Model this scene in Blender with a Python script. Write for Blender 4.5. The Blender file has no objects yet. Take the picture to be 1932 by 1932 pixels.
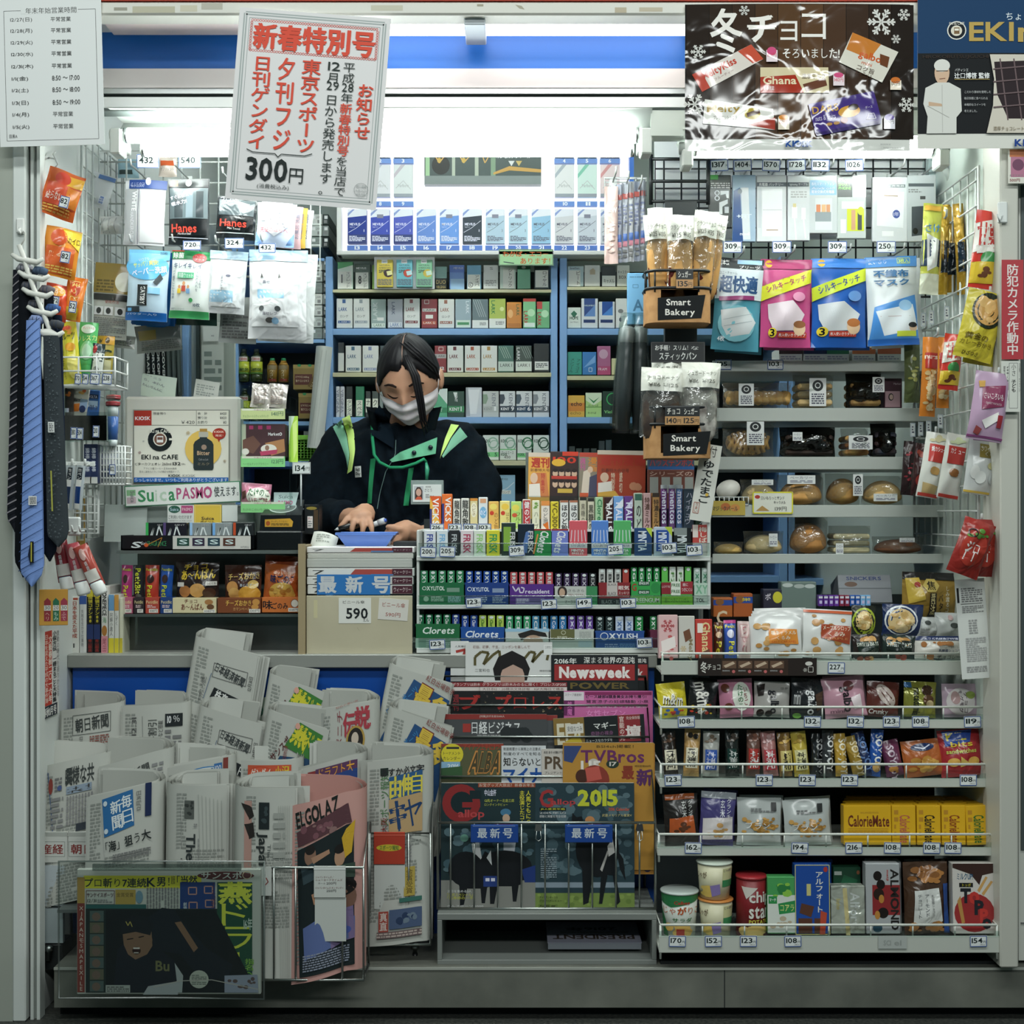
import bpy,math,random
from mathutils import Vector,Matrix,Euler
from mathutils.geometry import tessellate_polygon
SC=bpy.context.scene
COL=SC.collection
R=math.radians
F=2700.0;CAMY=-3.0;CAMZ=1.06
def sc(Y):return(Y-CAMY)/F
def X(px,Y):return(px-966)*sc(Y)
def Z(py,Y):return CAMZ-(py-966)*sc(Y)
def at(px,py,Y):return Vector((X(px,Y),Y,Z(py,Y)))
# camera, world, light, exposure
cam=bpy.data.cameras.new('camera');co=bpy.data.objects.new('camera',cam);COL.objects.link(co)
cam.sensor_width=36.0;cam.sensor_fit='HORIZONTAL';cam.lens=36.0*F/1932.0
co.location=(0,CAMY,CAMZ);co.rotation_euler=(R(90),0,0);cam.clip_end=50;SC.camera=co
w=bpy.data.worlds.new('station');SC.world=w;w.use_nodes=True
w.node_tree.nodes['Background'].inputs[0].default_value=(0.45,0.74,0.72,1)
w.node_tree.nodes['Background'].inputs[1].default_value=0.13
vs=SC.view_settings;SC.display_settings.display_device='sRGB'
vs.view_transform='Standard';vs.look='None';vs.gamma=1;vs.use_curve_mapping=False;vs.exposure=0.13
cy=SC.cycles
cy.max_bounces=6;cy.diffuse_bounces=3;cy.glossy_bounces=3;cy.transmission_bounces=4;cy.transparent_max_bounces=14
cy.caustics_reflective=False;cy.caustics_refractive=False;cy.sample_clamp_indirect=6
def area(name,loc,size,sy,power,col=(1,1,1),rot=(0,0,0)):
 l=bpy.data.lights.new(name,'AREA');l.shape='RECTANGLE';l.size=size;l.size_y=sy;l.energy=power;l.color=col
 o=bpy.data.objects.new(name,l);COL.objects.link(o);o.location=loc;o.rotation_euler=rot
 return o
area('hall_lamp',(-0.9,-1.55,3.0),1.8,0.25,24,(.93,1,.97),(R(18),0,0))
area('hall_lamp',(1.1,-1.55,3.0),1.8,0.25,24,(.93,1,.97),(R(18),0,0))
area('hall_lamp',(0.5,-4.35,3.0),3.4,0.25,62,(.95,1,.98),(R(42),0,0))
# materials
def rgb(h):
 if len(h)==3:h=''.join(c+c for c in h)
 o=[]
 for i in(0,2,4):
  c=int(h[i:i+2],16)/255.0
  o.append(c/12.92 if c<=.04045 else((c+.055)/1.055)**2.4)
 return(*o,1)
_M={}
FIN={'p':(.75,.25,0,0),'g':(.38,.4,0,0),'s':(.2,.5,0,0),'f':(.24,.55,0,.5),'F':(.18,.7,.25,.8),'m':(.32,.5,1,0),'c':(.9,.1,0,.25),'w':(.4,.4,0,0),'h':(.42,.5,0,0),'k':(.5,.35,0,0),'b':(.55,.3,0,.5),'x':(.08,.45,0,.32)}
def M(h,fin='g'):
 key=h+'_'+fin
 if key in _M:return _M[key]
 m=bpy.data.materials.new('paint_'+key);m.use_nodes=True;nt=m.node_tree
 b=nt.nodes['Principled BSDF']
 if fin=='e':
  b.inputs['Base Color'].default_value=(.8,.8,.8,1);b.inputs['Emission Color'].default_value=rgb(h);b.inputs['Emission Strength'].default_value=1.0
 else:
  ro,sp,me,bu=FIN[fin]
  b.inputs['Base Color'].default_value=rgb(h);b.inputs['Roughness'].default_value=ro
  b.inputs['Specular IOR Level'].default_value=sp;b.inputs['Metallic'].default_value=me
  if fin=='k':
   b.inputs['Subsurface Weight'].default_value=.15;b.inputs['Subsurface Radius'].default_value=(.02,.008,.004)
  if bu:
   t=nt.nodes.new('ShaderNodeTexCoord');n=nt.nodes.new('ShaderNodeTexNoise');p=nt.nodes.new('ShaderNodeBump')
   n.inputs['Scale'].default_value={'c':400,'b':90,'x':11}.get(fin,26);n.inputs['Detail'].default_value=1.5;n.inputs['Distortion'].default_value=1.2 if fin in 'fFx'else 0
   p.inputs['Strength'].default_value=bu;p.inputs['Distance'].default_value={'c':.001,'b':.003,'x':.012}.get(fin,.012)
   nt.links.new(t.outputs['Object'],n.inputs['Vector']);nt.links.new(n.outputs['Fac'],p.inputs['Height']);nt.links.new(p.outputs['Normal'],b.inputs['Normal'])
 _M[key]=m
 return m
def emis(name,h,st):
 m=bpy.data.materials.new(name);m.use_nodes=True;b=m.node_tree.nodes['Principled BSDF']
 b.inputs['Base Color'].default_value=(.8,.8,.8,1);b.inputs['Emission Color'].default_value=rgb(h);b.inputs['Emission Strength'].default_value=st
 return m
def film(name,tint,gl,bump,rough=.12,sc_=30,milk=0):
 m=bpy.data.materials.new(name);m.use_nodes=True;nt=m.node_tree;nt.nodes.remove(nt.nodes['Principled BSDF'])
 o=nt.nodes['Material Output'];mx=nt.nodes.new('ShaderNodeMixShader');tr=nt.nodes.new('ShaderNodeBsdfTransparent');g=nt.nodes.new('ShaderNodeBsdfGlossy')
 tr.inputs[0].default_value=rgb(tint);g.inputs['Roughness'].default_value=rough;mx.inputs[0].default_value=gl
 if bump:
  t=nt.nodes.new('ShaderNodeTexCoord');n=nt.nodes.new('ShaderNodeTexNoise');p=nt.nodes.new('ShaderNodeBump')
  n.inputs['Scale'].default_value=sc_;n.inputs['Distortion'].default_value=1.0;p.inputs['Strength'].default_value=bump;p.inputs['Distance'].default_value=.02
  nt.links.new(t.outputs['Object'],n.inputs['Vector']);nt.links.new(n.outputs['Fac'],p.inputs['Height']);nt.links.new(p.outputs['Normal'],g.inputs['Normal'])
 base=tr
 if milk:
  df=nt.nodes.new('ShaderNodeBsdfDiffuse');df.inputs[0].default_value=(.8,.8,.78,1);m2=nt.nodes.new('ShaderNodeMixShader');m2.inputs[0].default_value=milk
  nt.links.new(tr.outputs[0],m2.inputs[1]);nt.links.new(df.outputs[0],m2.inputs[2]);base=m2
 nt.links.new(base.outputs[0],mx.inputs[1]);nt.links.new(g.outputs[0],mx.inputs[2]);nt.links.new(mx.outputs[0],o.inputs[0])
 return m
FILM=film('clear_bag_film','f0f2f0',.16,.6,.14,34,.05)
ACRYL=film('clear_acrylic','eef4f2',.06,0,.05)
SLEEVE=film('clear_vinyl_sleeve','e6ecea',.05,.25,.25,8)
def grain(h,h2,scale,fin='p',rough=.7,det=6,lo=.35,hi=.65):
 m=bpy.data.materials.new('grain_'+h+h2);m.use_nodes=True;nt=m.node_tree;b=nt.nodes['Principled BSDF']
 t=nt.nodes.new('ShaderNodeTexCoord');n=nt.nodes.new('ShaderNodeTexNoise');r=nt.nodes.new('ShaderNodeValToRGB')
 n.inputs['Scale'].default_value=scale;n.inputs['Detail'].default_value=det
 r.color_ramp.elements[0].position=lo;r.color_ramp.elements[1].position=hi
 r.color_ramp.elements[0].color=rgb(h);r.color_ramp.elements[1].color=rgb(h2)
 nt.links.new(t.outputs['Object'],n.inputs['Vector']);nt.links.new(n.outputs['Fac'],r.inputs[0]);nt.links.new(r.outputs[0],b.inputs['Base Color'])
 b.inputs['Roughness'].default_value=rough
 return m
# lettering
_fc=bpy.data.curves.new('lettering','FONT');_fo=bpy.data.objects.new('lettering',_fc)
_fc.resolution_u=2;_fc.fill_mode='BOTH';_G={}
def glyph(ch,off):
 k=(ch,off)
 if k not in _G:
  _fc.offset=off;_fc.body=ch
  me=bpy.data.meshes.new_from_object(_fo)
  v=[(p.co.x,p.co.y)for p in me.vertices];f=[tuple(p.vertices)for p in me.polygons]
  bpy.data.meshes.remove(me)
  if not v:g=(v,f,0,.3,0,0)
  else:g=(v,f,min(p[0]for p in v),max(p[0]for p in v),min(p[1]for p in v),max(p[1]for p in v))
  _G[k]=g
 return _G[k]
# mesh builder
class B:
 def __init__(s):s.v=[];s.f=[];s.m=[];s.ms=[];s.sm=[];s._i={}
 def mi(s,m):
  k=m.name
  if k not in s._i:s._i[k]=len(s.ms);s.ms.append(m)
  return s._i[k]
 def add(s,vs,fs,m,smooth=False):
  o=len(s.v);i=s.mi(m);s.v.extend(vs)
  for f in fs:s.f.append(tuple(o+a for a in f));s.m.append(i);s.sm.append(smooth)
  return s
 def box(s,x0,x1,y0,y1,z0,z1,m,c=0):
  if c<=0:
   v=[(x,y,z)for x in(x0,x1)for y in(y0,y1)for z in(z0,z1)]
   return s.add(v,[(0,1,3,2),(4,6,7,5),(0,4,5,1),(2,3,7,6),(0,2,6,4),(1,5,7,3)],m)
  c=min(c,(x1-x0)*.3,(y1-y0)*.3,(z1-z0)*.3)
  v=[];ix={}
  for a in(0,1):
   for b in(0,1):
    for d in(0,1):
     P=(x0,x1)[a],(y0,y1)[b],(z0,z1)[d];sg=(1,-1)[a]*c,(1,-1)[b]*c,(1,-1)[d]*c
     for k in range(3):
      q=[P[j]+(0 if j==k else sg[j])for j in range(3)]
      ix[a,b,d,k]=len(v);v.append(tuple(q))
  f=[]
  for k in range(3):
   for e in(0,1):
    def g(p,q):
     t=[0,0,0];t[k]=e;t[(k+1)%3]=p;t[(k+2)%3]=q;return ix[t[0],t[1],t[2],k]
    f.append((g(0,0),g(1,0),g(1,1),g(0,1)))
  for k in range(3):
   i,j=(k+1)%3,(k+2)%3
   for p in(0,1):
    for q in(0,1):
     def g(e,n):
      t=[0,0,0];t[k]=e;t[i]=p;t[j]=q;return ix[t[0],t[1],t[2],n]
     f.append((g(0,i),g(1,i),g(1,j),g(0,j)))
  for a in(0,1):
   for b in(0,1):
    for d in(0,1):f.append((ix[a,b,d,0],ix[a,b,d,1],ix[a,b,d,2]))
  return s.add(v,f,m)
 def grid(s,fn,nu,nv,m,smooth=True):
  v=[tuple(fn(i/nu,j/nv))for j in range(nv+1)for i in range(nu+1)]
  f=[(j*(nu+1)+i,j*(nu+1)+i+1,(j+1)*(nu+1)+i+1,(j+1)*(nu+1)+i)for j in range(nv)for i in range(nu)]
  return s.add(v,f,m,smooth)
 def tube(s,pts,r,m,n=6,cap=True,closed=False):
  pts=[Vector(p)for p in pts];v=[];k=len(pts);rr=r if isinstance(r,(list,tuple))else[r]*k
  prev=None
  for i,p in enumerate(pts):
   d=(pts[(i+1)%k]if(i<k-1 or closed)else p)-(pts[i-1]if(i or closed)else p)
   d=d.normalized()if d.length>1e-9 else Vector((0,0,1))
   if prev is None:
    a=d.cross(Vector((0,0,1))if abs(d.z)<.9 else Vector((1,0,0))).normalized()
   else:
    a=(prev-d*prev.dot(d));a=a.normalized()if a.length>1e-6 else d.orthogonal().normalized()
   prev=a;b=d.cross(a)
   for j in range(n):
    t=2*math.pi*j/n;v.append(tuple(p+a*(math.cos(t)*rr[i])+b*(math.sin(t)*rr[i])))
  f=[]
  for i in range(k if closed else k-1):
   for j in range(n):
    i2=(i+1)%k;f.append((i*n+j,i*n+(j+1)%n,i2*n+(j+1)%n,i2*n+j))
  if cap and not closed:f.append(tuple(range(n-1,-1,-1)));f.append(tuple((k-1)*n+j for j in range(n)))
  return s.add(v,f,m,True)
 def lathe(s,prof,m,n=24,c=(0,0,0),sq=1.0):
  v=[];k=len(prof)
  for r,z in prof:
   for j in range(n):
    t=2*math.pi*j/n;v.append((c[0]+r*math.cos(t),c[1]+r*math.sin(t)*sq,c[2]+z))
  f=[(i*n+j,i*n+(j+1)%n,(i+1)*n+(j+1)%n,(i+1)*n+j)for i in range(k-1)for j in range(n)]
  if prof[0][0]>1e-6:f.append(tuple(range(n-1,-1,-1)))
  if prof[-1][0]>1e-6:f.append(tuple((k-1)*n+j for j in range(n)))
  return s.add(v,f,m,True)
 def ball(s,c,r,m,n=14,fn=None):
  rx,ry,rz=r if isinstance(r,(tuple,list))else(r,r,r)
  def g(u,v):
   t=2*math.pi*u;p=math.pi*v
   q=Vector((math.cos(t)*math.sin(p),math.sin(t)*math.sin(p),math.cos(p)))
   k=fn(q)if fn else 1
   return(c[0]+q.x*rx*k,c[1]+q.y*ry*k,c[2]+q.z*rz*k)
  return s.grid(g,n,max(6,n*2//3),m)
 def art(s,S,W,H,ops,fin='g',ox=0,oy=0,flat=True,e0=None,de=1.2e-5):
  e=[(.0002 if flat else.0014)if e0 is None else e0];st={'r':0,'c':(0,0),'k':0,'ky':0}
  stp=1e9 if flat else 7.0;de=de if flat else min(1.5e-4,.006/(1+ops.count(';')))
  def T(x,y):
   if st['k']:x=x+st['k']*(st['ky']-y)
   if st['r']:
    a=R(st['r']);dx,dy=x-st['c'][0],y-st['c'][1]
    x=st['c'][0]+dx*math.cos(a)-dy*math.sin(a);y=st['c'][1]+dx*math.sin(a)+dy*math.cos(a)
   return S((x-ox)/W,(y-oy)/H,e[0])
  def rect(x0,y0,x1,y1,m):
   nx=max(1,min(12,int(abs(x1-x0)/stp)+1));ny=max(1,min(12,int(abs(y1-y0)/stp)+1))
   s.grid(lambda u,v:T(x0+(x1-x0)*u,y0+(y1-y0)*v),nx,ny,m,not flat)
  def ell(x0,y0,x1,y1,m,n=20):
   cx,cy,rx,ry=(x0+x1)/2,(y0+y1)/2,(x1-x0)/2,(y1-y0)/2
   n=8 if max(rx,ry)<3 else n;rg=1 if flat or max(rx,ry)<6 else 3
   v=[T(cx,cy)]
   for q in range(1,rg+1):
    for j in range(n):v.append(T(cx+rx*q/rg*math.cos(2*math.pi*j/n),cy+ry*q/rg*math.sin(2*math.pi*j/n)))
   f=[(0,1+j,1+(j+1)%n)for j in range(n)]
   for q in range(rg-1):
    a=1+q*n;f+=[(a+j,a+n+j,a+n+(j+1)%n,a+(j+1)%n)for j in range(n)]
   s.add([tuple(p)for p in v],f,m,not flat)
  def line(pts,wd,m,closed=False):
   if closed:pts=pts+[pts[0]]
   for(xa,ya),(xb,yb)in zip(pts,pts[1:]):
    L=math.hypot(xb-xa,yb-ya)or 1;nx,ny=-(yb-ya)/L*wd/2,(xb-xa)/L*wd/2
    n=max(1,int(L/stp)+1);v=[]
    for i in range(n+1):
     t=i/n;x,y=xa+(xb-xa)*t,ya+(yb-ya)*t;v+=[tuple(T(x+nx,y+ny)),tuple(T(x-nx,y-ny))]
    s.add(v,[(2*i,2*i+1,2*i+3,2*i+2)for i in range(n)],m)
  def put(o,f,m,k,cw,ch):
   for dx,dy in(((-.9,-.5),(.9,-.5),(0,.9))if k else((0,0),)):
    e[0]+=8e-6
    s.add([tuple(T(x+dx*k*cw,y+dy*k*ch))for x,y in o],f,m)
  def text(tx,x0,y0,x1,y1,m,off,mode):
   if mode in 'vV':
    n=len(tx);ch=(y1-y0)/n
    for i,c in enumerate(tx):
     v,f,a,b_,c_,d=glyph(c,0 if ord(c)>0x2fff else off)
     if not v:continue
     o=[]
     for gx,gy in v:
      if ord(c)<0x2000:X_=(gx-(a+b_)/2)+.5
      else:X_=gx
      Y_=(.87-gy)/.98
      if c in 'ー～':X_,Y_=1-(gy+.12),gx
      o.append((x0+(x1-x0)*X_,y0+ch*(i+Y_)))
     put(o,f,m,off if ord(c)>0x2fff else 0,x1-x0,ch)
    return
   pen=0;gl=[];lo,hi=9,-9
   for c in tx:
    g=glyph(c,0 if ord(c)>0x2fff else off)
    if ord(c)>=0x2000:gl.append((g,pen));pen+=1.0
    elif not g[0]:pen+=.28;continue
    else:gl.append((g,pen-g[2]+.03));pen+=g[3]-g[2]+.075-off
    if g[0]:lo=min(lo,g[4]);hi=max(hi,g[5])
   if not gl:return
   if hi-lo<.3:lo-=.2;hi+=.2
   xa=min(g[2]+p for g,p in gl);xb=max(g[3]+p for g,p in gl);wd=max(xb-xa,.2)
   for g,p in gl:
    o=[]
    for gx,gy in g[0]:
     u=(gx+p-xa)/wd;v=(hi-gy)/(hi-lo)
     if mode in 'lL':x,y=x0+(1-v)*(x1-x0),y0+u*(y1-y0)
     elif mode in 'kK':x,y=x0+v*(x1-x0),y1-u*(y1-y0)
     else:x,y=x0+u*(x1-x0),y0+v*(y1-y0)
     o.append((x,y))
    kk=off if g[5]-g[4]>.5 and g[3]-g[2]>.75 else 0
    cw=(x1-x0)/wd if mode not in 'lLkK'else(x1-x0)/(hi-lo);cz=(y1-y0)/(hi-lo)if mode not in 'lLkK'else(y1-y0)/wd
    put(o,g[1],m,kk,cw,cz)
  for ln in ops.replace('\n',';').split(';'):
   ln=ln.strip()
   if not ln:continue
   op,rest=ln[0],ln[2:]
   e[0]+=de
   if op in 'tbBvVlLkK':
    q=rest.split(None,5)
    if len(q)<6:continue
    x0,y0,x1,y1=map(float,q[:4])
    text(q[5],x0,y0,x1,y1,M(q[4],fin),{'t':0,'b':.022,'B':.045,'v':0,'V':.022,'l':0,'L':.022,'k':0,'K':.022}[op],op)
    continue
   q=rest.split()
   if op=='R':st['r']=float(q[0]);st['c']=(float(q[1]),float(q[2]))if len(q)>2 else(0,0);continue
   if op=='I':st['k']=float(q[0]);st['ky']=float(q[1])if len(q)>1 else 0;continue
   if op=='p':
    pts=[(float(q[i]),float(q[i+1]))for i in range(1,len(q),2)]
    if not flat:
     pp=[]
     for(xa,ya),(xb,yb)in zip(pts,pts[1:]+pts[:1]):
      n=max(1,int(math.hypot(xb-xa,yb-ya)/stp));pp+=[(xa+(xb-xa)*i/n,ya+(yb-ya)*i/n)for i in range(n)]
     pts=pp
    tri=tessellate_polygon([[Vector((x,y,0))for x,y in pts]])
    tri=[tuple(t)for t in tri]
    if not flat:
     for _ in range(4):
      mid={};nt_=[]
      def md(a,b_):
       k=(min(a,b_),max(a,b_))
       if k not in mid:mid[k]=len(pts);pts.append(((pts[a][0]+pts[b_][0])/2,(pts[a][1]+pts[b_][1])/2))
       return mid[k]
      big=False
      for a,b_,c in tri:
       L=max(math.dist(pts[a],pts[b_]),math.dist(pts[b_],pts[c]),math.dist(pts[c],pts[a]))
       if L>7:big=True
      if not big:break
      for a,b_,c in tri:
       x_,y_,z_=md(a,b_),md(b_,c),md(c,a);nt_+=[(a,x_,z_),(x_,b_,y_),(z_,y_,c),(x_,y_,z_)]
      tri=nt_
    s.add([tuple(T(x,y))for x,y in pts],tri,M(q[0],fin));continue
   if op=='c':
    pts=[(float(q[i]),float(q[i+1]))for i in range(2,len(q),2)];line(pts,float(q[1]),M(q[0],fin));continue
   x0,y0,x1,y1=map(float,q[:4]);m=M(q[4],fin)
   if op=='r':rect(x0,y0,x1,y1,m)
   elif op=='e':ell(x0,y0,x1,y1,m)
   elif op=='f':line([(x0,y0),(x1,y0),(x1,y1),(x0,y1)],float(q[5])if len(q)>5 else 1,m,True)
   elif op=='o':
    cx,cy_,rx,ry=(x0+x1)/2,(y0+y1)/2,(x1-x0)/2,(y1-y0)/2
    line([(cx+rx*math.cos(a*math.pi/12),cy_+ry*math.sin(a*math.pi/12))for a in range(24)],float(q[5])if len(q)>5 else 1,m,True)
   elif op in 'gG':
    n=int(q[5]);rng=random.Random(int(x0*7+y0*13));a0,a1,b0,b1=(y0,y1,x0,x1)if op=='g'else(x0,x1,y0,y1)
    th=(a1-a0)/n
    for i in range(n):
     b=b0
     end=b1 if rng.random()<.8 else b0+(b1-b0)*rng.uniform(.4,.95)
     while b<end:
      L=rng.uniform(2.5,9)*max(1,th/4);c=min(end,b+L);a=a0+th*(i+.2);d=a0+th*(i+.78)
      if op=='g':rect(b,a,c,d,m)
      else:rect(a,b,d,c,m)
      b=c+th*.35
   elif op=='n':
    n,sz,seed=int(q[5]),float(q[6]),int(q[7])if len(q)>7 else 1;rng=random.Random(seed)
    for i in range(n):
     a=sz*rng.uniform(.5,1.2);b=a*rng.uniform(.5,1);cx,cy_=rng.uniform(x0+a/2,max(x0+a/2,x1-a/2)),rng.uniform(y0+b/2,max(y0+b/2,y1-b/2))
     if len(q)>8:m=M(q[8+i%(len(q)-8)]if i%2 else q[4],fin)
     e[0]+=de*.3;ell(cx-a/2,cy_-b/2,cx+a/2,cy_+b/2,m,9)
   elif op=='s':
    cx,cy_,r=(x0+x1)/2,(y0+y1)/2,(x1-x0)/2;wd=r*.13
    for a in range(6):
     t=a*math.pi/3+.5236
     def P(d,o):return(cx+d*r*math.sin(t)+o*r*math.cos(t),cy_-d*r*math.cos(t)+o*r*math.sin(t))
     line([P(0,0),P(1,0)],wd,m)
     for d in(.4,.68):line([P(d+.2,-.22),P(d,0),P(d+.2,.22)],wd,m)
  return s
 def make(s,name,parent=None,loc=None,rot=None):
  me=bpy.data.meshes.new(name);me.from_pydata(s.v,[],s.f)
  for m in s.ms:me.materials.append(m)
  me.polygons.foreach_set('material_index',s.m);me.polygons.foreach_set('use_smooth',s.sm);me.update()
  o=bpy.data.objects.new(name,me);COL.objects.link(o)
  if parent:o.parent=parent
  if loc is not None:o.location=loc
  if rot is not None:o.rotation_euler=Euler([R(a)for a in rot])
  return o
_LAB={}
def tag(o,label,cat,group=None):
 if label in _LAB:print('DUPLICATE LABEL',label)
 n=len(label.replace('-','').split())
 if n<4 or n>16:print('LABEL LENGTH',n,label)
 _LAB[label]=1
 o['label']=label;o['category']=cat
 if group:o['group']=group
 return o
def thing(name,label,cat,loc=(0,0,0),rot=None,group=None):
 o=bpy.data.objects.new(name,None);COL.objects.link(o);o.empty_display_size=.05;o.location=loc
 if rot is not None:o.rotation_euler=Euler([R(a)for a in rot])
 return tag(o,label,cat,group)
def struct(name,b,**k):
 o=b.make(name,**k);o['kind']='structure';return o
# bodies (centred on their front face: x across, y into the depth, z up)
def flatS(w,h,y=0):return lambda u,v,e:((u-.5)*w,y-e,(.5-v)*h)
def pouchS(w,h,d,sag=0,seed=0,seal=.05,wr=.25,curl=0):
 rng=random.Random(seed);a,b,c,p=[rng.uniform(0,6.28)for _ in range(4)]
 def S(u,v,e,back=False):
  bu=max(0.0,math.sin(math.pi*min(max(u,0),1)))**.55;t=min(1,max(0,(v-seal)/(1-2*seal)))
  bv=max(0.0,math.sin(math.pi*t**(1+sag)))**.6
  k=bu*bv;y=-d/2*k*(1+wr*.5*math.sin(9*u+a+5*v)*math.sin(7*v+b))
  if back:y=-y
  y+=wr*.006*math.sin(6*u+c)*(1-bv)+curl*h*(v-.5)**2
  ww=w*(1-.035*bv+.012*wr*math.sin(11*v+p))
  return((u-.5)*ww,y+(e if back else-e),(.5-v)*h)
 return S
def cylS(r0,r1,h,span=170):
 def S(u,v,e):
  t=R(-90+(u-.5)*span);r=r0+(r1-r0)*v+e
  return(r*math.cos(t),r*math.sin(t),(.5-v)*h)
 return S
def item(nm,lab,cat,bx,Y,d,body='box',col='eee',fin='g',art='',grp=None,rot=(0,0,0),seed=None,sag=.3,side=None,wr=.5,top=None,curl=0,parent=None,backcol=None,loc=None,wh=None,rel=False):
 x0,y0,x1,y1=bx;s_=sc(Y);w_,h_=wh or((x1-x0)*s_,(y1-y0)*s_)
 b=B();m=M(col,fin);ax,ay=(0,0)if rel else(x0,y0);seed=seed if seed is not None else int(x0*3+y0*7);loc=loc if loc is not None else at((x0+x1)/2,(y0+y1)/2,Y)
 if body=='box':
  b.box(-w_/2,w_/2,0,d,-h_/2,h_/2,M(side,fin)if side else m,.0012)
  if side:b.box(-w_/2+.0006,w_/2-.0006,-.0002,.001,-h_/2+.0006,h_/2-.0006,m)
  if top:
   b.art(lambda u,v,e:((u-.5)*w_,d*(1-v),h_/2+e),100,100,top,fin)
  b.art(flatS(w_,h_),x1-x0,y1-y0,art,fin,ax,ay)
 elif body=='card':
  b.box(-w_/2,w_/2,0,max(d,.0004),-h_/2,h_/2,m)
  b.art(flatS(w_,h_),x1-x0,y1-y0,art,fin,ax,ay)
 elif body=='curl':
  S=lambda u,v,e:((u-.5)*w_,curl*w_*(u-.5)**2*4+sag*h_*v*v-e,(.5-v)*h_)
  b.grid(lambda u,v:S(u,v,0),8,8,m);b.grid(lambda u,v:S(u,v,-.0006),8,8,M(backcol,fin)if backcol else m)
  b.art(S,x1-x0,y1-y0,art,fin,ax,ay,flat=False,e0=.0004)
 else:
  S=pouchS(w_,h_,d,sag,seed,wr=wr,curl=curl)
  b.grid(lambda u,v:S(u,v,0),12,14,m);b.grid(lambda u,v:S(u,v,0,True),8,10,M(backcol,fin)if backcol else m)
  b.art(S,x1-x0,y1-y0,art,fin,ax,ay,flat=False)
 o=b.make(nm,parent,loc if parent is None else None,rot)
 if parent is None and lab:tag(o,lab,cat,grp)
 return o
# setting
WHITE=M('e6e6e2','g');STEEL=M('8f928f','h')
XL=-0.995;XR=1.012
b=B();b.box(-2.6,2.6,-3.4,0.12,-.1,0,grain('2f3230','4a4b46',140,rough=.6));b.box(-2.6,2.6,.12,2.3,-.1,.0,M('2b2f30','g'));struct('floor',b)
b=B();b.box(X(108,0),2.4,-.02,.3,.028,.112,grain('5b5d56','77786f',9,rough=.5,lo=.3,hi=.7));b.box(X(108,0),2.4,.02,.3,0,.028,M('151a1b','p'));b.box(X(108,0),2.4,-.023,-.02,.107,.112,M('a6a8a0','h'))  # near-black base below the plinth: shadow of the recess put into its colour
b.box(X(1366,-.02),X(1368,-.02),-.0205,-.019,.028,.107,M('2c2f2e','p'))
o=struct('trim_1',b)
b=B();b.box(-2.4,X(25,-.02),-.022,.1,0,2.4,M('a3a79d','p'));struct('wall_left',b)
b=B();b.box(X(25,-.02),X(50,-.02),-.026,.02,0,2.4,M('d6dad6','g'),.003);b.box(X(50,-.01),X(58,-.01),-.0,.02,0,2.4,M('15191a','p'))
b.box(X(58,-.01),X(64,-.01),-.012,.02,0,2.4,M('c9cdc8','g'));b.box(X(64,-.01),X(70,-.01),-.004,.02,0,2.4,M('8e938f','g'));b.box(X(70,-.01),X(76,-.01),-.012,.02,0,2.4,M('d3d7d2','g'));struct('trim_2',b)
b=B();b.box(XL-.05,XL,.02,2.2,0,2.45,M('d2d6d2','g'));struct('wall_side_left',b)
b=B();b.box(XR,XR+.04,.06,2.2,0,2.45,M('cfd8d0','g'));struct('wall_side_right',b)
b=B();b.box(X(1887,-.05),X(1922,-.05),-.05,.06,.12,2.1,M('c4c3b9','g'),.003);struct('trim_3',b)
b=B();b.box(X(1922,0),2.4,0,.08,.12,2.4,M('d0d1c9','g'));b.box(X(1922,0)+.004,2.4,-.004,0,Z(1603,0),Z(350,0),M('4d5656','g'));b.box(X(1922,0)+.004,2.4,-.003,0,Z(1742,0),Z(1740,0),M('777','p'));struct('wall_right',b)
b=B();b.box(XL-.1,XR+.1,2.0,2.1,0,2.45,M('b9c4bd','g'));struct('wall_back',b)
b=B();b.box(XL-.1,XR+.1,.1,2.2,2.45,2.5,M('e9e9e6','g'));b.box(XL-.1,XR+.1,-.05,.118,2.105,2.2,WHITE);struct('ceiling',b)
b=B();yb=-.06;b.box(-2.4,2.4,yb,.0,Z(28,yb),Z(2,yb),M('cfcdc4','g'),.004);b.box(-2.4,2.4,yb-.004,0,Z(2,yb),Z(-60,yb),M('d2452c','g'))
def bs(u,v,e):return(X(u*1932,yb),yb-e,Z(v*1932,yb))
b.art(bs,1932,1932,'r 250 12 330 24 b9b49f;r 340 10 372 22 c8c2ae;r 380 6 420 18 b6b2a6;r 215 14 240 20 9a978a;p a9a391 972 9 980 16 990 18 984 11;r 1160 14 1182 24 b8ac96;r 1206 14 1250 22 bdb29e;r 700 10 760 20 c4c0ae;r 900 8 912 12 a29c8a;r 1800 8 1850 20 d8d6d0','p')
struct('trim_4',b)
b=B();ybk=.12
b.box(XL,XR,ybk,ybk+.05,Z(132,ybk),2.45,M('1c5fb0','g'));b.box(XL,XR,ybk-.01,ybk+.05,Z(168,ybk),Z(132,ybk),M('e3dcda','g'))
b.box(XL,XR,ybk-.006,ybk+.05,Z(178,ybk),Z(168,ybk),M('c7c9c8','m'));b.box(XL,XR,ybk+.01,ybk+.05,Z(184,ybk),Z(178,ybk),M('3a4443','p'))
b.box(XL,XR,ybk-.004,ybk+.05,Z(203,ybk),Z(184,ybk),M('e4e6e4','g'));b.box(XL,XR,ybk+.006,ybk+.05,Z(208,ybk),Z(203,ybk),M('6c7472','p'))
b.box(X(1228,.12),XR,ybk,ybk+.05,Z(256,ybk),Z(208,ybk),M('c2c9c1','g'));struct('wall_bulkhead',b)
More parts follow.
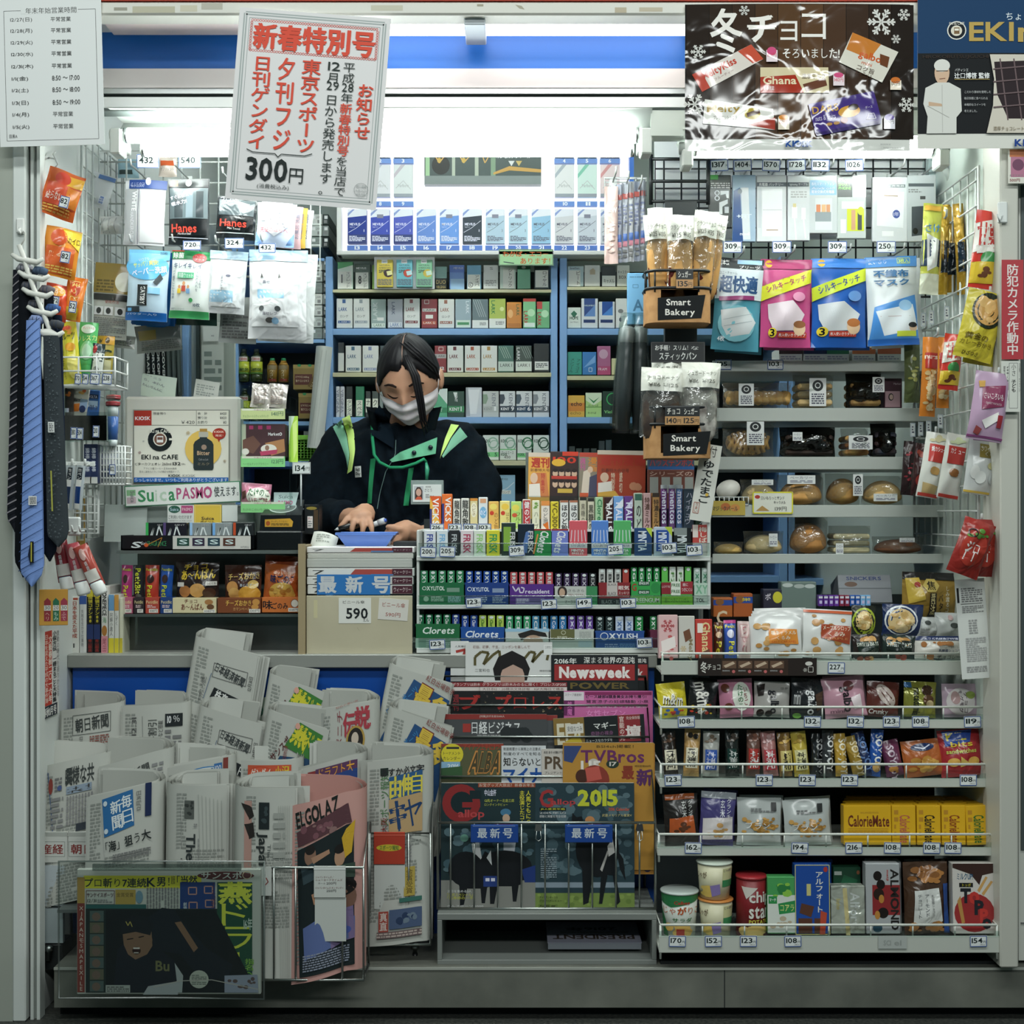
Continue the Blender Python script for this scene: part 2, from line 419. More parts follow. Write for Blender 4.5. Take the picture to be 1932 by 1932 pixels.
o=thing('ceiling_light','long white ceiling light between the header beam and the blue bulkhead','light',(0,.03,2.1))
b=B();b.box(X(690,.03),X(1300,.03),-.03,.06,-.012,0,emis('light_diffuser','fff7f4',5));b.make('diffuser',o)
b=B();b.box(X(640,.03),X(692,.03),-.03,.06,-.014,.004,WHITE);b.box(X(200,.03),X(640,.03),-.03,.06,-.01,.004,M('ead9d6','g'));b.make('housing',o)
b=B();b.box(-.022,.022,-.04,.09,-.03,0,M('c9cfd6','g'),.002);tag(b.make('ceiling_bracket',None,(X(897,.02),.0,2.098)),'short grey bracket bar crossing the ceiling above the blue panel','bracket')
def fixture(nm,lab,xa,xb,y_t,Y,yt2,cap,tubes,st,ytop):
 """strip light with a bent reflector, end caps and bare tubes"""
 zc=Z(y_t,Y);o=thing(nm,lab,'light',(0,Y,zc),None,'fluorescent strip lights over the counter')
 xl,xr=X(xa,Y),X(xb,Y);zt=Z(ytop,Y)-zc
 b=B();b.add([(xl,-.035,zt),(xr,-.035,zt),(xr,.02,zt-.05),(xl,.02,zt-.05),(xl,.09,zt),(xr,.09,zt)],[(0,1,3,2),(2,3,5,4),(0,4,5,1)],M('dfe3df','g'));b.make('reflector',o)
 for sx in(xl+.012,xr-.012):
  b=B();b.box(sx-.012,sx+.012,-.025,.03,-.045,zt-.04,M('cdd2cc','g'),.003)
  for dz,dy in tubes:b.tube([(sx-.016,dy,dz),(sx+.016,dy,dz)],.014,M('aeb3ae','g'),10)
  b.make('end_cap',o)
 for i,(dz,dy)in enumerate(tubes):
  b=B();k=.0 if i==0 else.028;b.tube([(xl+.026+k,dy,dz),(xr-.026-k*.3,dy,dz)],.0165,emis('tube_glow','f4fffa',st),14);t=b.make('tube',o)
  b=B()
  for q in(xl+.026+k,xr-.034-k*.3):
   b=B();b.tube([(q,dy,dz),(q+.008,dy,dz)],.0172,M('bfc4c2','m'),12);b.make('tube_cap',t)
 return o
fixture('fluorescent_light','twin tube fluorescent light hanging above the register under the blue panel',212,1228,256,.145,282,0,((0,0),(-.02,.04)),25,212)
fixture('fluorescent_light','fluorescent light behind the winter chocolate poster above the chargers',1285,1786,280,.15,0,0,((0,0),),42,252)
o=thing('back_fill_lamp','unseen fill lamp added on the ceiling above the back cigarette shelves','light',(-.1,1.15,2.45))  # added lamp, out of view, to brighten the back shelves
b=B();b.box(-.6,.6,-.05,.05,-.03,.0,WHITE,.004);b.make('housing',o)
b=B();b.box(-.58,.58,-.04,.04,-.036,-.03,emis('back_glow','eefaf4',26));b.make('diffuser',o)
# back shelving
YB=1.65;BLUE=M('86aede','g');CREAM=M('cfcaa4','g');DARK=M('20292a','g');IN_=M('9aa39a','g')
def shelfunit(lab,xa,xb,shelves,ytop,upr,ybot=1230):
 o=thing('shelf_unit',lab,'shelf',(X((xa+xb)/2,YB),YB,0));ox=X((xa+xb)/2,YB)
 for(u0,u1)in upr:
  b=B();b.box(X(u0,YB)-ox,X(u1,YB)-ox,0,.32,.0,Z(ytop,YB),BLUE,.002);b.make('upright',o)
 b=B();b.box(X(xa,YB)-ox,X(xb,YB)-ox,.3,.32,.0,Z(ytop,YB),DARK);b.make('back_panel',o)
 for(y,th,c)in shelves:
  b=B();b.box(X(xa,YB)-ox,X(xb,YB)-ox,.0,.3,Z(y+th,YB),Z(y,YB),c,.001)
  if c is CREAM:b.box(X(xa,YB)-ox,X(xb,YB)-ox,-.003,.0,Z(y+th,YB),Z(y,YB)-.001,c)
  b.make('shelf',o)
 return o
shelfunit('middle blue back shelf unit of cigarettes behind the clerk',628,1040,((546,6,CREAM),(620,12,BLUE),(703,8,CREAM),(787,12,BLUE),(869,9,CREAM),(948,12,BLUE),(1030,10,CREAM)),484,((614,628),(1039,1052)))
shelfunit('narrow blue back shelf unit right of the clerk behind the umbrellas',1070,1470,((541,6,CREAM),(620,12,BLUE),(709,8,CREAM),(787,12,BLUE),(869,9,CREAM),(948,12,BLUE),(1087,12,BLUE)),484,((1056,1070),(1470,1486)))
shelfunit('blue back shelf unit with drink bottles left of the clerk',448,612,((487,5,BLUE),(640,7,BLUE),(795,8,BLUE),(870,10,BLUE),(950,10,BLUE)),396,((436,449),))
shelfunit('blue back shelf unit glimpsed between the bread shelves',1500,1750,((700,10,BLUE),(850,10,BLUE),(1092,12,BLUE)),560,((1488,1500),(1596,1608)))
# counter
YC=.2;b=B();zc=Z(1235,YC)
b.box(XL,X(1240,YC),YC,YC+.45,zc-.03,zc,M('8d8f89','h'),.002);tag(b.make('countertop'),'grey steel edged countertop running above the blue counter front','countertop')
o=thing('counter','blue fronted counter with a steel edged top under the register','counter',(0,YC,.112))
b=B();b.box(X(132,YC),X(1236,YC),.02,.05,0,zc-.03-.112,M('0f4aa0','g'));b.make('front_panel',o)
b=B();b.box(X(132,YC),X(1236,YC),.05,.42,0,.02,DARK);b.make('base',o)
# posters and notices hanging from the header
item('notice_sheet','white holiday opening hours notice taped at the upper left pillar','notice',(-3,-10,194,275),-.0665,.0006,'card','dedfde','p','f 10 19 183 264 555 .8;r 42 12 150 25 dedfde;t 51 14 147 25 333 年末年始営業時間;'+';'.join('t 22 %d %d %d 444 %s;t %d %d %d %d 444 %s'%(y,22+len(a)*5.2,y+9,a,98,y,136 if '常'in c else 150,y+9,c)for y,a,c in((32,'12/27(日)','平常営業'),(53,'12/28(月)','平常営業'),(75,'12/29(火)','平常営業'),(97,'12/30(水)','平常営業'),(120,'12/31(木)','平常営業'),(143,'1/1(金)','8:50 ～ 17:00'),(165,'1/2(土)','8:50 ～ 18:00'),(189,'1/3(日)','8:50 ～ 19:00'),(211,'1/4(月)','平常営業'),(234,'1/5(火)','平常営業')))+';t 15 252 30 259 555 目黒A',rot=(0,-1.5,0))
item('price_poster','white New Year special edition newspaper poster in red and black hanging askew at 300 yen','poster',(438,24,724,386),-.0665,.0006,'card','dcd9d9','p','f 450 34 713 374 a5abaa 7;f 450 34 713 374 e2e0df 1.5;f 458 42 705 366 9aa09f 1;'+';'.join('o %.1f 44 %.1f 48 d9584a .8;o %.1f 101 %.1f 105 d9584a .8'%(x,x+4,x,x+4)for x in range(462,700,5))+';'+';'.join('o 461 %d 465 %d d9584a .8;o 699 %d 703 %d d9584a .8'%(y,y+4,y,y+4)for y in range(49,101,5))+';B 469 52 697 99 d5513f 新春特別号;V 471 112 508 290 d5513f 日刊ゲンダイ;V 517 112 554 290 d5513f 夕刊フジ;V 563 112 601 290 d5513f 東京スポーツ;v 612 133 637 154 2c3431 月;v 612 175 637 366 2c3431 日から発売します。;'+'t 613 114 636 130 2c3431 12;t 613 151 636 167 2c3431 29;v 641 112 665 152 2c3431 平成;t 642 152 664 168 2c3431 28;v 641 170 665 190 2c3431 年;V 641 190 665 290 d5513f 新春特別号;v 641 290 665 366 2c3431 を当店で;V 671 150 703 256 d5513f お知らせ;'+'c 2c3431 1.6 472 290 484 295 526 295 532 301 538 295 582 295 596 290;b 474 304 552 348 262c2b 300;t 556 320 582 348 262c2b 円;t 497 353 557 363 3c4442 (消費税込み);o 680 338 706 363 8a908e .7;t 684 342 702 347 8a908e 時の限間;t 683 350 703 354 8a908e 12月25日;t 685 356 701 361 8a908e 1月3日',rot=(0,4.5,0))
wood=';'.join('r %d 8 %d 262 %s'%(1296+i*43,1296+i*43+42,c)for i,c in enumerate(('2a211c','33271f','3a2a20','4a3424','573d28','5a3f2a','4a3426','3c2b21','30241d','261e1a')))
item('chocolate_poster','glossy dark wood winter chocolate poster with white lettering above the chargers','poster',(1293,6,1718,284),-.073,.0008,'curl','d8d8d2','x','r 1293 7 1718 262 1d1815;'+wood+';I 0;V 1338 14 1402 100 ece6df 冬;B 1412 30 1462 78 ece6df チ;B 1472 40 1504 78 ece6df ョ;B 1512 26 1558 74 ece6df コ;b 1477 92 1584 110 ece6df そろいました!;'+'s 1636 14 1690 68 d9d6d0;s 1682 64 1700 82 d9d6d0;s 1303 82 1332 112 d9d6d0;s 1290 168 1332 224 d9d6d0;s 1394 10 1414 30 d9d6d0;s 1696 178 1726 216 d9d6d0;s 1694 18 1718 36 d9d6d0;'+'p ddd3ca 1306 140 1417 84 1440 112 1325 173;p b8422f 1306 140 1322 132 1340 165 1325 173;p c4523c 1392 97 1417 84 1440 112 1420 120;R -27 1365 128;b 1322 118 1392 136 c03a28 MeltyKiss;t 1340 138 1380 143 a88 フルーティー;R 0;'+'p e2dfd8 1330 187 1458 206 1462 246 1326 233;p a33829 1410 236 1462 222 1462 246;b 1334 198 1396 216 a98a3c Melty;t 1346 218 1390 226 55483c プレミアムショコラ;e 1404 204 1434 226 b9a23e;p 55372a 1408 214 1432 206 1434 214 1410 222;'+'p d8c9a4 1434 128 1562 128 1564 176 1434 176;p a5321f 1434 146 1500 142 1516 176 1434 176;b 1439 145 1502 160 e6d6b2 Ghana;t 1440 163 1460 171 eee 冬季限定;t 1512 140 1556 150 4a3020 濃厚ミルク;p 6a4030 1514 160 1556 148 1560 162 1520 174;'+'p d9d3c6 1608 62 1695 98 1664 156 1582 118;p c57a34 1608 62 1662 84 1640 112 1596 94;R 18 1640 112;b 1618 100 1662 118 cb5a2a galbo;t 1628 119 1648 125 cb5a2a mini;t 1622 128 1656 138 4a2f22 コク旨;t 1622 139 1656 149 4a2f22 キャラメル;R 0;p 6b3f26 1660 102 1678 108 1674 128 1660 122;'+'p 43307a 1524 198 1648 172 1663 226 1537 252;p 332560 1537 252 1663 226 1662 234 1540 258;R -9 1590 210;b 1532 194 1582 208 c79b4a DARS;t 1536 212 1574 222 d8d0e8 nuts & fruits;e 1580 202 1622 224 d39a3f;e 1600 200 1620 212 2c1c18;t 1632 208 1646 213 e0d8ea ダース;e 1554 228 1566 234 b98a50;e 1568 228 1580 234 b98a50;e 1582 222 1596 234 7c2f28;R 0;c d8cfe0 1 1634 226 1638 216 1648 214 1652 224 1634 226;'+'r 1445 96 1466 118 e8d7dc;e 1446 90 1464 106 d0537f;t 1447 102 1464 109 c45 162円;r 1571 142 1592 163 e8d7dc;e 1572 138 1590 148 d0537f;t 1573 148 1590 156 c45 140円;r 1679 152 1700 170 e9dcc9;e 1680 146 1698 158 cf7435;t 1681 154 1697 162 444 132円;r 1467 222 1488 246 e9dcc9;e 1468 218 1486 228 d88a3a;t 1469 228 1486 236 c66 152円;r 1667 222 1688 244 e6e2ea;e 1668 216 1686 228 5a3f92;t 1669 226 1686 234 444 194円;'+'B 1481 267 1532 279 1f4a92 KIOSK;t 1660 272 1680 275 999 期間限定;t 1666 278 1700 282 999 http://www.jr',curl=.012,sag=-.0)
item('cafe_poster','navy and black cafe waffle poster at the upper right with a chef in white','poster',(1732,-12,2030,280),-.073,.0008,'curl','d6d5cd','p','r 1732 -12 2030 102 173a5e;r 1732 100 2030 252 15171a;t 1898 24 1960 38 dfe6ea ちょっと;e 1787 40 1823 75 e3e0d8;e 1789 42 1821 73 171c22;e 1794 48 1815 68 d9d2c2;r 1800 52 1810 64 7a5f42;r 1801 54 1809 58 e8e2d4;t 1791 42 1819 47 e8e4da EKI na CAFE;b 1828 42 1912 78 b79a54 EKI;b 1920 52 1990 80 b79a54 na;t 1741 104 1864 112 3a2f2a HIROKOBUTSUJIGUCHI;'+'e 1763 115 1791 160 cfae94;e 1762 112 1792 136 d9d6cf;p d3d2cc 1766 156 1790 156 1812 168 1814 210 1804 222 1804 252 1748 252 1750 220 1742 196 1746 166;p c6a78c 1752 192 1776 196 1778 201 1752 200;c b5b3ae .8 1777 160 1778 250;c aaa8a2 .8 1750 200 1790 222;c 4a3a32 1 1766 134 1788 134;c a0705c 1 1772 149 1783 148;'+'t 1801 130 1826 136 ddd パティシエ;b 1800 138 1866 149 eee 辻口博啓 監修;r 1800 150 1866 151 b39a58;t 1819 172 1868 177 bbb こだわり素材を使用した;t 1818 184 1862 189 bbb 毎日気軽に食べられる;t 1818 196 1858 201 bbb 本格的なスイーツを;t 1818 208 1842 213 bbb 考えました。;'+'p cdc5b8 1866 104 2030 104 2030 252 1860 252 1872 200 1874 150;p 2b2024 1874 118 2030 112 2030 225 1900 225 1880 180;'+';'.join('c 6a585a 2.5 %d 112 %d 228'%(1885+i*26,1900+i*26)for i in range(6))+';'+';'.join('c 6a585a 2.5 1872 %d 2030 %d'%(132+i*24,118+i*24)for i in range(4))+';t 1872 240 1960 248 7a6a52 濃厚チョコレートワッフル;B 1912 264 1975 278 1f3f86 KIOSK',curl=.01,sag=0)
item('price_card','small pale poster of a purple sweet on the right pillar below the cafe poster','poster',(1902,282,1985,346),-.06,.001,'card','d8d5ca','g','r 1907 284 1980 334 b0708a;e 1910 300 1932 322 6d3c58;r 1905 282 1980 296 c8784a;t 1905 329 1930 333 777 おすすめの;b 1905 337 1924 343 8a4a4a 500円')
item('camera_sign','red vertical security camera sign in white characters on the right pillar','sign',(1890,490,1931,678),-.062,.001,'card','b23a42','g','V 1899 498 1922 670 e8dcd8 防犯カメラ作動中')
item('sticker','white printed sticker below the red camera sign on the right pillar','sticker',(1889,681,1925,777),-.062,.0008,'card','d2d3cb','p','f 1904 685 1920 770 777 .8;v 1908 686 1917 710 555 小さ;v 1893 690 1897 745 555 喫煙所は;v 1899 690 1903 760 555 手前へ;V 1908 716 1917 740 333 子ども;v 1922 684 1925 740 777 注意ください')
item('magazine_banner','red and white vertical magazine banner on the left side wall','banner',(70,1190,104,1352),.07,.001,'card','dcdad4','p','r 74 1190 90 1330 bb4030;v 76 1196 83 1325 e8d8c8 日本を変えた平成の大事件簿;V 83 1200 90 1325 f0e0d0 文藝春秋二〇一六年;V 91 1192 99 1328 333 小保方伝　一冊まるごと大特集;v 99 1192 104 1320 777 激動の時代を振りかえる;r 70 1330 100 1352 222a33;b 72 1333 98 1350 e4e2dc 春秋1月号',rot=(0,0,90),loc=(XL+.003,.075,Z(1271,.07)),wh=(.115,162*sc(.07)))
item('tag_card','yellow wooden hanging card with three arrow shaped labels under the ties','card',(75,1112,127,1180),-.03,.003,'box','c08e3c','g','p 8f3238 84 1134 90 1128 96 1134 96 1172 84 1172;p 2c6a4c 100 1134 105 1128 111 1134 111 1172 100 1172;p 9a3a4a 114 1134 120 1128 126 1134 126 1172 114 1172;r 84 1142 96 1152 d8d4cc;r 100 1142 111 1152 d8d4cc;r 114 1142 126 1152 d8d4cc;t 85 1143 95 1150 555 30;t 101 1143 110 1150 555 20;t 115 1143 125 1150 555 30;v 86 1154 94 1171 e0b8a8 ヘリ;v 101 1154 110 1171 c8dcc8 もみ;v 115 1154 124 1171 e0b8b8 ふで',rot=(0,0,14))
# cigarettes on the back shelves
ORD='first second third fourth fifth sixth seventh eighth ninth tenth eleventh twelfth thirteenth fourteenth fifteenth sixteenth'.split()
def packs(row,ybot,items,grp,noun='cigarette pack',Y=YB+.012,d=.023):
 for i,(x0,x1,y0,col,desc,art)in enumerate(items):
  W=x1-x0;a=art.replace('#',str(x0))
  out=[]
  for ln in art.split(';'):
   q=ln.split()
   if not q:continue
   if q[0]in 'rtbBvVlLkKefogGsn'and len(q)>4:
    q[1]=str(x0+float(q[1]));q[3]=str(x0+float(q[3]));q[2]=str(y0+float(q[2]));q[4]=str(y0+float(q[4]))
   elif q[0]=='p':q=q[:2]+[str((x0 if k%2==0 else y0)+float(t))for k,t in enumerate(q[2:])]
   elif q[0]=='c':q=q[:3]+[str((x0 if k%2==0 else y0)+float(t))for k,t in enumerate(q[3:])]
   out.append(' '.join(q))
  item(noun.replace(' ','_'),'%s %s %s in %s'%(desc,noun,ORD[i],row),'cigarettes',(x0,y0,x1,ybot),Y,d,'box',col,'g',';'.join(out),grp)
def lark(c,t='LARK',n='LARK 1',w=30,tag_=True):
 return 'r 11 2 17 9 %s;b 4 17 %d 24 %s %s;%sr 3 42 26 47 %s;t 5 43 24 46 eee %s'%(c,w-10,c,t,'t 7 31 22 36 222 ロング;'if tag_ else '',c,n)
W1='e4e4e0'
note=lambda t,y0,y1,x0=2,x1=26:'r %d %d %d %d ecebe4;v 15 %d 24 %d 222 %s'%(x0,y0,x1,y1,y0+1,y1-2,t)
g='cigarette packs on the back shelves'
packs('the top row behind the clerk',545,[(637,666,494,'58a06a','green white noted','p dfeadf 0 14 29 6 29 51 0 51;'+note('スプレッド',18,51)+';b 7 24 10 40 222 1'),(669,699,498,'4a5a50','dark green noted','b 3 6 22 10 ddd MEVIUS;'+note('スプレッド',16,47)+';b 7 22 13 38 222 8'),(702,712,500,'9ac060','lime edged',''),(821,843,503,'17201c','black gold lettered','r 0 0 22 22 8fb8b0;b 2 25 20 33 c8b070 DUO;t 2 36 20 41 c8b070 VIRGINIA'),(848,876,500,'6f93d6','blue shaded','r 0 0 28 14 4a6cc0;t 8 4 26 8 eee MEVIUS;r 2 26 28 46 9fc2e6'),(881,908,500,'7ab0d0','pale blue noted','r 1 18 25 45 f0f0ea;v 14 19 24 40 222 アイスパ;o 3 33 11 42 333 1;t 5 35 9 40 333 c'),(912,940,500,'e2e2e0','plain white','g 4 28 24 40 999 4;t 12 4 18 9 777 S'),(943,973,502,'cfdcd2','white noted slim',note('シトリック',4,42,6,27)),(976,1001,498,'6fae8e','green glossy','r 0 0 25 10 3f6e56;e 8 4 16 9 c8d8cc'),(1008,1036,500,'3d4a4a','dark grey noted',note('ロイヤル',10,42,2,26))],g)
packs('the second row behind the clerk',619,[(635,665,563,W1,'white blue banded',lark('3c5f96')),(667,697,563,W1,'plain white',lark('9aa2a8')),(700,728,564,'9fb0ac','silver green','K 4 6 12 40 c8d0cc LARK;r 2 46 26 54 dfe6dc;t 5 47 24 52 4a7a5a LARK 1;r 12 35 24 41 e8e8e4'),(731,760,564,'a9acb6','silver grey','L 8 6 14 30 555c70 LARK;r 2 44 27 53 dfe2e6;t 5 45 25 52 3a5f9a LARK 1'),(762,792,563,W1,'white maroon banded',lark('7c2f34',n='LARK 9')),(795,825,564,'8f3038','dark red','f 6 2 14 9 e8d8d0 1;r 2 18 28 24 d8d0cc;t 4 19 26 23 444 LARK;r 8 30 22 37 efefe8;r 2 42 28 48 c05a3a;t 4 43 26 47 eee LARK 12'),(827,857,564,W1,'white rust lined',lark('a06a5a',n='LARK 3')),(859,889,564,'9db0ba','blue silver','L 20 4 26 28 dfe6ea LARK;r 2 40 28 54 d8e6d8;r 4 44 26 49 3f8a58'),(891,921,564,'6a7a80','dark silver hatched',';'.join('c c4ccd0 .8 %d 2 %d 34'%(2+k*4,14+k*4)for k in range(4))+';r 0 40 30 55 e8e8e4;g 14 44 26 50 777 3'),(923,954,563,'b2c258','lime yellow','r 0 38 31 56 ecece4;L 4 4 11 30 2f7a40 LARK;e 20 16 28 24 dfe8a0;g 12 43 28 50 777 3'),(956,984,570,'cf8436','orange','L 18 4 24 26 5a6a3a LARK;e 2 14 12 30 e8b070;r 2 40 26 47 b8702a'),(987,1011,563,'7fc089','green red','r 0 0 24 6 c04038;L 1 24 9 50 b83a34 LARK;e 8 20 22 34 b8e0b8;r 2 46 22 54 dfeadf'),(1013,1037,569,'6fb07c','green red tipped','r 0 0 10 14 b83a34;L 1 20 8 46 b83a34 LARK;e 8 16 22 30 b8e0b8')],g)
packs('the third row behind the clerk',702,[(638,649,646,'2e3436','thin black','r 0 20 11 54 dcdcd6'),(652,681,652,W1,'white slate banded',lark('4a6a80',tag_=False)),(684,714,652,W1,'white blue lined',lark('8a95b8',tag_=False)),(717,738,652,'4a5456','dark slate','L 6 6 12 36 ccc LARK'),(820,842,652,'8a2f36','dark red','f 8 3 16 10 e8d8d0 1;r 0 16 22 24 b8b0b0;t 3 18 20 22 444 LARK;b 10 40 18 46 eee 12'),(844,874,652,W1,'white brown banded',lark('6a2c30',n='LARK 9',tag_=False)),(877,906,652,W1,'white rust lined',lark('a8553a',tag_=False)),(908,938,652,W1,'white tan lined',lark('b58a4a',n='LARK',tag_=False)),(940,969,652,'51756a','green hatched',';'.join('c b4c8bc .8 %d 2 %d 24'%(2+k*4,12+k*4)for k in range(4))+';r 0 30 29 48 c8d4cc;t 4 34 26 40 333 LARK 1'),(973,1003,652,'48544e','charcoal hatched',';'.join('c 98a8a0 .8 %d 2 %d 24'%(10+k*4,20+k*4)for k in range(4))+';L 2 4 8 28 ccc LARK;r 0 30 30 48 dfe4dc;t 4 34 26 40 333 LARK 1'),(1007,1036,648,'23282a','black','r 2 34 28 50 e6e6e2;g 4 37 26 46 555 3')],g)
kent=lambda c,n,d='556':'p %s 0 6 8 6 10 14 6 24 0 24;L 17 4 24 30 8a8f96 KENT;r 0 28 30 40 %s;b 2 31 18 36 eee KENT;b 21 29 27 37 eee %s'%(d,c,n)
packs('the fourth row behind the clerk',787,[(634,641,729,'d8d8dc','slim white edged','L 1 6 6 50 889 VIRGINIA'),(642,650,729,'cfcfd4','slim silver edged','L 1 6 6 50 889 VIRGINIA'),(653,665,729,'2a3230','black noted','r 1 24 11 56 e8e8d8;v 1 25 11 56 222 タンタル'),(671,687,729,'2f7a58','green noted','r 1 26 13 56 e8e8d8;v 2 27 12 56 222 スペア'),(690,699,738,'39403f','dark slim','r 0 14 9 40 e8e8d8;v 0 15 9 40 222 ナノ'),(702,714,738,'4a5450','dark grey slim','r 1 14 11 42 e8e8d8;v 1 15 11 42 222 クラ'),(716,722,738,'8a9490','grey slim',''),(815,844,733,'5fae86','mint green','p dfeae4 6 2 29 0 29 30;r 0 36 29 46 3a8a60;t 2 38 20 44 e8eee8 KENT'),(845,876,738,'2a4a3e','dark green','p dfe6e2 10 2 18 2 14 14;L 13 4 18 20 eee KENT;r 0 28 31 40 3a8a58;b 3 31 22 37 eee KENT;t 24 29 28 38 eee 1'),(879,909,731,'cfd2d8','shiny silver wrapped','p e8eaee 4 4 26 4 20 50 8 50;p a8acb4 0 0 4 0 8 54 0 54'),(911,941,738,'c6c9c6','pale grey',kent('b8bcb8','1','8aa08a').replace('eee KENT','999 KENT')),(943,972,738,'d8dadc','white black banded',kent('2c3a48','9','3a4450')),(974,1004,738,'d8dadc','white navy banded',kent('22405a','6','4a5a66')),(1006,1036,738,'d8dadc','white grey banded',kent('6a7078','3','8a9096'))],g)
kool='b 2 8 15 14 2a4a3a KOOL;o 10 5 28 24 %s 2.5;o 13 10 30 28 %s 1.5;r 0 %d 30 %d 7fd08a;b 2 34 14 39 1f5a3a KOOL;b 22 33 27 40 1f5a3a %s'
packs('the fifth row behind the clerk',868,[(890,908,821,'3a4a44','dark green','o -4 4 14 24 8aa898 2'),(911,941,821,'dfe6e0','white green banded',kool%('9ac0a8','9ac0a8',32,41,'5')),(943,974,821,'dfe6e0','white noted',(kool%('8ab49c','8ab49c',26,28,'')).replace(';b 22 33 27 40 1f5a3a ','')+';t 3 30 26 36 333 クールエース;t 8 39 20 44 333 450'),(976,1003,821,'dfe6e0','white green ringed',kool%('2f7a50','2f7a50',34,42,'8')),(1006,1036,821,'dfe6e0','white dark ringed',kool%('24503a','24503a',34,42,'1'))],g)
packs('the sixth row behind the clerk',947,[(910,940,896,'2f63a8','deep blue','t 3 6 16 10 cde MEVIUS;c 8ab0dc 1 2 30 14 26 28 14;r 4 29 22 36 f0f0ea;t 6 30 20 35 222 ロング'),(942,972,896,'9cc4dc','light blue','t 3 6 16 10 456 MEVIUS;c dfeaf2 1.5 2 30 14 26 28 14;r 4 29 22 36 f0f0ea;t 6 30 20 35 222 ロング')],g)
packs('the top row behind the umbrellas',540,[(1071,1101,502,'b8ccd0','pale blue noted','b 4 2 22 6 556 SevenStars;'+note('ピート',8,38,2,24)),(1103,1132,500,'e4e4e0','white camel marked','p b8a890 10 10 16 6 20 10 20 18 10 18'),(1135,1162,502,'3c4244','charcoal noted','r 1 18 26 38 e8e8e2;t 4 24 24 32 222 キャメル'),(1164,1188,500,'e6e6dc','white handwritten','t 2 10 22 17 222 キャスター;t 4 20 18 26 222 BOX')],g)
packs('the second row behind the umbrellas',619,[(1071,1096,580,'dfe6dc','white diamond marked','p 2f6a50 6 12 12 6 18 12 12 20;b 4 17 20 23 2a4a3a HOPE;t 5 26 20 29 777 ten filters'),(1097,1128,563,'dde0e2','white navy panelled','r 5 0 26 34 2c4a86;p 5f86c0 5 34 26 12 26 34;r 4 40 26 46 22386a;t 5 12 25 15 cdd PARLIAMENT'),(1130,1160,569,'dde0e2','white blue panelled','r 6 0 26 26 25509a;p 4a86d0 6 26 26 8 26 26;r 3 34 26 40 22386a'),(1162,1184,563,'e4e4e0','white hatted','e 4 20 14 28 888;e 6 36 12 44 556')],g)
packs('the third row behind the umbrellas',707,[(1071,1098,664,'3f9a8a','teal scribbled','R 8 1085 690;v 4 12 12 40 1a3a36 メンソール;v 15 12 23 40 1a3a36 アイコス;R 0'),(1099,1125,664,'3f7fc0','blue','p 7fb0e0 2 30 24 6 24 20;f 12 30 18 37 dfe8f0 1'),(1127,1152,653,'b0688e','mauve','e 3 6 20 24 d0a8c0;r 0 38 25 54 b8507a;t 2 41 18 46 eee FRAM'),(1154,1172,676,'d8d4a8','cream','')],g)
packs('the fourth row behind the umbrellas',787,[(1072,1103,746,'e0b04a','orange yellow','r 0 14 31 30 d88a3a;b 5 12 26 20 3a2c1c echo;t 4 30 24 36 8a6a2a echo'),(1105,1135,741,'b6dc8e','lime white','p dfeed0 0 0 30 0 30 14 15 24 0 14;p 3a8a50 4 8 15 16 26 8 15 20;r 0 26 30 28 7ab060;t 5 22 24 26 2a5a3a わかば;t 4 36 20 40 2a5a3a わかば'),(1137,1163,738,'1f3a30','black green ringed','o 8 4 30 26 3fae60 2;b 3 36 22 42 8ad080 Viola')],g)
packs('the dim fifth row behind the umbrellas',868,[(1074,1085,842,'33403f','dark small',''),(1087,1098,846,'3a4644','dark small',''),(1101,1112,846,'2f3a3a','dark small',''),(1115,1126,846,'39403f','dark small',''),(1130,1141,832,'2f3c40','dark slim',''),(1143,1154,830,'33444a','dark slim','')],g)
o=thing('pack_display_card','white display card holding yellow, turquoise and green cigarette packs on the top shelf','display',at(763,512,YB-.02))
b=B();s=sc(YB-.02);b.box(-57*s,57*s,.002,.006,-33*s,38*s,M('e6e6ea','g'));b.art(flatS(114*s,71*s),114,71,'r 0 0 114 9 f0f0f2;'+';'.join('v 0 0 0 0 333 x'for _ in())+'t 5 2 18 6 844 ライト;t 42 1 58 5 333 メンソール;t 42 6 52 9 333 ライト;t 79 1 95 5 333 メンソール;t 79 6 108 9 333 ウルトラライト;e 26 2 34 9 333;e 63 2 71 9 c0503a;e 99 2 107 9 446','g');b.make('card',o,(0,0,0))
for i,(c,h,p)in enumerate((('d6bf4e','3a2028','e8e0a0'),('6fb8c4','c04a38','bfe0e4'),('86c09a','c8b04a','cfe6d4'))):
 b=B();b.box(-15*s,15*s,-.02,0,-25*s,26*s,M(c,'g'),.001)
 b.art(lambda u,v,e:((u-.5)*30*s,-.02-e,(26-v*51)*s),30,51,'r 9 0 20 7 eee;t 11 2 18 5 444 natural;t 5 9 25 12 555 NATURAL;t 4 14 26 17 444 AMERICAN;b 4 19 26 25 3a4a48 SPIRIT;e 13 18 30 33 %s;p %s 18 22 28 20 30 28 20 30;g 2 36 28 48 667 5'%(h,p),'g')
 b.make('cigarette_pack',o,((-36+i*37)*s,0,-6*s))
item('shelf_sign','small green hand drawn sign in orange letters under the lit cigarette display','sign',(941,470,1044,501),YB-.06,.002,'card','a8d0a0','p','f 942 471 1043 500 556 1;b 949 474 1034 484 cc6638 わかば・エコー;b 982 487 1038 498 cc6638 あります！;c 445 1.5 950 494 970 497')
o=thing('cigarette_display','backlit white display of numbered cigarette packs above the back shelves','display',at(916,384,YB-.03));s=sc(YB-.03)
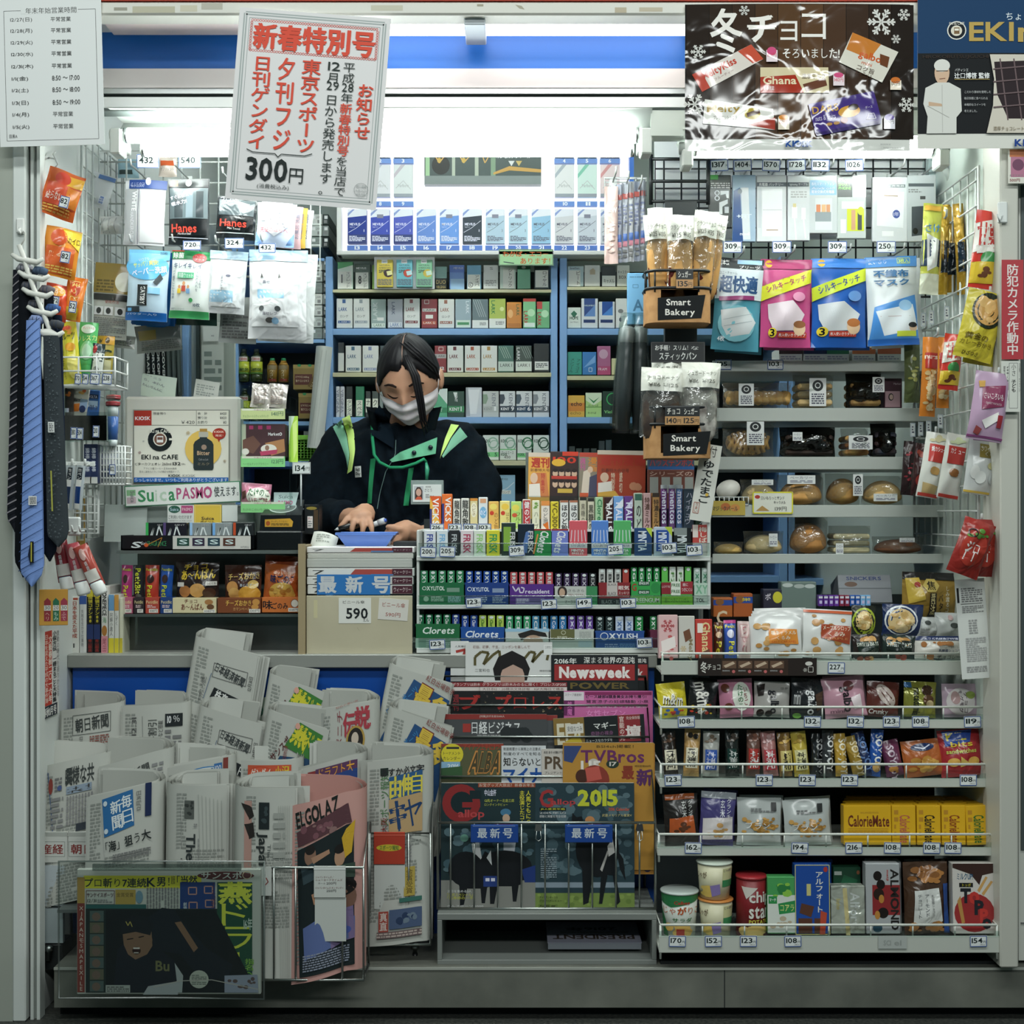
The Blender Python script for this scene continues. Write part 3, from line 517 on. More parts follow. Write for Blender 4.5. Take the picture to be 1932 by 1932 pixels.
b=B();b.box(-279*s,279*s,.03,.09,-100*s,112*s,WHITE,.004);b.box(-279*s,279*s,-.03,.03,-100*s,-92*s,M('dcdcd8','g'),.002);b.box(-279*s,-271*s,-.02,.03,-100*s,112*s,WHITE);b.box(271*s,279*s,-.02,.03,-100*s,112*s,M('3f72c8','g'));b.make('cabinet',o)
b=B();b.box(-271*s,271*s,.026,.029,-92*s,110*s,emis('display_backlight','f6f8ff',.95));b.make('backlight_panel',o)
b=B();b.box(-115*s,105*s,-.01,.026,35*s,97*s,M('5d6664','s'));b.art(lambda u,v,e:((-115+220*u)*s,-.01-e,(97-62*v)*s),220,62,'r 2 0 10 50 a8c8a0;r 52 0 58 60 b8c0b0;r 95 0 102 60 b8c0b0;r 125 0 134 60 8aa088;e 14 8 48 44 4a4a48;c d8b070 2 18 4 28 22 40 6;c d8b070 2 64 4 74 22 88 6;c d8b070 2 108 4 114 22 122 8;e 24 12 32 22 c8a860;e 70 12 78 22 c8a860;b 135 4 200 13 eee カプセルメンソール;p c8a060 130 40 160 28 220 34 220 40 160 36 130 44;p ddd 158 18 170 18 164 28;p c8b070 172 18 184 18 178 28;r 0 46 220 62 8a9290','s');b.make('advert_panel',o)
cols=['2c3f92','4453b4','5560bc','6b8ed4','6f9be0','3e4650','b8cfe0','bcd6e6','9fc8e4','d8d8dc','d0d6e0','d4d6dc','d4d4d8']
for i,c in enumerate(cols):
 px=674+i*43.4-916
 if px>262:continue
 b=B();x0=px-18;b.box(x0*s,(x0+36)*s,-.004,.02,-76*s,-11*s,M(c,'g'),.001)
 lt='eef'if i<6 else '667'
 b.art(lambda u,v,e:((x0+36*u)*s,-.004-e,(-11-65*v)*s),36,65,'p e8eaf2 0 0 36 0 36 12 0 16;p 8f9fd0 0 8 10 0 14 0 0 14;%sb 4 26 24 31 %s MEVIUS;t 4 33 14 35 %s lights;c %s .8 2 44 16 36 34 22;t 30 38 32 43 %s %d;%sg 3 50 33 61 %s 4'%('r 12 10 24 17 889;'if i%3==1 or i==6 else '',lt,lt,lt,lt,(8,6,3,3,1,8,3,3,3,1,1,1,1)[i],'r 0 48 36 65 3a4478;'if i<3 else '',lt),'g')
 b.make('cigarette_pack',o)
 b=B();b.box((x0-1)*s,(x0+37)*s,.0,.02,-88*s,-79*s,M('5878c0','g'));b.art(lambda u,v,e:((x0+36*u)*s,-e,(-79-9*v)*s),36,9,'b 13 1 23 8 f0f0f4 %d'%(13+i),'g');b.make('number_tag',o)
k=1
for yy in(0,1):
 for j,px in enumerate((674,718,761,1065,1108,1151)):
  x0=px-18-916;z1=(97 if yy==0 else 16)
  n=k;k+=1
  if px<700:continue
  b=B();b.box((x0-1)*s,(x0+37)*s,.0,.02,(z1-21)*s-(0),(z1-12)*s,M('6f92d4','g'));b.art(lambda u,v,e:((x0+36*u)*s,-e,(z1-12-9*v)*s),36,9,'b 15 1 %d 8 f4f4f8 %d'%(20 if n<10 else 24,n),'g');b.make('number_tag',o)
  for(a,c)in((z1-11,z1+2),(z1-85,z1-24))if yy==0 else():
   b=B();b.box(x0*s,(x0+36)*s,-.004,.02,a*s,c*s,M(('d8d4d8','dcdce0','d8dcdc','e0e0e0','d0e4dc','e8d4d4')[j],'g'),.001)
   b.art(lambda u,v,e:((x0+36*u)*s,-.004-e,(c+(a-c)*v)*s),36,60,'p %s 0 18 14 0 22 0 0 26;t 8 36 28 42 aaa Marlboro;c bbb 1 4 44 18 30 32 46;r 0 54 36 60 9aa0a8'%('c8c8d0','b8bcc8','c0b8c0','a8b0b8','7fc0a8','d89a9a')[j],'g');b.make('cigarette_pack',o)
# left bay: bottles, boxes, basket, papers
def bottle(lab,cx,y0,y1,Y,prof,cat='bottle',nm='bottle',grp=None,art=None,sq=1,n=20,fin='s'):
 """prof: rows of (radius px, y px from the top, colour of the band below)"""
 s=sc(Y);o=thing(nm,lab,cat,at(cx,y1,Y),None,grp);H=y1-y0;cur=[];k=0
 names={}
 for i in range(len(prof)-1):
  (r0,a0,c0,pn),(r1,a1,*_r)=prof[i],prof[i+1]
  names.setdefault(pn,[]).append(((r0*s,(H-a0)*s),(r1*s,(H-a1)*s),c0))
 for pn,segs in names.items():
  b=B()
  for p,q,c in segs:b.lathe([q,p],M(c,fin),n,(0,0,0),sq)
  if art and pn in art:
   ra,a0,a1,txt=art[pn]
   def S(u,v,e):t=R(-90+(u-.5)*150);return((ra*s+e)*math.cos(t),(ra*s+e)*math.sin(t)*sq,(H-a0-(a1-a0)*v)*s)
   b.art(S,100,100,txt,fin,flat=False,e0=.0005)
  b.make(pn,o)
 return o
YL=YB+.03
for i,(cx,y1)in enumerate(((460,721),(484,721),(461,795),(484,795))):
 bottle('dark green lemon vitamin drink bottle, %s of the back shelf'%('left one on upper row','right one on upper row','left one on lower row','right one on lower row')[i],cx,y1-62,y1,YL,[(0,0,'3a4440','cap'),(5,0,'3a4440','cap'),(5,6,'3a4440','cap'),(5,6,'2f3a22','glass'),(6,10,'2f3a22','glass'),(11,16,'3a4a22','glass'),(11.5,24,'b8c040','label'),(11.5,47,'33401f','foot'),(11,60,'33401f','foot'),(9,62,'33401f','foot'),(0,62)],grp='lemon drink bottles on the back shelf',art={'label':(11.5,15,47,'r 20 0 80 26 d8d0c8;b 24 6 76 22 b03030 C1000;b 18 60 86 84 3a5a20 Lemon;r 0 92 100 100 4a7a30')})
for i,cx in enumerate((514,535)):
 bottle('gold turmeric drink can with green cap, %s of the pair'%('left','right')[i],cx,676,722,YL,[(0,0,'2f8a58','cap'),(4,0,'2f8a58','cap'),(5,5,'2f8a58','cap'),(5,5,'a07830','body'),(6,8,'a07830','body'),(10,14,'8a6a28','body'),(10,44,'6a5020','body'),(9,46,'6a5020','body'),(0,46)],art={'body':(10,14,44,'r 12 0 88 26 8a7a5a;v 36 28 62 92 e8dcc0 ウコン;r 30 86 84 100 7a2c20')},fin='g')
for i,(x0,y0,x1,y1)in enumerate(((553,688,611,735),(563,742,611,790))):
 item('drink_box','brown gold turmeric drink multipack box, %s back shelf'%('upper one on the','lower one on the')[i],'box',(x0,y0,x1,y1),YB+.01,.12,'box','8a7440','g','r %d %d %d %d a08a50;r %d %d %d %d 5a2c24;t %d %d %d %d e0d0b0 ビヤクロン600mg;t %d %d %d %d e0d0b0 秋ウコンエキス;R 28 %d %d;r %d %d %d %d 6a5020;v %d %d %d %d e8dcb0 ウコンの力;R 0'%(x0,y0,x1,y0+7,x0+3,y0+18,x0+36,y0+38,x0+5,y0+21,x0+30,y0+26,x0+5,y0+28,x0+30,y0+33,x0+42,y0+30,x0+34,y0+12,x0+52,y0+46,x0+37,y0+16,x0+50,y0+44)+';'+';'.join('e %d %d %d %d 2f8a58'%(x0+8+k*20,y0-1,x0+15+k*20,y0+4)for k in range(3)))
b=B();s=sc(YB);gm=M('86c84a','g')
w_,h_=44*s,44*s
for z in range(9):b.box(-w_/2,w_/2,0,.006,-h_/2+z*h_/8.6-.003,-h_/2+z*h_/8.6+.004,gm)
for x in range(8):b.box(-w_/2+x*w_/7-.004,-w_/2+x*w_/7+.004,.0,.006,-h_/2,h_/2,gm)
b.box(-w_/2,w_/2,-.006,.01,h_/2-.012,h_/2+.004,gm,.002);b.box(-w_/2,w_/2,0,.2,-h_/2,-h_/2+.005,gm);b.box(-w_/2,-w_/2+.006,0,.2,-h_/2,h_/2,gm);b.box(w_/2-.006,w_/2,0,.2,-h_/2,h_/2,gm)
b.box(-w_/2+.02,w_/2-.02,.04,.16,-h_/2+.01,h_/2+.02,M('d8dcd8','p'))
tag(b.make('basket',None,at(580,845.5,YB+.01)),'lime green slotted plastic basket on the lower left back shelf','basket')
k=0
for col_,xs in enumerate(((586,608),(609,620))):
 for r_ in range(11):
  y0=404+r_*21.5
  if 478<y0+10<492 or y0>620:continue
  x0,x1=xs
  item('carton','white cigarette carton end, %s down the %s stack by the blue upright'%(ORD[r_],('wide','narrow dark')[col_]),'carton',(x0,y0,x1,y0+20),YB+.01,.2,'box',('d4d6d2','c2c8c4','8a9490','dadbd6')[(r_+col_)%4]if col_==0 else('3a4442','8a908e','2f3636')[r_%3],'g','r %.1f %.1f %.1f %.1f eee;r %.1f %.1f %.1f %.1f 888;t %.1f %.1f %.1f %.1f 777 LARK'%(x0+3,y0+3,x0+9,y0+9,x1-9,y0+11,x1-3,y0+17,x0+10,y0+4,x1-2,y0+8),'cartons stacked in the left back bay')
o=item('paper_sheet','white plastic sheet hanging at the blue upright beside the lemon bottles','sheet',(586,652,617,846),YB-.06,0,'curl','d6d8d2','g','c b8bab4 1 600 660 592 840;c c4c6c0 1.2 608 660 602 842',curl=.5,sag=-.03,rot=(0,5,0))
b=B();b.box(X(343,.9),X(355,.9),.9,.96,Z(1100,.9),Z(560,.9),BLUE,.002);tag(b.make('post',None),'blue shelf post behind the register screen','post')
b=B();b.box(X(262,.92),X(343,.92),.92,.94,Z(900,.92),Z(600,.92),M('c8ccc6','g'));b.box(X(355,.94),X(442,.94),.94,.96,Z(1100,.94),Z(560,.94),M('b4bcb2','g'));b.box(X(372,.94),X(378,.94),.925,.94,Z(760,.94),Z(600,.94),M('3a4442','p'));tag(b.make('partition_panel',None),'pale partition panel behind the register holding papers','panel')
for i in range(7):
 x0=276+i*9.6;c='20282a'if i<4 else '4a5452'
 item('video_case',('black spined case with white lettering, %s in the row behind the register'if i<4 else 'plain dark spined case, %s in the row behind the register')%ORD[i],'book',(x0,656-i,x0+8.4,746),.88,.03,'box',c,'s',('L %.1f %d %.1f 715 e0e0dc %s;r %.1f 718 %.1f 728 a04a40'%(x0+2,662,x0+6.5,('DRAMA','DROPS','DROPS','COVER')[i],x0+1.5,x0+7))if i<4 else 'r %.1f 660 %.1f 740 6a7472'%(x0+3,x0+5),'cases behind the register',rot=(0,-2,0))
item('memo_sheet','white memo sheet with faint writing on the partition behind the register','paper',(380,608,422,752),.93,.001,'curl','d6dad2','p','g 385 660 418 740 8a958e 5;r 382 612 400 616 c8ccc6',curl=.03,sag=0)
item('memo_card','blank white card pinned over the memo sheet','paper',(383,616,415,644),.915,.001,'card','e4e6e0','p','t 398 632 404 635 777 45')
item('note_paper','curled translucent note paper with handwriting on the register','paper',(264,708,330,750),.432,.001,'curl','cfdccf','p','R 12 290 725;t 268 712 300 716 667 ー・ニう;t 268 720 310 725 667 ら、-11小ん;t 268 730 308 735 667 たんいりんんに;R 0',curl=.1,sag=.2,rot=(0,8,0))
item('note_paper','white folded note leaning on the register behind its screen','paper',(366,718,412,752),.46,.001,'curl','dcded8','p','g 370 726 404 748 a8aeaa 5',curl=.06,sag=.1,rot=(0,10,0))
# left wall and the goods hanging above the counter
WIRE=M('b9beba','h');WW=M('dcdfdc','g');HK=M('c3c6c4','h')
def wiregrid(nm,lab,x0,x1,z0,z1,nx,nz,m=WIRE,r=.0022,loc=(0,0,0),rot=None,hooks=(),cat='rack',frame=True,hook_len=.1):
 o=thing(nm,lab,cat,loc,rot)
 b=B()
 if frame:b.tube([(x0,0,z0),(x1,0,z0),(x1,0,z1),(x0,0,z1)],r*1.5,m,6,closed=True)
 for i in range(nx):x=x0+(x1-x0)*(i+.5)/nx;b.tube([(x,-.003,z0),(x,-.003,z1)],r,m,5)
 for j in range(nz):z=z0+(z1-z0)*(j+.5)/nz;b.tube([(x0,0,z),(x1,0,z)],r,m,5)
 b.make('wire_grid',o)
 for h in hooks:
  L=h[2]if len(h)>2 else hook_len
  b=B();b.tube([(h[0],0,h[1]),(h[0],-L,h[1]),(h[0],-L-.008,h[1]+.012)],.0022,HK,6);b.box(h[0]-.009,h[0]+.009,-.005,.002,h[1]-.016,h[1]+.006,WW);b.make('hook',o)
 return o
wiregrid('wire_grid_panel','white wire grid panel on the left side wall',.27,.62,1.0,1.93,7,18,loc=(XL+.012,0,0),rot=(0,0,90))
YG=.42
hk=[(X(x,YG),Z(y,YG),L)for x,y,L in((277,338,.14),(356,338,.14),(443,352,.14),(522,388,.14),(275,474,.14),(352,474,.14),(430,476,.14),(512,472,.14))]
wiregrid('merchandise_grid','wire grid over the counter that the handkerchiefs and wipes hang from',X(187,YG),X(604,YG),Z(522,YG),Z(286,YG),12,6,loc=(0,YG,0),hooks=hk)
TAGN=[0]
def price(lab,cx,cy,Y,txt,w=26,h=20,rot=0,ink='1f2a2a',fin='p',bd='3d5a9a',sub=True,small=False):
 x0,y0,x1,y1=cx-w/2,cy-h/2,cx+w/2,cy+h/2
 n=len(txt);k=.30 if n==3 else.36
 tx1=x0+w*(.74 if n==3 else.82)
 a='f %.1f %.1f %.1f %.1f %s 1.4;b %.1f %.1f %.1f %.1f %s %s;t %.1f %.1f %.1f %.1f %s 円'%(x0+.8,y0+.8,x1-.8,y1-.8,bd,x0+w*.1,y0+h*.2,tx1,y0+h*.66,ink,txt,tx1+1,y0+h*.45,x1-2,y0+h*.68,ink)
 if sub:a+=';t %.1f %.1f %.1f %.1f 777 (税込)'%(x0+w*.58,y0+h*.74,x1-2.5,y0+h*.88)
 return item('price_tag',lab,'price tag',(x0,y0,x1,y1),Y,.0012,'card','e2e5e4',fin,a,'price tags',(0,rot,0))
YH=.3
GW='goods hanging above the counter'
item('handkerchief_pack','white handkerchief in clear pack with navy header','handkerchief',(234,342,312,463),YH,.02,'pouch','d8d9db','g','r 242 340 314 357 24407f;t 245 345 272 354 dde 吸水性良好;r 236 358 258 461 a9abae;L 249 362 258 400 eee WHITE;L 247 402 254 455 d0d0d4 HANDKERCHIEF;c 3a3f5a 1.2 262 358 262 462;r 266 364 310 458 e6e6e8;e 274 336 284 350 f0f0f0',GW,(0,2,0))
item('handkerchief_pack','black handkerchief in clear pack with red lettering beside the white one','handkerchief',(318,338,396,462),YH,.02,'pouch','23282b','s','r 318 338 394 354 1a1d20;r 322 341 336 352 d2542e;e 350 339 362 352 f0f0f0;r 320 356 394 414 5a666a;r 330 362 346 412 3a4246;r 352 362 366 412 7a8890;r 372 362 386 412 30383c;R -14 345 375;b 322 366 366 374 eef すぐに使える;b 322 378 352 386 eef 吸水力!;R 0;r 319 416 392 446 15181a;b 324 424 373 440 d2483a Hanes;t 337 440 362 444 ddd Handkerchief;c eef 1 318 448 394 452',GW)
item('towel_pack','black mini towel in shiny clear pack half behind the special edition poster','towel',(408,372,484,452),YH,.024,'pouch','262b2e','f','r 412 378 480 408 4a5458;c dfe6ea 2 416 388 440 380 470 386;R 6 445 400;b 412 376 446 384 eef つくりの;R 0;r 411 410 480 438 121517;b 416 416 468 430 d2483a Hanes;t 432 431 456 435 ddd Mini Towel;c e8eef0 1.5 410 442 482 440',GW,(0,4,0))
item('towel_pack','pale blue white patterned towel pack with small red lettering','towel',(484,384,558,466),YH,.025,'pouch','c9d3e8','g','p e4e6ee 492 380 550 380 546 428 520 448 494 430;n 492 384 548 430 f2f2f6 60 7 3 dfe4ee;p 7f9fd0 484 440 500 466 484 466;p 7f9fd0 558 440 540 466 558 466;t 492 432 546 441 c04a4a 天使のほっぺ;t 513 394 525 400 b04a4a 消臭',GW,(0,4,0))
for i,(x0,c,d)in enumerate(((556,'e0b8bc','pink'),(563,'d8b04a','yellow'),(572,'e4e4e8','white'))):
 item('towel_pack','%s edged towel pack hanging behind the pale blue patterned towel'%d,'towel',(x0-62,388+i*3,x0+14+i*2,468-i),YH+.035+i*.022,.018,'pouch',c,'g','K %d 402 %d 450 889 お風呂 洗顔'%(x0+3,x0+10),GW,(0,4,0))
item('wipes_pack','light blue face wipes pack with dark blue bottom edge','wipes',(240,472,318,606),YH,.03,'pouch','bcd3e4','s','e 236 478 318 530 5fb0e0;p 7ac0e8 240 472 318 472 318 490 240 500;R -10 280 495;t 262 486 282 492 eef いつでも;b 250 493 298 503 e6ec6a サッパリ爽快!;b 246 506 312 519 eef ペーパー洗顔;R 0;r 262 539 282 578 1a2226;L 268 542 278 576 eee GATSBY;p 30383c 292 534 304 516 310 526 300 540;r 284 544 306 556 8fc4e4;t 300 474 314 480 333 20枚;r 240 590 318 606 1f5fa8;r 240 580 268 591 1c2a38;r 244 583 252 589 5fa8e0;t 244 592 300 596 cfe0f0 パウダー入り',GW,(0,3,0))
for i in range(3):
 item('wipes_pack','blue bottomed wipes pack hanging %s behind the front light blue one'%('directly','second','third')[i],'wipes',(250+i*9,476+i,324+i*9,612+i*3),YH+.04+i*.03,.02,'pouch','1f62a8','s','r %d 590 %d 614 1b5590'%(252+i*9,322+i*9),GW,(0,2,0))
item('wipes_pack','white and green antibacterial wet wipes pack with red roundel','wipes',(322,474,398,602),YH,.03,'pouch','dde2de','s','r 322 474 398 490 2f8a52;b 325 478 345 489 eee 除菌;r 322 474 346 476 b03a34;e 362 478 388 496 c04040;t 366 482 384 486 eee アルコール;t 366 488 384 492 eee プラス;b 327 498 381 508 3a4a6a キレイキレイ;v 325 512 331 566 3a4a5a バイ菌をしっかり除菌;v 372 512 377 552 3a4a5a 手指の汚れを;v 378 510 383 545 3a4a5a さっとふき取る;r 336 516 368 527 62b088;t 338 517 366 526 eee 除菌ウェット;e 346 533 352 541 c8946a;r 345 541 353 552 b04a3a;e 338 540 343 547 c8946a;r 337 547 344 556 d0b03a;e 356 540 361 547 c8946a;r 355 547 362 556 7aa0c8;e 360 564 368 572 4aa060;b 369 573 382 580 3a4a5a 10枚;r 322 588 398 602 3f9a5c;t 326 583 352 587 667 除菌ウェットシート',GW,(0,3,0))
item('wipes_pack','dark green backed wipes pack hanging behind the antibacterial one','wipes',(334,478,412,614),YH+.04,.03,'pouch','1c3a30','s','',GW,(0,2,0))
item('tissue_pack','slim white pocket tissue pack with pale blue band','tissues',(393,474,465,592),YH,.035,'pouch','d6d8da','f','r 393 474 465 490 b4d0e4;r 400 496 460 580 e4e6e8;r 398 550 444 572 a8cfe8;v 419 522 424 552 667 鼻セレブ;e 428 520 438 525 556',GW,(0,4,0))
item('tissue_pack','wide white pocket tissue pack with two eye spots and blue label','tissues',(469,472,580,640),YH,.06,'pouch','d8d9db','f','r 469 472 580 494 a9cbe2;r 476 500 566 618 e4e5e7;r 487 549 540 566 9fcbe8;t 498 532 528 539 778 鼻セレブ;e 491 580 502 590 4a4e50;e 523 581 534 591 4a4e50;e 505 602 521 612 5a5a58;e 517 602 530 614 8fb8d8;t 499 592 528 598 667 鼻セレブ;p 5a5a58 496 518 499 526 494 528;p 5a5a58 528 518 532 526 527 528',GW,(0,1,0))
item('tissue_pack','crumpled clear tissue pack hanging behind the wide white one','tissues',(490,478,596,646),YH+.06,.04,'pouch','cfd2d2','f','',GW,(0,3,0))
item('tissue_pack','grey backed tissue pack hanging low behind the slim white one','tissues',(414,560,486,648),YH+.07,.02,'pouch','a9adaa','s','g 420 590 470 640 777 9',GW,(0,3,0))
item('turned_pack','gold edged pack seen from behind with printed instructions beside the ladder rack','package',(174,497,244,640),.36,.02,'pouch','b9bbb4','s','r 174 497 244 554 8a7434;e 216 512 250 550 b8b8a0;g 180 528 214 552 5a4c20 4;r 176 556 244 568 2b2c28;t 200 568 228 574 a04a40 使用方法;r 180 580 198 596 ddd;e 184 582 194 594 333;r 200 580 218 596 ddd;e 204 582 214 594 333;r 222 580 240 596 ddd;e 226 582 236 594 333;g 180 600 242 636 777 10',GW,(0,5,0))
item('turned_pack','grey clear pack back with fine print under the blue wipes','package',(256,612,342,664),.4,.012,'pouch','7c807c','s','r 262 622 296 640 9a8a50;g 266 642 338 660 5a5e5a 5',GW,(0,-6,0))
item('turned_pack','cream pack back with fine print below the gold edged one','package',(186,632,256,656),.4,.012,'pouch','b4b6b0','s','g 190 636 250 652 888 4',GW,(0,6,0))
item('card_pack','grey card pack hanging askew from the ladder rack','package',(166,328,212,392),.38,.008,'pouch','c4c8ca','s','r 178 330 212 338 4a6a9a;r 192 368 204 384 d8dce0;L 194 369 202 383 46a 資生堂',GW,(0,18,0))
item('white_glove','white cotton gloves bunched on the ladder rack left of the towels','gloves',(190,408,232,442),.37,.05,'pouch','dfe0dc','f','c bbb 1.5 198 412 196 440;c bbb 1.5 210 412 208 440;c bbb 1.5 222 412 220 440',GW)
item('pouch_pack','pale blue cosmetic packs seen through the ladder rack at the top','package',(222,300,262,336),.5,.02,'pouch','9fc0cc','s','r 226 322 252 330 3a4a4a',GW)
item('pouch_pack','orange and white medicine pack above the black handkerchief','package',(300,296,334,334),.405,.02,'pouch','d8c8bc','s','r 304 304 330 314 c05a34;t 304 318 330 324 777 サプリメント',GW)
price('price tag reading 432 above the white handkerchief',279,304,.27,'432',42,26)
price('price tag reading 540 above the black handkerchief',358,304,.27,'540',42,26)
price('dark framed price tag under the black handkerchief',362,463,.28,'720',34,18)
price('dark framed price tag under the black mini towel',442,459,.28,'324',36,20)
price('price tag partly hidden under the pale blue towel',504,468,.28,'432',32,18)
for i,(bx,c,r_,lab,art)in enumerate((((82,322,150,412),'d2622c',16,'orange red stick-on heat pad pack, top of the left wall','p e0a83a 112 330 150 328 150 348 120 352;e 96 326 126 352 c8402c;r 86 350 148 392 c24e34;b 88 368 118 384 eedcd0 貼らない;g 88 392 140 408 d8a050 3;r 124 352 148 390 cf7a30'),((82,430,148,524),'dc8a2c',9,'yellow orange heat pad pack below the red one on the left wall','p e8c83a 112 432 148 432 148 470 120 450;e 92 434 122 466 d2582c;b 124 446 146 458 4a2a14 カイロ;r 86 468 140 520 cf5f2c;t 92 478 116 488 f0d8b0 貼る;g 90 504 140 518 e8c060 3'),((84,536,128,606),'c9482c',8,'red heat pad pack partly behind the tie rack','e 92 540 120 560 e0a04a;t 96 544 116 554 f0e0d0 貼る'),((122,522,158,606),'dc7a2a',10,'long orange heat pad stick pack right of the tie rack','e 128 528 148 560 c84a2a;L 130 530 146 570 ecd080 ほっと;r 124 582 150 604 d8b83a'))):
 item('heat_pad_pack',lab,'heat pad',bx,.02+.02*i,.03,'pouch',c,'s',art,'heat pad packs on the left wall',(0,r_,22),wr=.8)
price('price tag reading 82 on the top heat pad pack',121,381,-.004,'82',18,22,14)
price('price tag reading 82 on the yellow heat pad pack',123,485,.014,'82',18,22,10)
price('price tag reading 72 on the red heat pad pack',105,568,.03,'72',12,18,8)
price('price tag reading 52 on the orange heat pad stick',137,579,.048,'52',14,22,8)
b=B();p=at(105,300,.03);b.tube([p+Vector((-.02,.06,.03)),p+Vector((-.005,.0,.01)),p+Vector((.005,0,-.012)),p+Vector((.0,-.005,-.02))],.002,HK,6);b.tube([p+Vector((-.03,.05,.015)),p+Vector((.0,0,0)),p],.002,HK,6);tag(b.make('wall_hook',None),'bent wire hook holding the top heat pad pack','hook')
YT=-.075;s=sc(YT)
o=thing('tie_rack','white plastic tie rack with curved spine hanging on the left frame','rack',at(60,480,YT))
P0=at(60,480,YT)
def tp(x,y,dy=0):return tuple(at(x,y,YT)-P0+Vector((0,dy,0)))
b=B();b.tube([tp(36,462),tp(44,484),tp(52,512),tp(62,540),tp(72,566),tp(82,592),tp(92,618),tp(95,634)],[.005]*8,M('d9d8d0','g'),8);b.make('spine',o)
for i,(x,y)in enumerate(((52,492),(64,524),(71,556),(80,590),(92,630))):
 b=B();k=30-i*.5
 b.tube([tp(x-k,y-12,0),tp(x-k*.6,y-4),tp(x,y),tp(x+k*.6,y+3),tp(x+k,y-4)],[.004,.006,.0065 if i<4 else.012,.006,.004],M('dddcd4','g'),8);b.make('rung',o)
b=B();b.tube([tp(40,462),tp(46,452),tp(48,440),tp(44,436),tp(40,442)],.0016,M('c8c8c0','h'),6);b.make('rack_hook',o)
o=thing('adhesive_hook','white adhesive hook on the left frame above the tie rack','hook',at(40,427,-.028))
b=B();b.box(-.009,.009,-.008,.002,-.016,.016,M('e4e4e0','g'),.004);b.make('hook_plate',o)
b=B();b.tube([(0,-.008,-.006),(.003,-.02,-.012),(.006,-.026,-.02),(.004,-.03,-.012)],.003,M('e4e4e0','g'),8);b.make('hook_arm',o)
def tie(lab,pts,w0,w1,col,dy,art=None,loop=None,lc=None,fin='c'):
 o=thing('necktie',lab,'tie',at(pts[0][0],pts[0][1],YT),None,'neckties on the tie rack');O=at(pts[0][0],pts[0][1],YT)
 (xa,ya),(xb,yb)=pts;L=(yb-ya)*s
 def S(u,v,e):
  tip=.055;ww=(w0+(w1-w0)*v)*s
  if v>1-tip:ww2=ww*max(0,(1-v)/tip)
  else:ww2=ww
  q=(u-.5);sh=.0
  return((xb-xa)*v*s+q*ww2,dy-.004*(1-4*q*q)-e,-v*L)
 b=B();b.grid(lambda u,v:S(u,v,0),6,40,M(col,fin));b.grid(lambda u,v:tuple(Vector(S(u,v,0))+Vector((0,.008-.008*(1-4*(u-.5)**2),0))),4,24,M(col,fin))
 if art:b.art(S,100,1000,art,fin,flat=False,e0=.0012)
 b.make('blade',o)
 if loop:
  b=B();lx,ly=loop;c=at(lx,ly,YT)-O
  b.tube([c+Vector((-.013,dy*.3+.012,-.003)),c+Vector((-.006,dy*.3+.006,.002)),c+Vector((.004,dy*.3+.006,.001)),c+Vector((.013,dy*.3+.012,-.002))],[.007,.0085,.0085,.007],M(lc or col,fin),12)
  for q in(-.004,.004):b.tube([c+Vector((q+.0115*math.cos(t)*.1,dy*.3+.006+.0088*math.cos(t),.0088*math.sin(t)-.001))for t in[k*math.pi/8 for k in range(16)]],.0008,M('3a4458',fin),4,closed=True)
  b.make('rolled_end',o)
 return o
tie('light blue silk necktie with thin navy diagonal stripes',((66,606),(64,1106)),24,44,'7d9ad6',-.014,';'.join('p 33466e -5 %d 105 %d 105 %d -5 %d'%(y+50,y,y+2.4,y+54)for y in range(-10,960,36))+';r 40 660 80 694 d8d8d8;R -4 60 670;g 46 664 76 690 555 6;R 0;p 20283a 50 840 60 900 52 920 40 880;r 50 830 66 910 1c2020;r 53 834 58 906 b8b048',loop=(68,603),lc='8a98c0')
tie('charcoal patterned necktie in clear sleeve beside the light blue one',((98,634),(112,1032)),28,40,'3c4246',-.008,';'.join('n 8 %d 92 %d 565e62 26 9 %d'%(y,y+120,y)for y in range(0,960,120))+';r 30 410 66 460 d4d6d4;g 36 416 60 456 666 5;r 36 640 44 830 a8a850',loop=(104,612),lc='4a4c50')
tie('black necktie with faint dotted diagonal stripes at the far left',((27,506),(22,1004)),18,32,'22242b',.02,';'.join('p 8f8a90 0 %d 100 %d 100 %d 0 %d'%(y+30,y,y+5,y+36)for y in range(0,950,32)),loop=(42,504),lc='9a98a0')
tie('plain black necktie behind the light blue one',((42,520),(40,1090)),20,34,'14171c',.012,None,loop=(72,510),lc='4a5a70')
tie('dark navy necktie rolled on the second rung of the rack',((48,548),(88,1060)),20,34,'181d28',.018,None,loop=(50,538),lc='5a5a60')
tie('black necktie rolled at right of the second rung',((84,552),(84,1040)),16,28,'1b1e24',.024,None,loop=(84,545),lc='6a6468')
tie('dark grey necktie rolled on the third rung of the rack',((60,585),(36,1000)),18,30,'191c22',.03,None,loop=(60,573),lc='55565c')
tie('navy striped necktie rolled at right of the third rung',((96,590),(100,1010)),18,30,'20283a',.034,None,loop=(94,580),lc='3f5a8a')
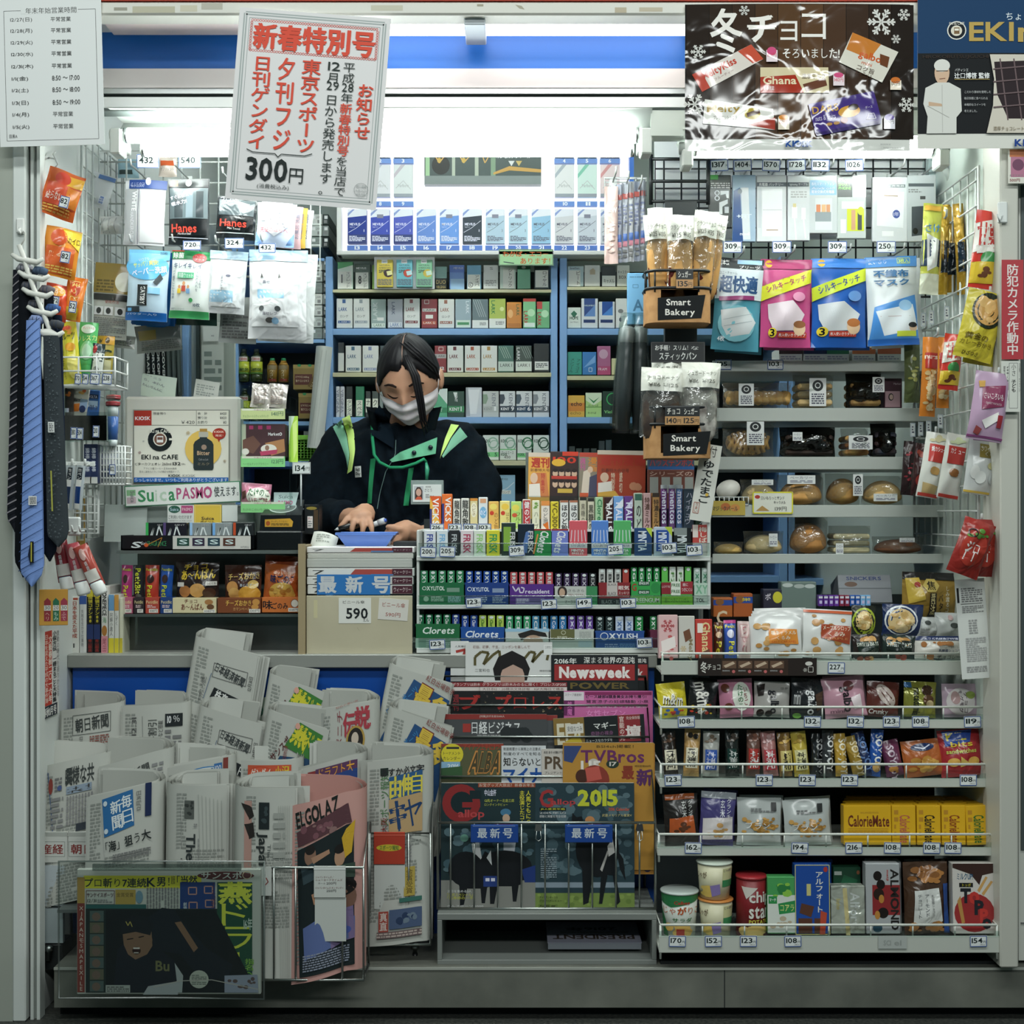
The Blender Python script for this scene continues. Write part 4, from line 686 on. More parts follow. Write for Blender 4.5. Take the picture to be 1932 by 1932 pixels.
def basket(lab,x0,y0,x1,y1,Y,d,rails,nv,m=WW,r=.0022,nm='wire_basket',cat='basket',grp=None):
 o=thing(nm,lab,cat,at((x0+x1)/2,y1,Y),None,grp);s=sc(Y);w=(x1-x0)*s;b=B()
 for y in rails:
  z=(y1-y)*s;b.tube([(-w/2,d,z),(-w/2,0,z),(w/2,0,z),(w/2,d,z)],r,m,6)
 for i in range(nv):x=-w/2+w*i/max(1,nv-1);b.tube([(x,0,0),(x,0,(y1-rails[0])*s)],r,m,6)
 for i in range(5):y=d*i/4;b.tube([(-w/2,y,0),(w/2,y,0)],r,m,6)
 for sx in(-w/2,w/2):b.tube([(sx,d,0),(sx,d,(y1-rails[0])*s)],r,m,6)
 b.make('wire_frame',o);return o
basket('white wire basket of candy pouches on the left wall',114,674,217,728,.12,.1,(674,700,727),4)
GC='candy pouches in the wire basket'
item('candy_pouch','yellow lemon candy pouch in the wire basket','candy',(113,606,150,724),.15,.03,'pouch','d6cc3e','s','n 114 612 148 632 d8604a 4 12 2 e8a040;b 116 628 146 642 2a3a20 フルーツ;e 128 648 146 664 e0a030;v 118 660 124 716 5a5a20 のどにすっきり;e 128 670 148 716 e8dc7a',GC,(0,-6,0))
item('candy_pouch','green melon candy pouch in the wire basket','candy',(146,608,182,716),.165,.03,'pouch','58b468','s','e 150 612 178 630 d8e8d8;t 154 616 176 622 c04a5a キシリトール;R -8 164 640;b 146 634 182 644 e8f0a0 フレスカ;R 0;e 154 644 180 680 8fd09a;e 158 650 176 676 bfe4c4',GC,(0,5,0))
item('candy_pouch','black and white candy pouch with a big letter in the wire basket','candy',(172,648,196,722),.16,.025,'pouch','24383a','s','r 172 666 196 722 d0d4cc;e 174 652 182 668 a03030;b 176 664 194 682 1f2a2a A;v 178 690 192 720 444 のど',GC,(0,6,0))
item('candy_pouch','mustard coloured candy pouch at the right of the wire basket','candy',(180,634,214,720),.18,.025,'pouch','9a8a3a','s','r 180 634 214 650 b88a30;e 184 638 192 648 4a3a1a;e 198 636 206 648 4a3a1a;b 192 660 212 678 2a3a2a C;r 182 680 212 718 bcb890',GC,(0,4,0))
for x,t in((147,'170'),(161,'514'),(179,'367'),(202,'238')):price('price tag reading %s on the wire candy basket'%t,x,715,.114,t,18 if x>170 else 12,20,4)
o=thing('acrylic_box','clear acrylic box of batteries on the left wall','box',at(160,831,.16));s=sc(.16)
b=B();w_=82*s;h_=98*s
for q in((-w_/2,w_/2,0,.002,0,h_*.55),(-w_/2,-w_/2+.002,0,.07,0,h_),(w_/2-.002,w_/2,0,.07,0,h_),(-w_/2,w_/2,0,.07,0,.002)):b.box(*q,ACRYL)
b.box(-w_/2,w_/2,-.001,.001,h_*.0,h_*.48,film('smoky_acrylic','70706c',.08,0));b.make('box_body',o)
GB='battery packs in the acrylic box'
for i,(bx,c,lab,art,r_)in enumerate((((119,732,138,800),'3a3430','dark orange battery pack at left in the acrylic box','n 120 736 136 750 d0702a 4 9 1;r 121 770 130 778 dde',0),((134,732,164,800),'d8d2c8','white orange battery pack with black lettering in the acrylic box','n 140 733 160 745 d86a3a 5 10 1 e8b060;b 135 750 154 758 222 Panasonic;p d87a2a 136 764 152 760 150 776 138 778;r 150 752 164 770 9fb8d8;e 150 764 162 778 2a3a6a',8),((160,736,186,800),'2f5fa0','blue battery pack at right in the acrylic box','r 162 744 184 752 1a2a4a;t 164 746 182 751 dde EVOLTA;r 162 756 184 768 b8d0e8;b 168 764 184 774 3a4a6a 単3',4))):
 item('battery_pack',lab,'batteries',bx,.185+i*.012,.008,'box',c,'g',art,GB,(0,r_,0))
for x,t,y in((139,'380',817),(151,'504',818),(181,'210',814)):price('price tag reading %s on the acrylic battery box'%t,x,y,.157,t,12,22,2)
for i,(x,y)in enumerate(((214,744),(213,756))):
 bottle('clear tube holder with a red lid, %s one beside the battery box'%('rear','front')[i],x,y,842,.26-i*.05,[(0,0,'a8383f','lid'),(13,2,'a8383f','lid'),(14,6,'8a2c34','lid'),(13,10,'8a2c34','lid'),(10,10,'c6d0d0','tube'),(10,30,'3f66a8','tube'),(9,74,'c6d0d0','tube'),(7,98-i*12,'c6d0d0','tube'),(0,98-i*12)],cat='tube',nm='tube_holder',fin='s')
o=thing('peg_bar','white peg bar with three short hooks on the left wall','rack',at(148,876,.13));b=B();s=sc(.13)
b.box(-30*s,30*s,0,.006,-4*s,5*s,WW,.001);b.box(-30*s,-28*s,0,.06,-3*s,3*s,WW);b.make('bar',o)
for x in(-22,-4,20):b=B();b.tube([(x*s,0,0),(x*s,-.03,-.004),(x*s+.002,-.036,.01)],.0028,WW,6);b.make('hook',o)
for i,(x,lab,c)in enumerate(((130,'white capped pen pack hanging left on the peg bar','2a3a5a'),(149,'navy pen pack with white cap hanging right on the peg bar','1f3f78'))):
 item('pen_pack',lab,'pens',(x-9,878,x+9,962),.09,.012,'pouch','b4bcc0','s','r %d 882 %d 905 222b33;v %d 884 %d 905 eee 筆ペン;r %d 905 %d 918 e0e0dc;r %d 918 %d 952 %s;r %d 950 %d 960 e0e0dc'%(x-5,x+5,x-4,x+4,x-5,x+5,x-5,x+5,c,x-5,x+5),'pen packs',(0,5,0))
for i,(x0,c)in enumerate(((158,'2c3860'),(170,'1f2c54'))):item('note_box','tall navy and white box, %s of two under the acrylic box'%('left','right')[i],'box',(x0,838,x0+14,912),.2,.04,'box',c,'g','r %d 900 %d 912 d8d8d4;L %d 845 %d 890 c8ccd8 綿棒 綿棒'%(x0,x0+14,x0+3,x0+11))
o=basket('oval white wire basket with a tissue pack under the tube holders',184,842,236,914,.22,.05,(842,854,866,878,890,902,913),10)
item('pocket_pack','pale tissue pack standing in the oval wire basket','tissues',(190,850,226,908),.24,.02,'pouch','b8c0c8','s','r 192 860 222 880 dde;r 192 884 222 900 4a6090')
price('framed price card clipped on the oval wire basket',212,886,.215,'102',12,20)
wiregrid('wire_mesh','small white wire panel below the pens on the left wall',X(132,.25),X(186,.25),Z(1006,.25),Z(914,.25),4,6,loc=(0,.25,0),m=WW)
item('towel_card','mustard edged card behind the wire panel below the pens','card',(136,940,160,1030),.27,.004,'box','a8843a','g','r 146 944 158 1020 c8c4a8')
for i,(cx,cy,r_,c,lab)in enumerate(((118,1056,-10,'8e3038','red and white toothpaste travel tube, nearest the ties'),(145,1066,-14,'b05058','pink toothpaste travel tube in the middle'),(168,1068,-24,'a84a40','red brown toothpaste travel tube at the right'))):
 s=sc(.0);o=thing('travel_tube',lab,'toothpaste',at(cx,cy,.0-i*.015),(0,r_,0),'travel tubes below the ties')
 b=B();S=pouchS(30*s,84*s,.026,-.3,i+5,seal=.02)
 b.grid(lambda u,v:S(u,v,0),10,12,M(c,'s'));b.grid(lambda u,v:S(u,v,0,True),10,12,M(c,'s'));b.art(S,100,100,'r 10 60 90 86 d8d4cc;e 30 8 70 36 d0a8a0;v 38 38 60 60 eee 歯磨;r 10 88 90 92 3f7a8a','s',flat=False);b.make('tube_body',o)
 b=B();b.lathe([(0,-12*s),(11*s,-12*s),(12.5*s,-8*s),(13*s,10*s),(11.5*s,13*s),(0,13*s)],M('e2e4e0','g'),18,(0,0,-46*s));b.make('cap',o)
o=thing('adhesive_peg','white plastic double peg holding the travel tubes','hook',at(140,1002,.03));b=B();b.box(-.014,.014,-.006,.004,-.01,.03,WW,.003);b.make('hook_plate',o)
for x in(-.008,.006,.022):b=B();b.tube([(x,-.004,0),(x,-.03,0),(x,-.038,.012)],.0025,WW,6);b.make('peg',o)
GK='paperback books on the left end of the counter'
for i,(x0,x1,y0,c,lab,art)in enumerate(((131,149,1126,'e0dfd8','white paperback with red spine lettering','r 138 1128 147 1132 b04a34;V 136 1134 146 1204 a8442e 日本を変えた平成;b 138 1214 142 1222 555 1'),(150,163,1124,'d5d6d4','white paperback with small grey lettering and a blue cap','r 158 1122 163 1230 e4e4e0;r 150 1124 163 1140 3a5aa0;v 153 1150 158 1220 777 失敗を生かす仕事術'),(164,176,1112,'1e2022','black comic with yellow spine lettering, left copy','r 164 1112 176 1126 c8b83a;V 166 1116 175 1175 d8c83a 名探偵コナン88;r 164 1178 176 1206 2a3a6a;v 166 1206 174 1230 b03a34 青山剛昌'),(177,189,1112,'1e2022','black comic with yellow spine lettering, right copy','r 177 1112 189 1126 c8b83a;V 179 1116 188 1175 d8c83a 名探偵コナン88;r 177 1178 189 1206 2a3a6a;v 179 1206 187 1230 b03a34 青山剛昌'),(191,203,1106,'dcdad4','white comic with black latin lettering and pink foot','e 193 1108 201 1116 4a80b0;L 193 1118 201 1162 222 ONEPIECE;v 193 1164 201 1176 3f8a50 海;e 192 1180 202 1200 b0783a;r 191 1200 203 1233 d8909a;v 193 1204 201 1230 8a3a44 尾田'),(205,215,1122,'dcdcd6','slim novel with blue top and yellow foot','r 205 1122 215 1152 6a9ac4;v 207 1156 213 1200 555 阿蘇小遺人;r 205 1204 215 1233 d8c83a'),(216,224,1122,'d8d8d2','slim novel with orange top and yellow foot','r 216 1122 224 1152 c8944a;v 217 1156 223 1180 555 しずく;r 216 1204 224 1233 d8c83a'),(225,231,1128,'d0cfb8','cream novel at the right end of the row','r 225 1204 231 1233 c8b83a'))):
 item('paperback',lab,'book',(x0,y0,x1,1234),.24,.11,'box',c,'g',art,GK,top='r 8 0 92 92 d8d6cc')
# register and counter display
o=thing('register_display','cream customer display screen of the register showing a cafe drink advert','register',at(344,930,.4));s=sc(.4)
b=B();b.box(-109*s,109*s,0,.05,0,182*s,M('d3d1c8','g'),.006);b.box(-92*s,90*s,-.003,.001,18*s,157*s,M('8a8a82','g'));b.make('case',o)
b=B();b.box(-90*s,88*s,-.005,-.002,20*s,155*s,M('e6e3d6','s'))
b.art(lambda u,v,e:((-90+178*u)*s,-.005-e,(155-135*v)*s),178,135,'r 0 0 33 28 b0382c;b 2 11 31 18 eee KIOSK;r 33 27 178 28 8a8a80;r 117 0 118 27 8a8a80;t 36 3 60 8 444 現金預り;t 89 19 114 25 444 ￥420;t 120 3 138 8 444 合　計;t 120 11 138 16 444 預り計;t 120 19 138 25 444 お釣り;t 162 3 174 8 444 ¥420;t 162 11 174 16 444 ¥420;t 168 19 174 25 444 ¥0;'+'e 26 32 72 77 1d2224;e 36 41 62 67 e6e3d6;e 38 43 60 65 7a5648;r 43 48 55 60 eee;r 44 50 54 55 7a5648;b 28 35 68 42 e6e3d6 EKI na CAFE;r 66 52 74 56 e6e3d6;b 14 83 83 92 1d2224 EKI na CAFE;b 2 98 50 103 333 ビターカフェオレ;t 53 98 70 103 333 260ml;b 73 97 88 103 333 132;t 89 99 97 103 555 円(税込);t 18 107 80 111 777 アラビカ種コーヒー豆を100%使用;t 10 113 86 117 777 苦みと酸味のバランスが絶妙な微糖タイプ。;'+'e 96 37 165 106 e2bd62;r 124 34 138 40 b08a48;p 30383a 124 40 138 40 138 52 147 58 150 64 150 108 148 112 114 112 112 108 112 64 115 58 124 52;r 122 40 140 50 b8b4a8;b 119 76 143 84 c8a888 Bitter;t 122 90 140 94 999 Cafe au Lait;t 120 98 142 103 998a70 ミルク;e 127 64 137 74 a08878;e 148 33 173 54 a8382c;p a8382c 156 50 160 60 164 50;b 151 38 170 42 f0d0c0 KIOSK;b 154 45 168 49 f0d0c0 限定！;s 98 38 106 46 c8b080;s 8 76 14 82 b89090;s 16 56 20 60 a0a0a0;s 168 92 174 98 b8a080;'+'b 65 120 88 125 3a4448 KIOSK;t 92 120 116 125 999 KIOSK;r 0 126 178 135 2f68b4;t 2 127 176 134 e8eef4 らっしゃいませ。いつもご利用ありがとうございます','s',e0=.0004,de=1e-5)
b.make('screen',o)
item('card_payment_sign','long white transit card payment sign with green border under the register screen','sign',(235,912,454,952),.36,.003,'box','3f7a58','g','r 237 914 452 950 e2e3df;r 239 920 256 931 88b888;r 239 934 256 946 c8b0b8;L 246 922 254 944 777 Suica;b 260 921 275 944 3f8a5a S;b 277 926 290 944 3f8a5a u;b 293 922 297 944 b8ccb8 i;b 301 926 314 944 b8ccb8 c;b 318 926 330 944 3f8a5a a;b 333 920 400 942 b0507a PASMO;b 404 921 450 940 3a4444 使えます。',rot=(0,-2.6,0))
o=thing('register_stand','grey register stand with a clear front under the payment sign','stand',at(338,1022,.37));s=sc(.37)
b=B();b.box(-140*s,140*s,.02,.2,0,70*s,M('8f9893','g'),.004);b.make('stand_body',o)
b=B();b.add([(-140*s,.0,70*s),(-60*s,.0,70*s),(-60*s,-.01,0),(-140*s,-.01,0)],[(0,1,2,3)],M('a8b0ac','s'));b.make('slanted_panel',o)
item('transit_card_sticker','pink and green transit card sticker on the register stand','sticker',(316,953,366,986),.355,.001,'card','d8dad6','g','e 318 954 340 968 2a5a48;t 321 958 337 964 cde Suica;r 342 954 364 968 b04a78;t 344 958 362 964 edd PASMO;t 318 972 362 979 444 ご利用いただけます;t 318 981 362 984 888 交通系電子マネーがご利用になれます')
item('point_sticker','yellow transit point sticker on the register stand','sticker',(366,952,418,988),.355,.001,'card','d8b848','g','b 380 975 404 981 4a4030 Suica;b 378 982 404 987 4a4030 ポイント;f 368 954 416 987 e8d080 1')
item('blank_sticker','blank pale panel beside the yellow point sticker','sticker',(419,953,448,984),.355,.001,'card','d0d4d0','g','')
o=thing('gum_tray','black gum display tray with a white price strip below the register','tray',at(352,1038,.26));s=sc(.26)
b=B();b.box(-124*s,122*s,0,.004,0,28*s,M('16191c','s'));b.box(-124*s,122*s,0,.12,0,.003,M('16191c','s'));b.box(-124*s,-122*s,0,.12,0,28*s,M('16191c','s'));b.box(120*s,122*s,0,.12,0,28*s,M('16191c','s'))
b.art(lambda u,v,e:((-124+246*u)*s,-e,(28-28*v)*s),246,28,'I .3 20;b 20 12 38 24 d8dcdc S;I 0;t 38 12 48 18 d8dcdc Sai;t 50 11 86 20 3a8a5a FRAGRANCE;c c88a3a 1 50 18 78 4 70 22;e 44 15 52 22 c85a30;r 98 1 245 26 cfccc6;t 226 20 242 25 555 134円(税込);'+';'.join('r %d 5 %d 20 %s;b %d 8 %d 17 cdd S;r %d 21 %d 22 aaa'%(106+i*29,129+i*29,c,110+i*29,126+i*29,107+i*29,127+i*29)for i,c in enumerate(('2a4a40','3a3044','2f4450','58382f'))),'s');b.make('tray_body',o)
for i,(x0,x1,c,e,lab)in enumerate(((275,310,'1c2224','3fae5a','black gum pack with green edge in the gum tray'),(308,352,'22202a','5a4a7a','black violet gum pack in the gum tray'),(358,398,'8a9294','9fc4ea','silver gum pack with pale blue edge in the gum tray'),(401,438,'8a9294','7ab0e8','silver gum pack with blue edge in the gum tray'),(440,478,'24282a','c0502f','glossy black gum pack with red edge in the gum tray'))):
 item('gum_pack',lab,'gum',(x0,986,x1,1034),.29,.02,'box',c,'s','r %d 986 %d 1030 %s;c dfe6e6 2.5 %d 1012 %d 996 %d 1010;c dfe6e6 2.5 %d 1012 %d 992 %d 1012;t %d 989 %d 992 aaa MINT'%(x0,x0+5,e,x0+9,x0+15,x0+12,x0+20,x0+25,x0+32,x0+22,x1-3),'gum packs in the black gum tray')
o=thing('counter_display_stand','clear acrylic two tier stand of snacks on the left of the counter','stand',at(398,1234,.28));s=sc(.28)
b=B();b.box(-172*s,174*s,-.03,.16,190*s,196*s,M('5a625f','s'));b.make('upper_shelf',o)
b=B();b.box(-172*s,174*s,-.03,.16,72*s,77*s,M('4a524f','s'));b.make('lower_shelf',o)
b=B();b.box(-172*s,-169*s,-.0,.16,0,190*s,ACRYL);b.box(171*s,174*s,0,.16,0,190*s,ACRYL);b.box(-172*s,174*s,.155,.16,0,190*s,M('7c8582','s'));b.make('side_panels',o)
b=B();b.box(-172*s,174*s,.02,.022,0,71*s,film('cloudy_panel','c8ceca',.12,.1,.3,5));b.make('front_pane',o)
GP='snacks on the counter display stand'
for i,(x0,x1,c,t,lab)in enumerate(((229,252,'b03a78','d8d83a','magenta'),(252,274,'24262a','d0d83a','black'),(274,302,'b8402f','d8d83a','red'),(302,328,'2254a8','d0d83a','blue'))):
 item('chocolate_stick_pack','%s chocolate stick pack standing in the row on the counter stand'%lab,'snack',(x0,1066,x1-2,1140),.29,.018,'pouch',c,'s','b %d 1072 %d 1077 %s PetitBit;e %d 1084 %d 1100 3a2420;L %d 1104 %d 1126 %s Peti'%(x0+2,x1-4,t,x0+4,x1-10,x0+5,x0+15,t)if i!=1 else 'L %d 1072 %d 1120 %s PetitBit;e %d 1120 %d 1130 6a6a60'%(x0+4,x0+15,t,x0+4,x1-6),GP,(0,(2,-1,1,3)[i],0))
 item('snack_tray','%s lettered tray front under the %s chocolate sticks'%(('pink','dark','red','blue')[i],lab),'tray',(x0,1127,x1-2,1158),.262,.03,'box',('b8607a','30282c','b0483a','22407a')[i],'g','t %d 1133 %d 1139 e8d8a0 PetitBit;g %d 1141 %d 1147 d8c0c0 2;r %d 1149 %d 1156 e0dcd4;t %d 1150 %d 1155 444 108円'%(x0+2,x1-4,x0+4,x1-8,x0+7,x1-4,x0+9,x1-6),GP)
item('chocolate_bread_bag','black snack bag with yellow lettering on the counter stand','snack',(332,1060,414,1146),.3,.04,'pouch','2a201e','f','R -3 372 1075;B 350 1064 392 1074 d8b83a チョコ;B 344 1074 408 1092 d8b83a あ～んぱん;R 0;e 360 1100 392 1126 c89858;e 340 1104 362 1126 a87040;e 386 1108 410 1128 4a3024;r 336 1098 350 1106 d8d4cc;r 392 1096 412 1104 d8d4cc;t 394 1098 410 1102 555 ひとくち',GP)
item('snack_tray','cream tray front with brown lettering under the black snack bag','tray',(325,1128,408,1157),.262,.03,'box','d8cca4','g','b 348 1131 372 1138 6a2c22 チョコ;b 342 1139 384 1151 6a2c22 あ～んぱん;e 386 1131 402 1141 a87848;e 390 1140 404 1150 6a4a30;r 384 1150 406 1156 e4e0d8;t 386 1151 404 1155 444 108円',GP)
item('cracker_bag','brown bag of cheese crackers on the counter stand','snack',(424,1066,494,1146),.3,.035,'pouch','4a2c22','f','R -4 460 1090;b 430 1082 492 1095 201a18 チーズおかき;b 432 1080 492 1093 d8b868 チーズおかき;R 0;e 428 1096 452 1120 c89050;e 432 1108 456 1130 d8a860;e 452 1104 494 1136 d8a040;e 470 1094 490 1110 e0c070;t 456 1100 490 1106 cfe0ea あじなチーズ',GP)
item('snack_tray','brown tray front with golden crackers under the cheese bag','tray',(410,1128,492,1157),.262,.03,'box','7a4428','g','b 426 1132 474 1143 e0b858 チーズおかき;e 476 1130 490 1142 c8904a;e 474 1140 488 1150 c8904a;t 440 1146 472 1152 d8b070 カマンベール;r 470 1149 491 1156 e4e0d8;t 472 1150 489 1155 444 130円',GP)
item('rice_cracker_bag','orange rice cracker bag beside the beige magazine box','snack',(498,1048,566,1146),.3,.04,'pouch','b8602f','f','r 498 1048 566 1064 8a4024;t 518 1078 554 1083 e8d0b0 おいしい彩り;b 512 1084 560 1100 22305a 味ごのみ;e 510 1098 562 1136 d0a850;n 508 1102 562 1140 b07a34 24 9 4 8a5a28 c8a050;p c05a2a 548 1090 566 1084 566 1130',GP,(0,4,0))
item('snack_tray','orange tray front with black lettering under the rice crackers','tray',(494,1127,565,1156),.262,.03,'box','c87036','g','b 496 1133 514 1149 1a1a20 味;b 514 1137 543 1149 1a1a20 ごのみ;e 549 1131 563 1146 e0d8cc;o 549 1131 563 1146 6a3a2a 1;r 544 1147 564 1154 e4e0d8;t 546 1148 562 1153 444 108円',GP)
o=thing('candy_tower','clear acrylic candy tower between the register screen and the clerk','stand',at(498,968,.34));s=sc(.34)
b=B();b.box(-44*s,-42*s,.0,.1,0,246*s,ACRYL);b.box(48*s,50*s,0,.1,0,220*s,ACRYL);b.make('side_panels',o)
for y,c,t,p_ in((772,'b8c48a','チョコレートスティックパック','141円'),(862,'86cc84','ヘーゼルナッツブラウニー','123円'),(948,'86cc84','たけのこのいちご味','')):
 b=B();z=(968-y)*s;b.box(-42*s,48*s,0,.1,z-.003,z,ACRYL);b.box(-43*s,40*s,-.004,0,z-19*s,z+1*s,M(c,'g'))
 b.art(lambda u,v,e:((-43+83*u)*s,-.004-e,z+s-20*v*s),83,20,'r 2 0 81 4 d0d4c0;t 24 1 58 4 a05a6a 今週のおすすめ;t 4 12 52 17 5a7a5a %s;%s'%(t,'t 58 6 80 14 4a6a5a '+p_ if p_ else ''),'g');b.make('tier',o)
for i,x0 in enumerate((474,506)):
 item('chocolate_sachet','silver foil chocolate stick sachet, %s one on the candy tower'%('left','right')[i],'snack',(x0,724,x0+36,770),.35,.014,'pouch','d0c8c2','F','f %d 734 %d 762 a89a90 1;t %d 740 %d 746 a08a80 ぶどう糖;g %d 748 %d 764 b8a8a0 4'%(x0+6,x0+28,x0+8,x0+28,x0+6,x0+26),'sachets on the candy tower',(-4,5,0))
item('brownie_box','dark brownie box with a white round emblem on the candy tower','snack',(456,800,538,862),.35,.04,'box','4a3034','g','r 470 803 478 810 a8386a;r 487 803 495 810 a8386a;r 503 803 511 810 a8386a;b 506 816 532 822 eee MarketO;r 456 800 464 862 b8c0a8;p 6a4a40 458 830 478 822 492 838 478 856 458 850;p a87850 500 836 536 828 538 852 512 860;e 492 838 522 856 d8d4cc;e 500 840 508 850 8a6a5a;p b04060 490 852 524 848 522 856 492 860;e 456 846 470 858 d8d4cc')
item('biscuit_snack_bag','pink chocolate biscuit bag with green lettering on the candy tower','snack',(455,912,512,955),.35,.03,'pouch','c87f96','s','e 466 920 512 952 e8e8dc;b 470 922 510 936 2a6a3a たけのこ;b 472 938 508 950 8a3a44 いちご味;p 5a3a30 456 930 464 926 466 938 458 944',None,(0,4,0))
item('leaf_divider','lime green translucent curved divider at the right of the candy tower','divider',(545,785,562,872),.36,.002,'box','b8e05a','s','p d8e8d0 545 785 556 785 548 810 545 840;p d8f090 552 800 560 792 560 850 554 868')
o=thing('price_stand','clear price card on a thin stick reading 134 beside the clerk','price tag',at(566,962,.36));s=sc(.36)
b=B();b.tube([(2*s,0,0),(2*s,0,70*s)],.0022,M('b8bcbc','h'),6);b.lathe([(0,0),(7*s,0),(7*s,3*s),(0,3*s)],M('8a8e8e','g'),12);b.make('stick',o)
b=B();b.box(-14*s,20*s,-.003,0,68*s,90*s,M('d6dad8','s'));b.art(lambda u,v,e:((-14+34*u)*s,-.003-e,(90-22*v)*s),34,22,'f 1 1 33 21 9a9e9c 1;b 5 6 24 17 2a3432 134;t 25 9 32 16 444 円','s');b.make('card',o)
o=thing('card_reader','black card reader with a silver oval plate and yellow label on the counter','card reader',at(528,1038,.3));s=sc(.3)
b=B();bl=M('17191c','s');x0,x1=-41*s,41*s
b.add([(x0,0,0),(x1,0,0),(x1,0,66*s),(x0+.006,0,66*s),(x0,.13,0),(x1,.13,0),(x1-.008,.1,96*s),(x0+.014,.1,96*s)],[(0,1,2,3),(3,2,6,7),(1,5,6,2),(4,0,3,7),(5,4,7,6),(0,4,5,1)],bl)
b.box(x0-.004,x1+.002,-.006,.13,0,36*s,M('101214','s'),.003)
b.art(lambda u,v,e:(x0+.006+(x1-x0-.006)*u,-.0005-e,66*s-30*s*v),78,30,'p c89a3a 8 8 56 6 62 12 60 22 8 22;t 20 10 52 14 4a3a20 タッチしてください;g 20 15 54 20 5a4a28 2;e 10 11 18 20 a0522a','s')
def rs(u,v,e):return(x0+.01+(x1-x0-.02)*u,.1*(1-v)-e,66*s+30*s*(1-v)+e)
b.art(rs,70,30,'e 6 4 62 26 9aa3a0;e 8 6 60 24 5a625f;t 20 11 48 16 c8d0cc Suica','s');b.make('reader_body',o)
b=B();b.add([(-20*s,.06,84*s),(22*s,.06,84*s),(26*s,.08,110*s),(-22*s,.08,110*s)],[(0,1,2,3)],M('9fb0b0','s'));b.art(lambda u,v,e:((-20+42*u)*s,.08-.02*v-e,(110-26*v)*s),42,26,'t 8 5 36 12 5a6a6a Suica;b 8 16 36 24 b05a7a PASMO','s');b.make('reader_card',o)
item('receipt_printer','small black receipt box with a white label beside the card reader','printer',(574,952,602,1008),.36,.06,'box','202224','s','r 580 974 590 996 d8d0cc;t 581 976 589 980 a04040 禁止;g 581 982 589 994 888 3;r 592 962 600 1000 4a3a2a;e 578 956 598 962 8a7a3a')
o=thing('magazine_box','beige cardboard box holding a stack of magazines in front of the clerk','box',at(678,1234,.22));s=sc(.22)
bg=grain('b8b096','c2baa0',6)
b=B();b.box(-100*s,100*s,0,.006,0,110*s,bg,.001);b.art(lambda u,v,e:((-100+200*u)*s,-e,(110-110*v)*s),200,110,'r 14 8 21 42 c8c09a;c a09a80 .6 96 60 100 66','p');b.make('front_panel',o)
b=B();b.box(-114*s,-104*s,0,.22,0,205*s,grain('8a7a5e','9a8a6c',12),.001);b.box(-114*s,-101*s,-.012,0.0,0,208*s,M('a29272','p'));b.make('cardboard_side',o);b=B();b.box(100*s,104*s,.01,.22,0,190*s,ACRYL);b.make('clear_side',o)
GMZ='magazines stacked in the beige box'
for i,(y0,y1,c,art)in enumerate(((1104,1121,'dcdcd8',0),(1088,1103,'dcdcd8',0),(1072,1087,'dcdcd8',1),(1054,1071,'c8cac4',2),(1044,1054,'d4d4cc',2),(1032,1043,'e0dedc',1))):
 a='r 740 %d 778 %d 4a2430;t 743 %d 775 %d e0d0d0 ウィークリー;t 590 %d 612 %d 333 7;'%(y0+1,y1-1,y0+4,y1-4,y0+4,y1-3)
 if art==1:a+='p a84a42 670 %d 740 %d 740 %d 660 %d;r 700 %d 742 %d 5a7aa8;'%(y0+2,y0+2,y1-2,y1-2,y1-4,y1-1)
 if art==2:a=';'.join('r 580 %.1f 778 %.1f a8aaa2'%(y0+2+k*3,y0+2.8+k*3)for k in range(int((y1-y0)/3)))
 item('magazine','%s magazine from the top of the stack in the beige box'%ORD[5-i],'magazine',(580-(i%2),y0,778+(i%3)*2,y1),.23,.19,'box',c,'g',a,GMZ)
item('latest_issue_sign','blue latest issue sign in front of the magazine stack in the beige box','sign',(598,1084,736,1122),.222,.002,'card','2f74b8','g','B 602 1088 634 1118 c8ccd0 最;B 653 1088 684 1118 c8ccd0 新;B 703 1088 735 1118 c8ccd0 号')
item('price_note','handwritten black 590 umbrella price note on the beige box','note',(639,1128,700,1176),.219,.001,'card','dfdfd8','p','t 647 1133 688 1139 222 ビニール傘;b 653 1147 694 1168 1f2426 590;t 685 1166 696 1173 333 えん')
item('price_note','small white umbrella price note in red letters on the beige box','note',(714,1130,770,1170),.219,.001,'card','d8d4cc','g','t 721 1137 764 1146 a04a40 ビニール傘;t 728 1156 756 1164 a04a40 590円',rot=(0,4,0))
o=thing('coin_tray','light blue plastic coin tray on top of the magazine stack','tray',at(691,1031,.3));s=sc(.3)
b=B();c_=M('6486d2','s')
def ring(w,d,z,y0=0):return[(-w,y0-d,z),(w,y0-d,z),(w,y0+d,z),(-w,y0+d,z)]
w0,w1=38*s,55*s;v=ring(w0,.035,0,.03)+ring(w1,.05,24*s,.03)+ring(w1-.004,.046,24*s,.03)+ring(w0-.002,.033,.003,.03)
f=[(3,2,1,0),(12,13,14,15)]
for k in range(3):f+=[(k*4+j,k*4+(j+1)%4,k*4+4+(j+1)%4,k*4+4+j)for j in range(4)]
b.add(v,f,c_);b.make('tray_body',o)
b=B();b.tube([(-w1,-.02,24*s),(w1,-.02,24*s),(w1,.08,24*s),(-w1,.08,24*s)],.0035,c_,8,closed=True);b.make('rim',o)
item('receipt','curled white receipt beside the blue coin tray','receipt',(588,1002,636,1030),.33,.001,'curl','d4d6ce','p','R -6 610 1010;g 596 1006 622 1022 9a9e96 4;R 0',curl=.2,sag=.3,rot=(-30,14,0))
